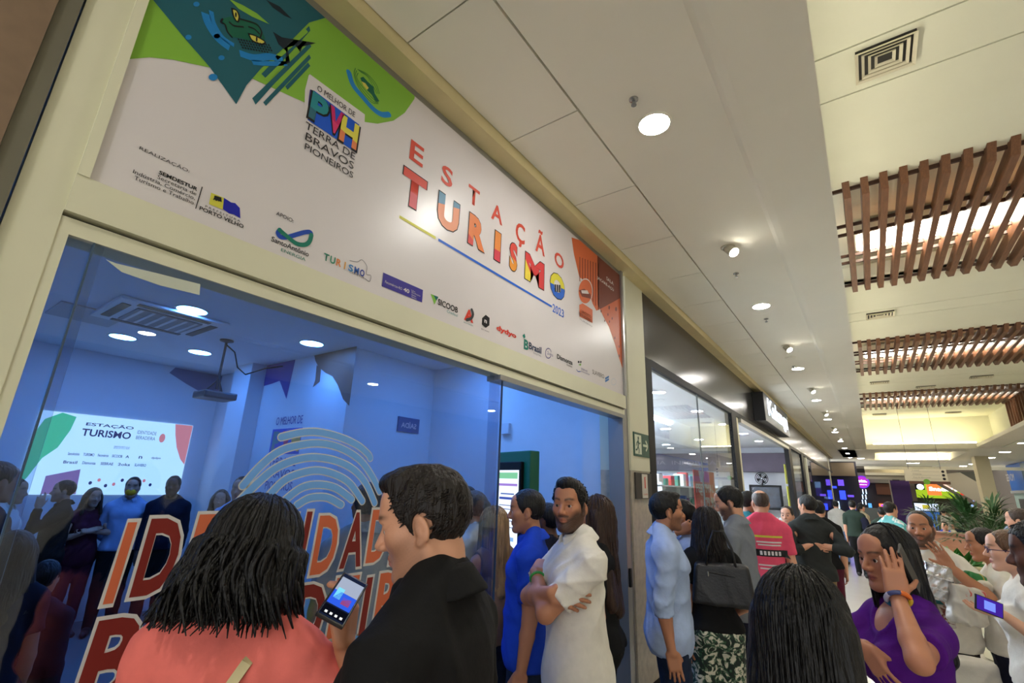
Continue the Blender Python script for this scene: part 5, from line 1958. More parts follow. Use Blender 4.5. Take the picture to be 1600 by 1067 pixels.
fz = struct(boxo('trim_7', (-7.9, 19.3, 2.45), (-0.4, 19.74, 3.1), mat('frieze_violet', (86, 74, 92), rough=0.5, noise=0.15, nscale=4)), 'dull violet frieze on the far shop wall')
yletters('PAPELARIA  INFORMÁTICA', -6.6, 2.68, -2.0, .18, mat('frieze_text', (150, 138, 150)), fz, 19.295)
struct(boxo('wall_next_shop', (-2.6, 20.0, 0), (-2.5, 34, 3.4), mat('next_shop', (150, 158, 172), rough=0.6, noise=0.1)), 'pale wall inside the shop beyond')
struct(boxo('ceiling_next_shop', (-2.6, 20.0, 3.2), (-0.12, 34, 3.3), KW), 'ceiling of the shop beyond')
for i in range(4):
    lo_ = boxo('strip_lamp', (-2.2 - i * 1.4, 5.2, 3.29), (-2.12 - i * 1.4, 12.0 + i, 3.315), COOL)
    reg(lo_, ('first', 'second', 'third', 'fourth')[i] + ' long white strip lamp from the stationery shop window', 'lamp', 'strip lamps of the stationery shop')
for i in range(6):
    downlight(-1.0, 5.6 + i * 2.3, 3.318, 0.12, COOL, '%s round lamp along the front of the stationery shop ceiling' % ('first', 'second', 'third', 'fourth', 'fifth', 'sixth')[i], 'round lamps of the stationery shop')
for i in range(4):
    downlight(-2.6 - (i % 2) * 1.6, 13.0 + i * 1.6, 3.318, 0.14, COOL, '%s round lamp deep in the stationery shop ceiling' % ('first', 'second', 'third', 'fourth')[i], 'round lamps of the stationery shop')
for i in range(2):
    downlight(-1.2, 23 + i * 5, 3.195, 0.2, glow('next_shop_lamp', (220, 232, 255), 12), '%s round lamp inside the shop beyond' % ('first', 'second')[i], 'lamps of the shop beyond')
# illuminated name box
ks = empty('name_sign', (0, 0, 0))
reg(ks, 'black box sign with lit white Kalunga lettering on the dark fascia', 'sign')
boxo('box', (-0.01, 10.6, 3.12), (0.20, 14.1, 3.70), mat('sign_black', (14, 15, 18), rough=0.35), ks, b=0.01)
letters('Kalunga', 11.0, 3.17, 13.95, .47, glow('sign_white_light', (225, 240, 255), 2.0), ks, 0.204, bold=.04)
# shelves of the shop, with goods
SHW = mat('shelf_white', (222, 226, 232), rough=0.5)
GOODS = [(196, 56, 50), (54, 92, 170), (40, 44, 60), (214, 190, 90), (230, 226, 220), (60, 130, 110), (120, 70, 140), (206, 120, 60), (80, 84, 92), (150, 190, 220)]
gm = [mat('goods%d' % i, c, rough=0.5) for i, c in enumerate(GOODS)]
CN = ['red', 'blue', 'black', 'yellow', 'white', 'green', 'violet', 'orange', 'grey', 'pale blue']
box_me = MB().bbox((-.5, -.5, 0), (.5, .5, 1), 0.04).build('goods_box', gm[0])
bme = box_me.data
bpy.data.objects.remove(box_me)
bmes = []
for m in gm:
    q = bme.copy()
    q.materials.clear()
    q.materials.append(m)
    bmes.append(q)
rk = random.Random(3)
ORD = ['first', 'second', 'third', 'fourth', 'fifth', 'sixth', 'seventh', 'eighth', 'ninth', 'tenth', 'eleventh', 'twelfth']
for si, (x, y0, y1, sh) in enumerate(((-1.5, 8.7, 12.7, (0.55, 1.0, 1.42, 1.82)), (-3.4, 13.0, 18.6, (0.5, 1.0, 1.5, 1.95)))):
    root = empty('display_shelf', (x, y0, 0))
    where = ('nearest the window', 'deeper in the shop')[si]
    reg(root, 'white display shelf %s' % where, 'shelf', 'display shelves of the stationery shop')
    for z in sh:
        boxo('board', (-0.2, 0, z - 0.025), (0.2, y1 - y0, z), SHW, root)
    boxo('back_panel', (-0.2, 0, 0.05), (-0.18, y1 - y0, sh[-1] + .06), SHW, root)
    for yy in (0, y1 - y0 - .03):
        boxo('side_panel', (-0.2, yy, 0), (0.2, yy + .03, sh[-1] + .05), SHW, root)
    for k, z in enumerate(sh):
        y, n = y0 + 0.08, 0
        while y < y1 - 0.35 and n < 12:
            w = rk.uniform(.12, .30)
            ci = rk.randrange(10)
            o = link('goods_box', bmes[ci], None)
            o.location = (x + 0.02, y + w / 2, z)
            o.scale = (.2, w * .92, rk.uniform(.12, .28))
            reg(o, '%s %s box on %s board of shelf %s' % (ORD[n], CN[ci], ('lowest', 'second', 'third', 'top')[k], where), 'box', 'boxed goods on display shelves')
            n += 1
            y += w + rk.uniform(.04, .3)
pz = yz((1110, 770), -0.25)
po = boxo('red_poster', (-0.26, 6.95, 1.42), (-0.25, 8.05, 2.02), mat('poster_red', (208, 62, 52), rough=0.5))
reg(po, 'red sale poster hanging behind the stationery shop window', 'poster')
flat('poster_white', WHITE, po, [(7.18, 2.015), (7.5, 2.015), (7.42, 1.86), (7.26, 1.86)], -0.2485)
letters('FESTIVAL', 7.02, 1.72, 7.98, .12, WHITE, po, -0.2485, bold=.03)
letters('79,90', 7.45, 1.48, 7.98, .18, WHITE, po, -0.2485, bold=.04)
po2 = boxo('pale_poster', (-0.26, 7.2, 0.7), (-0.25, 8.0, 1.38), mat('poster_pale', (214, 208, 200), rough=0.5))
reg(po2, 'pale poster of small products below the red sale poster', 'poster')
for i in range(12):
    flat('product_patch', gm[(i * 3) % 10], po2, [(7.25 + (i % 4) * .19, .75 + (i // 4) * .2), (7.38 + (i % 4) * .19, .75 + (i // 4) * .2), (7.38 + (i % 4) * .19, .9 + (i // 4) * .2), (7.25 + (i % 4) * .19, .9 + (i // 4) * .2)], -0.2485)
# door area of the shop: counter, fan, screen, red panel, signs
ct = empty('counter', (-1.6, 16.5, 0))
reg(ct, 'white sales counter inside the stationery shop doorway', 'counter')
boxo('body', (-1.2, 0, 0), (1.3, 0.6, 1.0), SHW, ct, b=0.01)
boxo('top', (-1.25, -0.05, 1.0), (1.35, 0.65, 1.05), mat('counter_top', (214, 216, 220), rough=0.4), ct, b=0.005)
ld = boxo('wall_shelf', (-4.2, 19.0, 1.72), (-2.2, 19.3, 1.77), SHW)
reg(ld, 'pale wall shelf carrying the black fan', 'shelf')
fp = ony(1193, 772, 19.1)
fn = empty('desk_fan', (fp[0], 19.1, 1.77))
reg(fn, 'black round desk fan standing on the pale wall shelf', 'fan')
MB().lathe([(0.14, 0), (0.14, 0.02), (0.04, 0.05)], n=16).build('base', BLACK, fn)
MB().tube([(0, 0, 0.03), (0, 0, 0.30)], 0.02).build('stem', BLACK, fn)
for r_ in (0.2, 0.15, 0.10, 0.05):
    MB().tube([(r_ * math.cos(a), -0.05, 0.45 + r_ * math.sin(a)) for a in np.linspace(0, 2 * PI, 20)], 0.012, n=5).build('cage_ring', BLACK, fn)
for k in range(4):
    a = k * PI / 2 + .4
    MB().prism([(0.03 * math.cos(a), 0, .45 + .03 * math.sin(a)), (0.17 * math.cos(a - .4), 0, .45 + .17 * math.sin(a - .4)), (0.18 * math.cos(a + .3), 0.03, .45 + .18 * math.sin(a + .3))], (0, .01, 0)).build('blade', mat('fan_blade', (40, 42, 46)), fn)
tv = boxo('wall_screen', (-1.75, 18.9, 1.2), (-0.75, 18.98, 2.0), BLACK, b=0.01)
reg(tv, 'black framed screen near the right side of the shop doorway', 'screen')
boxo('picture', (-1.68, 18.885, 1.27), (-0.82, 18.90, 1.93), mat('screen_dark', (30, 40, 52), rough=0.2, noise=0.5, nscale=6), tv)
rd = boxo('red_notice', (-2.55, 19.65, 1.05), (-1.95, 19.745, 1.42), mat('poster_red'))
reg(rd, 'small red notice left of the black framed screen', 'notice')
bl = boxo('blue_notice', (-3.1, 19.65, 1.05), (-2.7, 19.745, 1.6), gm[1])
reg(bl, 'small blue notice left of the small red notice', 'notice')
for k in range(2):
    o = boxo('yellow_sheet', (-0.30, 16.4, 1.4 + k * .62), (-0.28, 17.2, 1.95 + k * .62), mat('sheet_yellow', (206, 206, 70), rough=0.5))
    reg(o, ('lower', 'upper')[k] + ' yellow green sheet in the window beyond the shop door', 'sheet')

# ------------------------------------------------------------------ far end of the mall
YE = 42.0


def fx(px, y=YE):
    return float(ony(px, 760, y)[0])


struct(boxo('wall_end', (-4, YE + 6, 0), (16, YE + 6.2, 4.2), mat('end_wall', (120, 110, 100), rough=0.7)), 'end wall of the mall')
bd = struct(boxo('trim_8', (fx(1356), YE - 6, 3.30), (8.9, YE - 5.6, 3.45), CEIL), 'pale band across the far end of the mall')
boxo('second_band', (fx(1356), YE - 5.5, 2.98), (4.2, YE - 5.2, 3.12), CEIL, bd)
boxo('panel', (fx(1356), YE - 5.3, 2.75), (4.4, YE - 5.1, 3.4), mat('band_grey', (170, 164, 150), rough=0.6), bd)
# arcade
ar = empty('arcade_front', (fx(1286), YE - 7, 0))
reg(ar, 'dark arcade front with blue glowing screens at the far left end', 'shop front')
w_ = fx(1333, YE - 7) - fx(1286)
boxo('back', (-3, 0.5, 0), (w_ + 0.3, 0.6, 3.7), mat('arcade_dark', (26, 24, 40), rough=0.5), ar)
boxo('lintel', (-3, -0.1, 2.85), (w_ + 0.2, 0.3, 3.6), mat('arcade_lintel', (104, 88, 66), rough=0.6), ar)
for i in range(14):
    x_ = 0.05 + (i % 5) * w_ / 5
    z_ = 0.9 + (i // 5) * .62 + (i % 2) * .15
    boxo('glow_panel', (x_, 0.2 + (i % 3) * .05, z_), (x_ + w_ / 6.5, 0.24 + (i % 3) * .05, z_ + (.12, .35, .5)[i % 3]), (glow('arc_blue', (50, 70, 255), 1.4), glow('arc_violet', (110, 80, 220), .9), glow('arc_white', (190, 220, 255), 2.2), mat('arcade_dark'))[i % 4], ar)
boxo('counter', (0, -0.2, 0), (w_, 0.2, 0.9), mat('arc_counter', (60, 50, 60)), ar)
# dark shop with the round sign
dsx0, dsx1 = fx(1336), fx(1396)
ds = empty('dark_shop', (dsx0, YE, 0))
reg(ds, 'dark shop front with a glowing strip, left of the violet panel', 'shop front')
wd = dsx1 - dsx0
boxo('back', (0, 0.5, 0), (wd + .4, 0.6, 3.6), mat('dark_shop', (34, 28, 30), rough=0.6), ds)
boxo('side_post', (-0.1, -0.2, 0), (0.1, 0.3, 3.5), CREAM, ds)
boxo('brown_panel', (wd * .55, 0.3, 1.9), (wd + .1, 0.45, 2.6), mat('shop_brown', (96, 56, 36), rough=0.5), ds)
boxo('header', (0.1, -0.1, 2.65), (wd, 0.3, 3.3), mat('shop_header', (126, 120, 110), rough=0.5), ds)
boxo('glow_bar', (wd * .55, 0.1, 1.1), (wd * .85, 0.2, 1.3), glow('orange_glow', (255, 110, 60), 1.6), ds)
boxo('glow_core', (wd * .6, 0.05, 1.14), (wd * .82, 0.1, 1.24), glow('violet_glow', (120, 40, 255), 1.5), ds)
for k in range(6):
    boxo('blue_lamp', (0.25 + k * .06, 0.2, 1.2 + (k % 3) * .35), (0.3 + k * .06, 0.25, 1.5 + (k % 3) * .35), glow('arc_white'), ds)
boxo('counter', (0.3, -0.3, 0), (wd, 0.1, 1.0), mat('counter_grey', (90, 96, 96), rough=0.4), ds)
boxo('small_screen', (wd * .27, -.32, 1.02), (wd * .36, -.28, 1.3), glow('cyan_screen', (80, 150, 220), 1.2), ds)
rp = ony(1347, 753, YE - 0.5)
boxo('sign_arm', (rp[0] - dsx0 - .03, -0.42, rp[2] - .03), (rp[0] - dsx0 + .03, 0.0, rp[2] + .03), BLACK, ds)
rsn = empty('round_sign', (rp[0], YE - 0.5, rp[2]))
reg(rsn, 'round glowing violet sign on the dark shop', 'sign')
MB().lathe([(0.36, 0.0), (0.36, 0.12)], n=28, axis='Y').build('disc', glow('violet_sign', (170, 50, 190), 0.9), rsn)
MB().lathe([(0.42, 0.02), (0.42, 0.10)], n=28, axis='Y').build('rim', glow('violet_rim', (110, 60, 220), 0.8), rsn)
yletters('oto,', -0.26, -0.06, 0.28, .22, glow('sign_white_light'), rsn, -0.01, bold=.06)
yletters('celulares', -0.2, -0.2, 0.24, .07, glow('sign_white_light'), rsn, -0.01)
vp0, vp1 = fx(1392, 38), fx(1422, 38)
pv = empty('violet_panel', (vp0, 38, 0))
reg(pv, 'tall dark violet panel beside the bright food sign', 'panel')
boxo('face', (0, -0.05, 0.2), (vp1 - vp0, 0.0, 2.72), mat('violet', (54, 22, 96), rough=0.5), pv)
boxo('side', (vp1 - vp0, -0.05, 0.0), (vp1 - vp0 + .22, 0.6, 2.8), mat('warm_grey', (96, 88, 82), rough=0.6), pv)
boxo('edge', (-0.05, -0.06, 0.0), (0.0, 0.3, 2.75), mat('panel_edge', (140, 132, 124)), pv)
# bright food sign
f0, f1 = fx(1420, 40), fx(1502, 40)
fsn = empty('food_sign', (f0, 40, 0))
reg(fsn, 'long bright green and orange food court sign', 'sign')
boxo('panel', (0, 0, 1.78), (f1 - f0, 0.15, 2.78), glow('food_green', (150, 180, 40), 0.85), fsn)
boxo('black_patch', (0.15, -0.02, 2.25), (0.75, 0.0, 2.62), BLACK, fsn)
MB().lathe([(0.17, -0.04), (0.17, -0.02)], c=(0.55, 0, 2.42), n=18, axis='Y').build('white_disc', glow('sign_white_light'), fsn)
boxo('orange_patch', (0.85, -0.02, 1.95), (1.5, 0.0, 2.75), glow('food_orange', (255, 120, 60), 1.0), fsn)
boxo('pale_patch', (1.55, -0.02, 2.3), (2.3, 0.0, 2.72), glow('food_pale', (255, 190, 170), 1.1), fsn)
boxo('red_patch', (2.35, -0.02, 2.0), (2.75, 0.0, 2.25), glow('food_red', (210, 40, 40), 0.9), fsn)
yletters('Snack Grill', 0.95, 2.2, 2.65, .24, glow('sign_white_light'), fsn, -0.04, bold=.04)
boxo('under_panel', (0, 0.2, 0.9), (f1 - f0 + .3, 0.3, 1.78), mat('food_dark', (44, 36, 34)), fsn)
boxo('counter', (0, -0.1, 0), (f1 - f0 + .3, 0.2, 0.95), mat('food_counter', (110, 80, 60)), fsn)
boxo('menu_glow', (2.5, 0.1, 1.2), (2.9, 0.18, 1.72), glow('menu_blue', (140, 170, 230), 0.9), fsn)
# standing advertising screen
t0 = ony(1449, 800, 26)
ad = empty('advert_screen', (t0[0], 26, 0))
reg(ad, 'black standing advertising screen left of the big palm', 'screen')
boxo('case', (-0.42, 0, 0), (0.42, 0.12, 1.62), BLACK, ad, b=0.02)
boxo('picture', (-0.36, -0.01, 1.28), (0.36, 0.0, 1.55), glow('ad_pale', (210, 225, 255), 1.1), ad)
boxo('picture', (-0.36, -0.01, 0.5), (0.36, 0.0, 1.24), glow('ad_blue', (60, 110, 190), 0.6), ad)
boxo('picture_block', (-0.12, -0.02, 1.34), (0.1, -0.011, 1.5), glow('ad_yellow', (200, 190, 60), 0.7), ad)
# hanging directory
dr = empty('directory_sign', (3.45, 24.0, 0))
reg(dr, 'cream hanging directory sign with three rows and round symbols', 'sign')
d0, d1 = ony(1412, 735, 24), ony(1482, 752, 24)
a0, a1 = d0[0] - 3.45, d1[0] - 3.45
boxo('board', (a0, 0, 2.36), (a1, 0.08, 2.80), mat('directory_cream', (216, 208, 184), rough=0.5), dr)
boxo('foot_board', (a0 + .1, -0.01, 2.26), (a1 + .05, 0.09, 2.36), mat('directory_brown', (96, 62, 44), rough=0.5), dr)
for k in range(3):
    boxo('row_line', (a0 + .2, -0.006, 2.44 + k * .13), (a1 - .2, -0.001, 2.446 + k * .13), mat('row_grey', (140, 134, 120)), dr)
    MB().lathe([(0.045, -0.012), (0.045, -0.002)], c=(a1 - .1, 0, 2.45 + k * .13), n=14, axis='Y').build('round_symbol', BLK, dr)
    yletters(('Praça de Alimentação', 'Cinema', 'Lojas')[k], a0 + .25, 2.465 + k * .13, a0 + (.75, .5, .45)[k], .05, mat('row_grey'), dr, -0.004)
for k in (a0 + .15, a1 - .15):
    MB().tube([(k, 0.04, 2.8), (k, 0.04, 5.3)], 0.008, n=6).build('hanger', CHROME, dr)
MB().lathe([(0.10, -0.02), (0.10, 0.0)], c=((a0 + a1) / 2, 0, 2.34), n=12, axis='Y').build('green_badge', ink('lime'), dr)
# escalator
es = empty('escalator', (0, 36, 0))
reg(es, 'pale sided escalator slanting down to the right behind the palm', 'escalator')
q = [ony(*p, 36) for p in ((1478, 740), (1500, 738), (1560, 772), (1560, 800), (1546, 796), (1470, 752))]
MB().prism([(p[0], 0, p[2]) for p in q], (0, 0.12, 0)).build('side_panel', mat('escalator_side', (196, 188, 172), rough=0.5), es)
q = [ony(*p, 36.2) for p in ((1495, 737), (1534, 737), (1534, 757))]
MB().prism([(p[0], 0.2, p[2]) for p in q], (0, 0.1, 0)).build('dark_opening', mat('esc_dark', (92, 92, 84), rough=0.5), es)
q = [ony(*p, 36) for p in ((1466, 753), (1546, 797), (1546, 803), (1464, 757))]
MB().prism([(p[0], -0.05, p[2]) for p in q], (0, 0.15, 0)).build('lower_edge', mat('esc_edge', (120, 112, 100)), es)
q = [ony(*p, 36) for p in ((1510, 790), (1560, 800), (1560, 850), (1500, 850))]
MB().prism([(p[0], 0.3, p[2]) for p in q], (0, 0.3, 0)).build('base_wall', mat('esc_base', (122, 116, 104), rough=0.6), es)
# column and right shop
c0, c1 = ony(1533, 760, 33), ony(1556, 760, 33)
struct(boxo('wall_column', (c0[0], 33, 0), (c1[0], 34, HS), mat('column_cream', (214, 204, 170), rough=0.6)), 'cream column at the far right')
boxo('column_base', (c0[0] - .05, 32.95, 0), (c1[0] + .05, 34.05, 1.05), mat('column_base', (132, 126, 108), rough=0.5), bpy.data.objects['wall_column'])
rb = empty('blue_shop', (8.5, 24, 0))
reg(rb, 'blue fronted shop at the right edge of the far mall', 'shop front')
boxo('blue_panel', (-0.05, 0, 2.35), (0.1, 17.5, 3.8), mat('shop_blue', (44, 104, 190), rough=0.4), rb)
boxo('window', (-0.08, 2, 2.75), (-0.04, 13.8, 3.75), mat('shop_window', (120, 150, 170), rough=0.1), rb)
boxo('sill', (-0.12, 0, 2.2), (0.1, 17.5, 2.35), mat('sill_grey', (150, 154, 156)), rb)
boxo('wall', (0.0, 0, 0), (0.1, 17.5, 2.2), mat('shop_aqua', (160, 184, 180), rough=0.5), rb)
for k in range(6):
    boxo('door', (-0.04, 1 + k * 2.7, 0.1), (0.0, 2.9 + k * 2.7, 1.9), mat('door_grey', (70, 78, 84), rough=0.2), rb)
letters('MÓVEIS', 8.49 + 6.6 - .6, 2.9, 8.49 + 8.0, .5, WHITE, None, 8.44).name = 'lettering_tmp'
lt = bpy.data.objects['lettering_tmp']
lt.name = 'lettering'
lt.parent = rb
lt.location = (-8.5, -24 + 25.5, 0)


# ------------------------------------------------------------------ planters, palms, kiosk
LEAF = mat('palm_leaf', (44, 82, 36), rough=0.5, noise=0.3, nscale=6)
LEAF2 = mat('broad_leaf', (64, 128, 52), rough=0.45, noise=0.2, nscale=6)


def palm(x, y, base_z, n, r, seed, label, pot=True):
    root = empty('potted_palm', (x, y, 0))
    reg(root, label, 'plant')
    rg = random.Random(seed)
    if pot:
        MB().lathe([(0.20, 0), (0.24, 0.02), (0.33, base_z - .03), (0.36, base_z - .02), (0.36, base_z), (0.30, base_z), (0.29, base_z - .08)], n=24).build('pot', mat('pot_cream', (214, 204, 168), rough=0.5), root)
        MB().lathe([(0.29, base_z - .07), (0.28, base_z - .05)], n=20).build('soil', mat('soil', (60, 44, 32), noise=.4), root)
    for k in range(5):
        a = rg.uniform(0, 6.28)
        MB().tube([(0.05 * math.cos(a), 0.05 * math.sin(a), base_z - .05), (0.12 * math.cos(a), 0.12 * math.sin(a), base_z + r * .7)], [0.016, 0.010], n=6).build('stem', mat('stem', (80, 84, 50)), root)
    for i in range(n):
        a = rg.uniform(0, 6.28)
        el = rg.uniform(0.15, 1.25)
        L = r * rg.uniform(.7, 1.1)
        base = V(0.06 * math.cos(a), 0.06 * math.sin(a), base_z + r * rg.uniform(.25, .8))
        hub = base + V(math.cos(a) * math.cos(el), math.sin(a) * math.cos(el), math.sin(el)) * L * .55
        mb = MB()
        mb.tube([base, (base + hub) / 2 + V(0, 0, .03), hub], [.007, .005, .004], n=4)
        t = nrm(hub - base)
        s_ = nrm(np.cross(t, V(0, 0, 1)))
        for j in range(9):
            b_ = (j - 4) * 0.30
            d = nrm(t * math.cos(b_) + s_ * math.sin(b_) + V(0, 0, -.12))
            e = hub + d * L * .62 + V(0, 0, -.10 * L)
            mid = hub + d * L * .34
            wv = nrm(np.cross(d, V(0, 0, 1))) * L * .030
            mb.add([hub, mid + wv, e, mid - wv], [(0, 1, 2, 3)])
        mb.build('frond', LEAF, root, recalc=False)


p = onz(1528, 905, 0.0)
q = at_depth(1538, 835, 7.9)
palm(q[0], q[1], 0.75, 60, 0.70, 4, 'large fan palm in a cream pot behind the women on the right')
q = at_depth(1462, 815, 13.0)
palm(q[0], q[1], 0.9, 26, 0.62, 8, 'smaller fan palm standing behind the kiosk counter')
p = at_depth(1560, 930, 5.4)
pt = empty('cream_planter', (at_depth(1512, 900, 6.2)[0], at_depth(1512, 900, 6.2)[1], 0))
reg(pt, 'cream flared planter with broad green leaves beside the bearded man', 'planter')
MB().lathe([(0.22, 0), (0.25, 0.02), (0.36, 0.92), (0.38, 0.95), (0.34, 0.95), (0.32, 0.86)], n=6).build('pot', mat('pot_cream'), pt)
MB().lathe([(0.33, 0.86), (0.32, 0.88)], n=12).build('soil', mat('soil'), pt)
rg = random.Random(2)
for i in range(26):
    a, el = rg.uniform(0, 6.28), rg.uniform(.1, 1.2)
    d = V(math.cos(a) * math.cos(el), math.sin(a) * math.cos(el), math.sin(el))
    b0 = V(0, 0, .86) + V(rg.uniform(-.2, .2), rg.uniform(-.2, .2), 0)
    tip = b0 + d * rg.uniform(.2, .34)
    s_ = nrm(np.cross(d, V(0, 0, 1))) * .07
    m_ = (b0 + tip) / 2 + V(0, 0, .03)
    MB().add([b0, m_ + s_, tip, m_ - s_, m_ + V(0, 0, .015)], [(0, 1, 4), (1, 2, 4), (2, 3, 4), (3, 0, 4)]).build('leaf', LEAF2, pt, recalc=False)
pt2 = empty('cream_planter', (at_depth(1556, 905, 5.6)[0], at_depth(1556, 905, 5.6)[1], 0))
reg(pt2, 'second cream flared planter behind the woman with green packet', 'planter')
MB().lathe([(0.22, 0), (0.25, 0.02), (0.36, 0.86), (0.38, 0.89), (0.34, 0.89), (0.32, 0.80)], n=6).build('pot', mat('pot_cream'), pt2)
MB().lathe([(0.33, 0.80), (0.32, 0.82)], n=12).build('soil', mat('soil'), pt2)
k0 = at_depth(1480, 850, 9.3)
kc = empty('kiosk_counter', (k0[0], k0[1], 0), math.radians(-30))
reg(kc, 'brown wooden kiosk counter behind the bearded man', 'counter')
boxo('front', (-0.6, 0, 0), (0.6, 0.05, 1.08), mat('kiosk_wood', (138, 86, 46), rough=0.5, noise=0.15, nscale=5, stretch=(1, 1, 6)), kc)
boxo('top', (-0.63, -0.04, 1.08), (0.63, 0.4, 1.12), mat('kiosk_top', (120, 70, 40), rough=0.4), kc)


# ------------------------------------------------------------------ people
BKH, DBR, BRH, BLO = (9, 8, 8), (26, 19, 16), (52, 34, 24), (176, 142, 96)
C_CORAL, C_BLACK, C_WHITE = cloth('coral', (232, 118, 108)), cloth('black', (22, 22, 23), noise=.02), cloth('white', (226, 222, 212))
C_BLUE, C_NAVY, C_JEAN = cloth('blue', (26, 66, 190)), cloth('navy', (24, 26, 44)), cloth('jean', (28, 40, 64), noise=.18)
C_LBLUE, C_GREY, C_PINK = cloth('light_blue', (162, 180, 214)), cloth('grey', (124, 130, 140)), cloth('pink', (226, 84, 112))
C_CHAR, C_KHAKI, C_OLIVE = cloth('charcoal', (46, 50, 50)), cloth('khaki', (142, 122, 88)), cloth('olive', (42, 56, 48))
C_PURPLE, C_NEON, C_MAROON = cloth('purple', (78, 18, 122)), cloth('neon', (150, 214, 48)), cloth('maroon', (84, 26, 46))
C_DENIM, C_BEIGE, C_LJEAN = cloth('denim', (52, 74, 116)), cloth('beige', (150, 138, 112)), cloth('light_jean', (96, 120, 158), noise=.2)
C_PATT = two_tone('patterned_leaf', (18, 34, 28), (40, 88, 58), scale=22, edge=(.44, .50), third=(208, 204, 186))
C_TEE = cloth('tee_grey', (190, 188, 180))


def short(rgb=BKH, **k):
    d = dict(style='short', rgb=rgb, vol=.012)
    d.update(k)
    return d


# --- woman in coral filming the window
def frill(S, up, arms):
    for sd in (-1, 1):
        A = arms[sd]
        for t, r_ in ((0.05, .062), (0.30, .072), (0.52, .078)):
            S.ell(A['sh'] + (A['el'] - A['sh']) * t, (r_, r_, .045), 0.03)


coral = person('woman in a coral top with wavy black hair filming the window with a phone', (398, 868), 1.18, -22, head_face=-38, tilt=-14, female=True, skin='tan', hscale=.98, bulk=1.0, neck=-.03,
               hair=dict(style='long', rgb=BKH, len=.10, vol=.022, w=1.15, locks=640, wave=.030, lr=.0062, az=(38, 322), spread=.045, lock_len=.20, res=.006), top=dict(mat=C_CORAL, sleeve=0.5, so=.03, o=.018, neck='crew', ops=[frill], res=.007, fold=.006),
               bottom=dict(mat=C_JEAN), right=dict(to=(538, 1012, 1.09), hv=(.6, -1, -.2), dv=(.05, 1, .15), nv=(-.8, .1, .5), curl=30, thumb=20, fingers=[30, 34, 36, 40]), res=.008, head_res=.0045)
# her bag strap, across the back
stp = MB()
pts = [V(-0.09, -0.13, 1.10), V(-0.03, -0.155, 1.22), V(0.03, -0.150, 1.32), V(0.075, -0.105, 1.41), V(0.10, -0.03, 1.45)]
for i in range(len(pts) - 1):
    a, b_ = pts[i], pts[i + 1]
    w_ = nrm(np.cross(b_ - a, V(0, 1, 0))) * .011
    stp.add([p * coral['s'] for p in (a + w_, a - w_, b_ - w_, b_ + w_, a + w_ + V(0, -.005, 0), a - w_ + V(0, -.005, 0), b_ - w_ + V(0, -.005, 0), b_ + w_ + V(0, -.005, 0))], [(0, 1, 2, 3), (7, 6, 5, 4), (0, 4, 5, 1), (1, 5, 6, 2), (2, 6, 7, 3), (3, 7, 4, 0)])
stp.build('bag_strap', mat('strap_cream', (206, 192, 146), rough=0.6), coral['root'])


def phone(label, c, up, nrmv, L=0.150, W=0.072, scr=None):
    """c world centre, up long axis, nrmv screen normal"""
    up, n_ = nrm(up), nrm(nrmv)
    n_ = nrm(n_ - up * (n_ @ up))
    r_ = np.cross(up, n_)
    root = empty('smartphone', c)
    root.rotation_euler = Matrix((tuple(r_), tuple(up), tuple(n_))).transposed().to_euler()
    reg(root, label, 'phone')
    boxo('case', (-W / 2, -L / 2, -.004), (W / 2, L / 2, .004), mat('phone_black', (16, 17, 20), rough=0.3), root, b=.003)
    s1 = boxo('screen', (-W / 2 + .004, -L / 2 + .006, .0042), (W / 2 - .004, L / 2 - .006, .0048), scr or glow('phone_dark', (22, 30, 52), .8), root)
    return root, s1


pc = at_depth(536, 936, 1.08)
ph, ps = phone('black smartphone held up by the woman in coral', pc, at_depth(556, 903, 1.16) - at_depth(512, 972, 1.02), CAM - pc + V(0.1, -.05, .25), L=.138, W=.066)
for (x0, y0, x1, y1, c, st) in ((-.028, .010, .028, .052, (150, 160, 180), .8), (-.028, -.03, .028, .010, (40, 80, 200), .9), (-.022, -.012, -.006, .02, (110, 200, 220), .9), (.0, -.02, .02, .0, (160, 60, 60), .7), (-.028, -.060, .028, -.034, (12, 14, 24), .6)):
    boxo('picture_block', (x0, y0, .0049), (x1, y1, .0052), glow('ph%d%d%d' % c, c, st), ps)
for k in range(4):
    boxo('button_mark', (-.02 + k * .012, -.056, .0053), (-.014 + k * .012, -.050, .0056), glow('ph_white', (220, 220, 220), .8), ps)

# --- man in the black shirt
person('man in a black collared shirt looking down into the window beside the woman in coral', (662, 820), 1.06, 62, head_face=78, tilt=-14, skin='light', hscale=.93, bulk=1.06, neck=-.03,
       hair=short(DBR, vol=.013, quiff=.008, tufts=1500, tl=.026, lift=.30, res=.0045), top=dict(mat=C_BLACK, neck='collar', sleeve=2.0, res=.007, o=.014, fold=.005), bottom=dict(mat=C_BLACK), beard=.35, res=.007, head_res=.004)

# --- doorway group
person('bearded man in a white short sleeved shirt with crossed arms in the shop doorway', (890, 792), 2.38, 112, head_face=158, tilt=2, skin='tan', hair=short(BKH, vol=.014, quiff=.014, tufts=500, tl=.028, lift=.5),
       top=dict(mat=C_WHITE, neck='collar', sleeve=.72, so=.024, loose=.028, hem=.80, fold=.008, res=.008), bottom=dict(mat=cloth('dark_olive', (40, 40, 34))), beard=.93, res=.007, head_res=.0042, bulk=1.02,
       left=dict(to=(838, 896, 2.34), hv=(-.5, -1, -.7), dv=(.35, .5, .9), nv=(.4, -.2, 1), curl=20), right=dict(to=(861, 926, 2.10), hv=(-.8, -.6, .6), dv=(1, -.22, -.1), nv=(0, -.2, 1), curl=18, fingers=[16, 22, 26, 32]))
wb = PEOPLE[-1]
A = wb['arms'][-1]
wp = A['wr'] - nrm(A['wr'] - A['el']) * .03
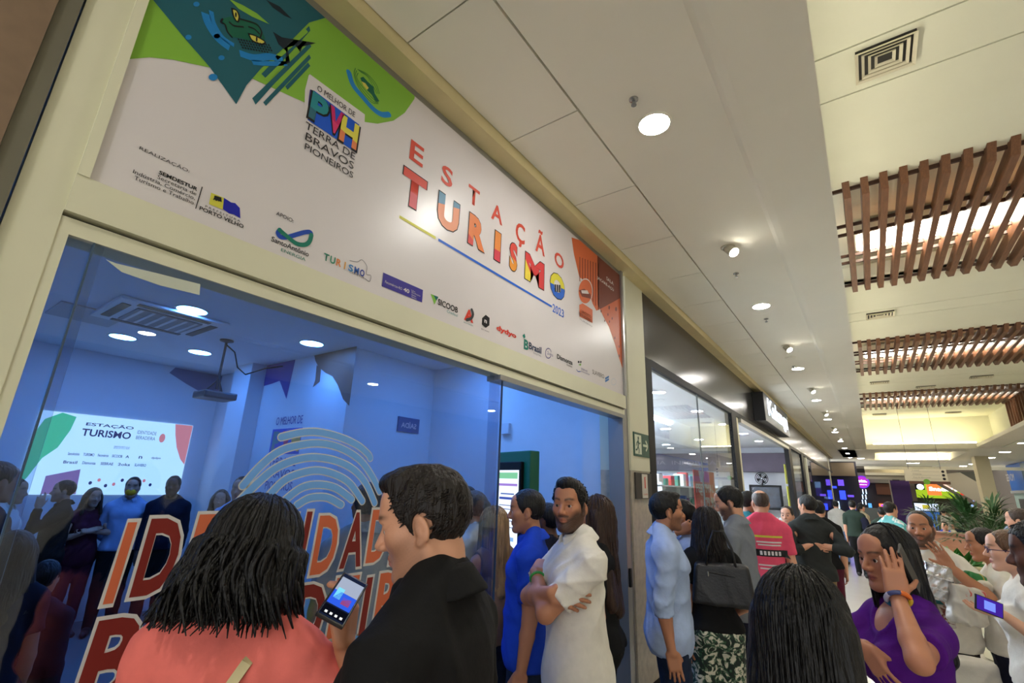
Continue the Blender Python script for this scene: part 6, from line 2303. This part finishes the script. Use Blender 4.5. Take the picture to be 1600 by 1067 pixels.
fd = nrm(A['wr'] - A['el'])
uu = nrm(np.cross(fd, V(0, 0, 1)))
vv = np.cross(fd, uu)
MB().tube([(wp + (uu * math.cos(a) + vv * math.sin(a)) * .032) * wb['s'] for a in np.linspace(0, 2 * PI, 18)], .007, n=6).build('bracelet', mat('band_green', (50, 150, 70)), wb['root'])
person('man in a blue polo shirt looking at the totem beyond the doorway', (822, 800), 2.80, 84, head_face=88, tilt=-3, skin='tan', hair=short(BKH, vol=.012, tufts=200), top=dict(mat=C_BLUE, neck='collar', sleeve=.72, so=.02, loose=.022, hem=.84), bottom=dict(mat=C_JEAN), res=.009, head_res=.006, beard=.15)
person('blonde woman with long straight hair seen from behind at the doorway glass', (770, 822), 3.15, 35, female=True, skin='tan', hair=dict(style='long', rgb=BLO, len=.42, vol=.016, w=.9, locks=200, wave=.005, lr=.007, lock_len=.38, spread=.02, az=(55, 305)), top=dict(mat=cloth('sand', (150, 120, 96)), sleeve=0, neck='scoop', hem=.9), bottom=dict(mat=C_JEAN), res=.010)
person('man in dark navy half hidden behind the man in blue polo', (853, 815), 3.15, 60, skin='dark', hair=short(BKH, vol=.008), top=dict(mat=C_NAVY, sleeve=.7), bottom=dict(mat=C_BLACK), res=.012)
person('woman with very long brown hair in black clothes behind the bearded man', (928, 808), 2.95, 80, female=True, skin='light', hair=dict(style='long', rgb=BRH, len=.52, vol=.014, w=1.1, locks=220, wave=.012, lr=.008, lock_len=.50, spread=.03, az=(70, 290)), top=dict(mat=C_BLACK, sleeve=.6, neck='crew', hem=.9), bottom=dict(mat=C_BLACK), res=.009, head_res=.006)

# --- group by the stationery shop window
person('man in a light blue rolled sleeve shirt standing against the marble pillar', (1043, 800), 3.15, -82, head_face=-72, skin='tan', hair=short(BKH, vol=.015, quiff=.006, tufts=260), top=dict(mat=C_LBLUE, neck='collar', sleeve=1.25, o=.016, loose=.028, hem=.80, fold=.008), bottom=dict(mat=C_JEAN), beard=.6, res=.009, head_res=.006,
       right=dict(e=(.06, -.16, -1), f=(-.02, .16, -1), curl=14), left=dict(e=(.06, .1, -1), f=(-.02, .3, -1)))
person('person half hidden behind the man in light blue, hand raised to the face', (1064, 806), 3.75, 90, skin='tan', hair=short(BKH), top=dict(mat=C_LBLUE, sleeve=1.9, neck='collar'), bottom=dict(mat=C_NAVY), res=.013, left=dict(to=(1060, 830, 3.6), hv=(-.3, -1, 0)))
wbag = person('woman in a black top and green patterned trousers with a black shoulder bag', (1104, 822), 3.42, 12, female=True, skin='light', hair=dict(style='long', rgb=DBR, len=.30, vol=.018, w=1.15, locks=220, wave=.012, lr=.008, lock_len=.27, spread=.04, az=(55, 305)), top=dict(mat=C_BLACK, sleeve=.55, neck='crew', hem=.93), bottom=dict(mat=C_PATT, o=.022, flare=.03), res=.010,
              right=dict(e=(.35, -.02, -1), f=(-.3, .8, -.5)))
# the bag
bc = at_depth(1129, 912, 3.18)
bg = empty('shoulder_bag', bc, math.atan2(-(bc - CAM)[0], (bc - CAM)[1]))
reg(bg, 'large black leather shoulder bag on the woman with patterned trousers', 'bag')
S = SDF()
S.fn('u', 0, lambda P: np.linalg.norm(np.maximum(np.abs(P) - V(0.155 + 0.0, .045, .10) - np.stack([(-P[:, 2]) * .12, P[:, 2] * 0 - P[:, 2] * .1, P[:, 2] * 0], 1), 0), axis=1) - .028, V(-.22, -.1, -.16), V(.22, .1, .16))
S.disp(fold(.003, 5))
Vv, Q = S.mesh(.008)
leather = mat('black_leather', (24, 25, 28), rough=0.42, bump=.15, bscale=80)
np_mesh('body', Vv, Q, leather, bg)
for yy in (-.05, .04):
    MB().tube([(-.09, yy, .11), (-.075, yy, .22), (-.03, yy, .33), (.03, yy, .33), (.075, yy, .22), (.09, yy, .11)], .009, n=6).build('strap', leather, bg, smooth=True)
MB().tube([(-.08, -.078, .075), (.08, -.078, .06)], .004, n=5).build('zip', mat('zip_black', (50, 50, 52), rough=.3, metal=.5), bg)
MB().tube([(-.085, -.082, .08), (-.085, -.085, .05)], .006, n=6).build('zip_pull', CHROME, bg)
person('bearded man in a grey shirt looking down beside the shop window', (1139, 787), 3.8, 72, head_face=88, tilt=-16, skin='light', hair=short(BKH, vol=.014, tufts=240), top=dict(mat=C_GREY, neck='collar', sleeve=2.0, o=.016, loose=.026, hem=.84), bottom=dict(mat=C_NAVY), beard=.85, res=.009, head_res=.006, left=dict(e=(.15, .05, -1), f=(-.2, .9, -.55)))
pk = person('bald man in a pink printed T-shirt seen from behind at the shop door', (1188, 786), 4.8, 8, head_face=14, skin='light', hair=dict(style='balding', rgb=(70, 56, 48), vol=.004), top=dict(mat=C_PINK, sleeve=.75, so=.022, loose=.024, hem=.84), bottom=dict(mat=C_NAVY), res=.011)
for z_, w_, h_, m_ in ((1.33, .24, .018, ink('flag_y')), (1.28, .22, .014, WHITE), (1.255, .2, .012, WHITE), (1.185, .30, .06, BLK), (1.08, .22, .012, WHITE), (1.05, .2, .012, WHITE), (1.0, .06, .025, WHITE)):
    print_on(pk, 'shirt_print', (0.02, -0.22, z_), (1, 0, 0), (0, 0, 1), w_, h_, m_, n=(8, 3), out=.006)
for i in range(6):
    print_on(pk, 'shirt_print', (-.06 + i * .032, -0.22, 1.185), (1, 0, 0), (0, 0, 1), .02, .035, WHITE, n=(2, 2), out=.012)
person('dark haired man in a teal top just inside the stationery shop door', (1172, 786), 5.4, -60, skin='brown', hair=short(BKH), top=dict(mat=cloth('teal', (36, 104, 116)), sleeve=.7), bottom=dict(mat=C_BLACK), res=.014)
person('woman in a black top gesturing with both hands in the shop doorway', (1230, 806), 5.9, 165, tilt=0, female=True, skin='pale', hair=dict(style='pony', rgb=DBR, len=.2, vol=.008), top=dict(mat=C_BLACK, sleeve=.75, neck='crew', hem=.98), bottom=dict(mat=cloth('taupe', (116, 104, 84))), res=.011, head_res=.008,
       right=dict(to=(1219, 824, 5.65), hv=(-1, -1, 0), dv=(-.3, .6, -.5), nv=(.6, 0, -.4)), left=dict(to=(1236, 828, 5.55), hv=(1, -1, 0), dv=(-.6, .5, -.3), nv=(0, 1, 0)))
person('man in a charcoal shirt with hands clasped behind his back', (1261, 791), 5.5, 14, head_face=48, skin='light', hair=short(BKH, vol=.012), top=dict(mat=C_CHAR, sleeve=1.6, o=.016, loose=.026, hem=.86, neck='collar'), bottom=dict(mat=C_KHAKI), res=.011, head_res=.008,
       left=dict(to=(1268, 851, 5.28), hv=(-1, -.4, -.3), dv=(1, -.25, 0), nv=(0, .3, 1), curl=18), right=dict(to=(1284, 852, 5.26), hv=(1, -.4, -.3), dv=(-.9, -.3, 0), nv=(0, 0, 1), curl=30))
person('person in black with maroon trousers mostly hidden behind the man in charcoal', (1279, 797), 6.3, 10, skin='light', hair=short(BKH), top=dict(mat=C_BLACK, sleeve=1.0), bottom=dict(mat=C_MAROON), res=.014)
person('man in a pale grey T-shirt and light jeans walking away down the mall', (1306, 789), 13.0, 0, skin='light', hair=short(BKH), top=dict(mat=C_TEE, sleeve=.8, loose=.024), bottom=dict(mat=C_LJEAN), res=.02, step=.16, shoes=(26, 26, 28))
gm1 = person('man in a dark green T-shirt carrying a navy jacket, walking away', (1332, 790), 11.2, -8, skin='light', hair=short(BKH), top=dict(mat=C_OLIVE, sleeve=.75, loose=.026), bottom=dict(mat=C_BLACK), res=.018, step=-.15)
S = SDF()
S.rc((.20, -.06, 1.30), (.27, -.08, .98), .075, .10, sy=.7)
S.disp(fold(.01, 3))
Vv, Q = S.mesh(.02)
jk = np_mesh('draped_jacket', Vv * gm1['s'], Q, C_NAVY, None)
jk.location, jk.rotation_euler = gm1['root'].location, gm1['root'].rotation_euler
reg(jk, 'navy jacket hanging from the shoulder of the man in dark green', 'jacket')
person('person in a beige top drinking beyond the man in dark green', (1346, 793), 12.6, -40, female=True, skin='light', hair=dict(style='pony', rgb=BKH, len=.2, vol=.01), top=dict(mat=C_BEIGE, sleeve=1.8), bottom=dict(mat=C_BLACK), res=.02)
bp = person('man with teal and white shirt and a dark backpack beyond the woman in purple', (1392, 797), 7.4, -40, skin='light', hair=short(DBR), top=dict(mat=two_tone('teal_white', (92, 170, 168), (214, 214, 210), scale=5, edge=(.48, .52)), sleeve=.7), bottom=dict(mat=C_BLACK), res=.014)
S = SDF()
S.rc((0, -.19, 1.10), (0, -.18, 1.32), .13, .11, sy=.6)
Vv, Q = S.mesh(.015)
bk = np_mesh('backpack', Vv * bp['s'], Q, cloth('pack', (22, 34, 32)), None)
bk.location, bk.rotation_euler = bp['root'].location, bp['root'].rotation_euler
reg(bk, 'dark backpack on the man in teal and white', 'backpack')
person('person in dark green in front of the glowing far shop', (1378, 801), 9.5, 0, skin='brown', hair=short(BKH), top=dict(mat=C_OLIVE, sleeve=.8), bottom=dict(mat=C_BLACK), res=.02)

# --- foreground right
person('dark haired woman in a pink top seen from behind in the lower foreground', (1258, 985), 1.0, -12, head_face=-18, tilt=-4, female=True, skin='tan', hscale=.98, hair=dict(style='long', rgb=BKH, len=.40, vol=.014, w=1.05, locks=950, wave=.004, lr=.0036, az=(35, 325), spread=.02, lock_len=.38, res=.006), top=dict(mat=C_PINK, sleeve=.6, res=.010), bottom=dict(mat=C_JEAN, res=.02), res=.010)


def puff(S, up, arms):
    for sd in (-1, 1):
        A = arms[sd]
        S.ell(A['sh'] + (A['el'] - A['sh']) * .10 + V(0, 0, .012), (.072, .074, .07), 0.03)


pw = person('woman in a purple crop top and neon green trousers touching her head', (1384, 874), 1.84, 112, head_face=134, tilt=-4, female=True, skin=(184, 126, 96), bulk=1.10, makeup=True, lips=(150, 70, 74), hscale=1.0,
            hair=dict(style='long', rgb=(12, 10, 11), len=.36, vol=.013, w=1.0, locks=620, wave=.002, lr=.0036, az=(75, 285), spread=.0, lock_len=.34, line=.066, res=.005), top=dict(mat=C_PURPLE, sleeve=.62, so=.022, o=.012, neck='scoop', hem=1.10, loose=0, ops=[puff], res=.007, fold=.005), bottom=dict(mat=C_NEON, waist=1.0), res=.007, head_res=.004,
            left=dict(to=(1402, 932, 1.64), hv=(.35, -1, -.35), dv=(.02, 1, .18), nv=(-.25, .1, 1), curl=9, spread=1, thumb=58, fingers=[6, 9, 12, 16]), right=dict(to=(1352, 1010, 1.72), hv=(-.9, -.4, .6), dv=(.55, -1, -.25), nv=(.5, .3, .8), curl=18))
A = pw['arms'][-1]
fd = nrm(A['wr'] - A['el'])
uu = nrm(np.cross(fd, V(0, 1, 0)))
vv = np.cross(fd, uu)
wp = A['wr'] - fd * .012
bcol = [(220, 110, 40), (214, 180, 50), (60, 160, 80), (40, 110, 150), (180, 176, 200), (60, 70, 120)]
for k in range(6):
    aa = np.linspace(k * PI / 3, (k + 1) * PI / 3 + .05, 6)
    MB().tube([(wp + (uu * math.cos(a) + vv * math.sin(a)) * .036) * pw['s'] for a in aa], .008, n=6).build('bracelet_bead', mat('bead%d' % k, bcol[k], rough=.4), pw['root'], smooth=True)
pc = at_depth(1420, 888, 1.70)
ph2, _ = phone('dark smartphone held against the head of the woman in purple', pc, at_depth(1404, 858, 1.76) - at_depth(1436, 922, 1.74), V(-.9, .1, .1), scr=mat('phone_black'))
# white tote bag at her back
S = SDF()
S.fn('u', 0, lambda P: np.linalg.norm(np.maximum(np.abs(P) - V(.13, .03, .15), 0), axis=1) - .02, V(-.2, -.1, -.22), V(.2, .1, .22))
S.disp(fold(.011, 7, 26, 18))
Vv, Q = S.mesh(.009)
tc0 = at_depth(1492, 1105, 1.80)
tb_ = empty('tote_bag', tc0, math.radians(20))
reg(tb_, 'white cloth tote bag hanging beside the woman in purple', 'bag')
np_mesh('body', Vv, Q, cloth('tote', (196, 190, 176), noise=.04), tb_)
MB().tube([(-.1, 0, .18), (-.09, 0, .30), (-.06, .02, .40), (-.02, .03, .44)], .011, n=6).build('handle', cloth('tote'), tb_, smooth=True)

bm_ = person('bearded man in a white T-shirt with teal print raising one hand', (1438, 826), 3.5, 168, head_face=172, skin='tan', bulk=1.12, hair=dict(style='short', rgb=DBR, vol=.005, front=.088), beard=.88, top=dict(mat=C_WHITE, sleeve=.8, so=.03, loose=.034, hem=.82, fold=.007), bottom=dict(mat=cloth('dark_short', (50, 46, 46))), res=.009, head_res=.006, hscale=1.06,
             left=dict(to=(1484, 885, 3.22), hv=(1, -1, .3), dv=(-.45, 1, -.1), nv=(-.4, .3, -.9), curl=10, spread=6, thumb=45), right=dict(to=(1468, 925, 3.18), hv=(-1, -.8, 0), dv=(.5, -.6, 0), nv=(0, 0, 1), curl=50))
print_on(bm_, 'shirt_print', (0.0, 0.25, 1.30), (-1, 0, 0), (0, 0, 1), .30, .05, ink('print_navy', (30, 40, 52)), n=(10, 3), out=.008)
print_on(bm_, 'shirt_print', (0.0, 0.25, 1.20), (-1, 0, 0), (0, 0, 1), .30, .15, ink('print_teal', (34, 104, 112)), n=(10, 5), out=.008)
print_on(bm_, 'shirt_print', (0.02, 0.25, 1.05), (-1, 0, 0), (0, 0, 1), .28, .14, two_tone('print_mix', (120, 60, 50), (200, 196, 190), scale=20), n=(10, 5), out=.008)
# popcorn bag with foil
S = SDF()
S.fn('u', 0, lambda P: np.linalg.norm(np.maximum(np.abs(P) - V(.055, .012, .085), 0), axis=1) - .018, V(-.14, -.08, -.18), V(.14, .08, .18))
S.disp(fold(.007, 4, 60, 63))
Vv, Q = S.mesh(.009)
fb = np_mesh('foil_packet', Vv, Q, mat('foil', (190, 190, 192), rough=.22, metal=.85), None)
fb.location = at_depth(1462, 908, 3.08)
fb.rotation_euler = (0, .3, .4)
reg(fb, 'crumpled silver foil packet carried by the bearded man in the printed T-shirt', 'packet')
S = SDF()
S.fn('u', 0, lambda P: np.linalg.norm(np.maximum(np.abs(P) - V(.075, .02, .09), 0), axis=1) - .02, V(-.18, -.1, -.2), V(.18, .1, .2))
S.disp(fold(.008, 8, 40, 50))
Vv, Q = S.mesh(.010)
plb = np_mesh('plastic_bag', Vv, Q, two_tone('plastic_print', (196, 70, 60), (196, 192, 184), scale=7, edge=(.36, .40), rough=.3), None)
plb.location = at_depth(1510, 945, 3.0)
plb.rotation_euler = (0, .2, .5)
reg(plb, 'pale plastic bag with red print beside the silver foil packet', 'bag')

wt = person('woman in a white T-shirt with tied dark hair holding a green packet', (1536, 852), 3.3, 98, head_face=102, tilt=-4, female=True, skin='tan', lips=(176, 70, 70), hair=dict(style='bun', rgb=DBR, vol=.008), top=dict(mat=C_WHITE, sleeve=.75, so=.024, loose=.02, hem=.9), bottom=dict(mat=C_NAVY), res=.008, head_res=.005,
            left=dict(to=(1540, 927, 3.1), hv=(.6, -1, -.2), dv=(-1, .12, -.1), nv=(0, -.3, 1), curl=30), right=dict(to=(1530, 925, 3.35), hv=(.3, -1, .3), dv=(-1, .1, 0), nv=(0, 0, -1), curl=30))
S = SDF()
S.fn('u', 0, lambda P: np.linalg.norm(np.maximum(np.abs(P) - V(.042, .012, .062), 0), axis=1) - .016, V(-.12, -.08, -.14), V(.12, .08, .14))
S.disp(fold(.006, 2, 40, 50))
Vv, Q = S.mesh(.007)
gp = np_mesh('snack_packet', Vv, Q, two_tone('packet_green', (34, 120, 60), (200, 170, 50), scale=9, edge=(.52, .58), rough=.3), None)
gp.location = at_depth(1524, 915, 3.15)
gp.rotation_euler = (0, .25, .6)
reg(gp, 'green and yellow snack packet in the hands of the woman in white', 'packet')
gls = person('person in glasses and a white T-shirt with a dark badge holding a phone', (1574, 862), 2.7, 96, head_face=98, skin='pale', female=True, lips=(190, 96, 96), hair=dict(style='bun', rgb=(92, 66, 46), vol=.010), top=dict(mat=C_WHITE, sleeve=.8, so=.026, loose=.02, hem=.9), bottom=dict(mat=C_NAVY), res=.008, head_res=.005,
             left=dict(to=(1568, 960, 2.42), hv=(.7, -1, -.1), dv=(-1, .1, 0), nv=(.1, 1, -.2), curl=16))
R_, hp_ = gls['Rh'], gls['headp']
for sd in (-1, 1):
    MB().tube([(hp_ + R_ @ V(sd * .031 + .022 * math.cos(a), .098 - .006 * abs(math.cos(a)), .006 + .018 * math.sin(a))) * gls['s'] for a in np.linspace(0, 2 * PI, 18)], .0022, n=5).build('glasses_rim', mat('glasses', (60, 50, 90), rough=.3), gls['root'])
    MB().tube([(hp_ + R_ @ V(sd * .053, .094, .010)) * gls['s'], (hp_ + R_ @ V(sd * .076, .0, .008)) * gls['s']], .002, n=5).build('glasses_arm', mat('glasses'), gls['root'])
print_on(gls, 'sleeve_badge', gls['arms'][-1]['sh'] + V(-.16, .0, -.07), (0, -1, 0), (0, 0, 1), .05, .055, ink('badge_green', (20, 60, 50)), n=(4, 4), out=.006)
pc = at_depth(1545, 947, 2.38)
ph3, s3 = phone('lit smartphone held flat by the person in glasses', pc, at_depth(1562, 953, 2.38) - at_depth(1528, 940, 2.38), CAM - pc + V(0, 0, .5), scr=glow('phone_violet', (56, 30, 130), .9))
boxo('picture_block', (-.02, -.03, .0049), (.02, .03, .0052), glow('phone_blue', (110, 130, 240), .9), s3)
person('dark curly haired man in a blue denim shirt cut by the right edge', (1634, 872), 1.75, 88, skin='dark', hair=short(BKH, vol=.024, tufts=500, tl=.02, lift=.8), top=dict(mat=C_DENIM, sleeve=2.0, neck='collar', o=.018), bottom=dict(mat=C_BLACK), res=.010, left=dict(e=(.2, .15, -1), f=(0, .3, -1)))
person('man with brown hair at the right edge behind the people in white', (1592, 815), 4.7, 80, skin='light', hair=short((60, 44, 32)), top=dict(mat=C_TEE, sleeve=.8), bottom=dict(mat=C_BLACK), res=.014)
# --- kiosk and far people
person('person in bright blue behind the kiosk counter', (1476, 822), 10.4, 170, skin='light', hair=short(DBR), top=dict(mat=C_BLUE, sleeve=.7), bottom=dict(mat=C_BLACK), res=.018, hd=1.635)
person('child in a pale cap beside the person in bright blue', (1490, 834), 10.3, 30, skin='light', hair=dict(style='buzz', rgb=(150, 146, 120), vol=.02), top=dict(mat=C_BLUE, sleeve=.7), bottom=dict(mat=C_BLACK), res=.018)
person('person in pale blue far behind at the right shop', (1579, 812), 11.0, 0, skin='tan', hair=short(BKH), top=dict(mat=C_LBLUE, sleeve=.8), bottom=dict(mat=C_JEAN), res=.02)
for i, (px, py, d, c, lb) in enumerate(((1474, 800, 16, C_TEE, 'far person in pale clothes left of the big palm'), (1487, 802, 18, C_BEIGE, 'far person in beige behind the kiosk'), (1462, 797, 20, C_LBLUE, 'far person in light blue under the food sign'), (1497, 803, 22, C_GREY, 'far person in grey under the right end of the food sign'))):
    person(lb, (px, py), d, 60 * i, skin='light', hair=short(BKH), top=dict(mat=c, sleeve=.8), bottom=dict(mat=C_JEAN), res=.028)

# --- people inside the blue-lit room
G_IN = 'people inside the blue-lit room'
person('man in a light shirt and yellow face mask facing the window in the blue-lit room', (207, 762), 5.7, 175, skin='light', hair=short(BKH), top=dict(mat=C_LBLUE, neck='collar', sleeve=1.9), bottom=dict(mat=C_BLACK), res=.013, group=G_IN, left=dict(e=(.2, -.1, -1), f=(-.6, -.5, -.6)), right=dict(e=(.2, -.1, -1), f=(-.6, -.5, -.6)))
mk = PEOPLE[-1]
S = SDF()
S.ell(mk['headp'] + mk['Rh'] @ V(0, .055, -.05), (.056, .062, .045), 0, rot=mk['Rh'])
S.cut((0, -1, 0), -(mk['headp'][1] + .01))
Vv, Q = S.mesh(.008)
np_mesh('face_mask', Vv * mk['s'], Q, cloth('mask', (250, 180, 40)), mk['root'])
person('woman in a dark maroon dress with clasped hands in front of the projection', (146, 778), 5.5, -160, female=True, skin='light', hair=dict(style='long', rgb=BRH, len=.24, vol=.014, front=.2), top=dict(mat=C_MAROON, sleeve=.3, hem=.8, loose=.02), bottom=dict(mat=C_MAROON), res=.013, group=G_IN, left=dict(to=(140, 830, 5.3), hv=(1, -.5, 0)), right=dict(to=(138, 830, 5.3), hv=(-1, -.5, 0)))
person('man in a dark suit stretching one arm in front of the projection', (98, 768), 5.2, 95, skin='light', hair=short(BRH), top=dict(mat=C_BLACK, neck='collar', sleeve=1.95), bottom=dict(mat=C_BLACK), res=.013, group=G_IN, left=dict(to=(60, 792, 4.9), hv=(0, -1, 0)), beard=.3)
person('dark haired man in blue-black right of the masked man', (270, 760), 5.8, 170, skin='dark', hair=short(BKH), top=dict(mat=C_NAVY, sleeve=1.9), bottom=dict(mat=C_BLACK), res=.014, group=G_IN)
person('man in white at the left edge of the shop window', (22, 768), 4.4, -110, skin='light', hair=short(BKH), top=dict(mat=C_WHITE, sleeve=1.9, neck='collar'), bottom=dict(mat=C_BLACK), res=.014, group=G_IN)
person('dark haired man in front at the left edge of the shop window', (-4, 755), 3.0, -60, skin='tan', hair=short(BKH), top=dict(mat=C_NAVY, sleeve=1.9), bottom=dict(mat=C_BLACK), res=.012, group=G_IN)
person('woman in a dark jacket left of the fingerprint film', (344, 782), 5.3, 175, female=True, skin='light', hair=dict(style='long', rgb=BRH, len=.2, vol=.012, front=.15), top=dict(mat=C_BLACK, sleeve=1.95), bottom=dict(mat=C_BLACK), res=.014, group=G_IN)
person('man in light blue behind the fingerprint film', (376, 766), 4.6, 160, skin='light', hair=short(BKH), top=dict(mat=C_LBLUE, sleeve=1.9, neck='collar'), bottom=dict(mat=C_BLACK), res=.014, group=G_IN)
person('short person in navy low behind the left part of the glass', (70, 905), 2.5, -20, skin='tan', hair=short(BKH), top=dict(mat=C_NAVY, sleeve=1.9), bottom=dict(mat=C_BLACK), res=.014, group=G_IN, hd=1.635)
person('person in dark blue standing close behind the left of the glass', (15, 868), 2.2, 20, female=True, skin='tan', hair=dict(style='long', rgb=BKH, len=.3, vol=.014), top=dict(mat=C_NAVY, sleeve=.6), bottom=dict(mat=C_BLACK), res=.014, group=G_IN)
person('man in a pale shirt seen from behind through the lettering', (572, 790), 2.75, 10, skin='tan', hair=short(BKH), top=dict(mat=C_TEE, sleeve=.8, neck='collar', loose=.02), bottom=dict(mat=C_BLACK), res=.012, group=G_IN)
person('dark haired person behind the black shirted man, inside the glass', (727, 785), 3.9, 40, skin='dark', hair=short(BKH), top=dict(mat=C_BLACK, sleeve=.8), bottom=dict(mat=C_BLACK), res=.013, group=G_IN)
person('grey haired person in white between the black shirted man and the blonde woman', (738, 795), 3.45, 60, female=True, skin='light', hair=dict(style='bun', rgb=(90, 84, 80), vol=.012), top=dict(mat=C_WHITE, sleeve=.8), bottom=dict(mat=C_BLACK), res=.013, group=G_IN)
person('person in green standing deeper behind the lettering', (620, 800), 3.6, 30, skin='brown', hair=short(BKH), top=dict(mat=cloth('leaf_green', (40, 100, 54)), sleeve=.8), bottom=dict(mat=C_BLACK), res=.014, group=G_IN)
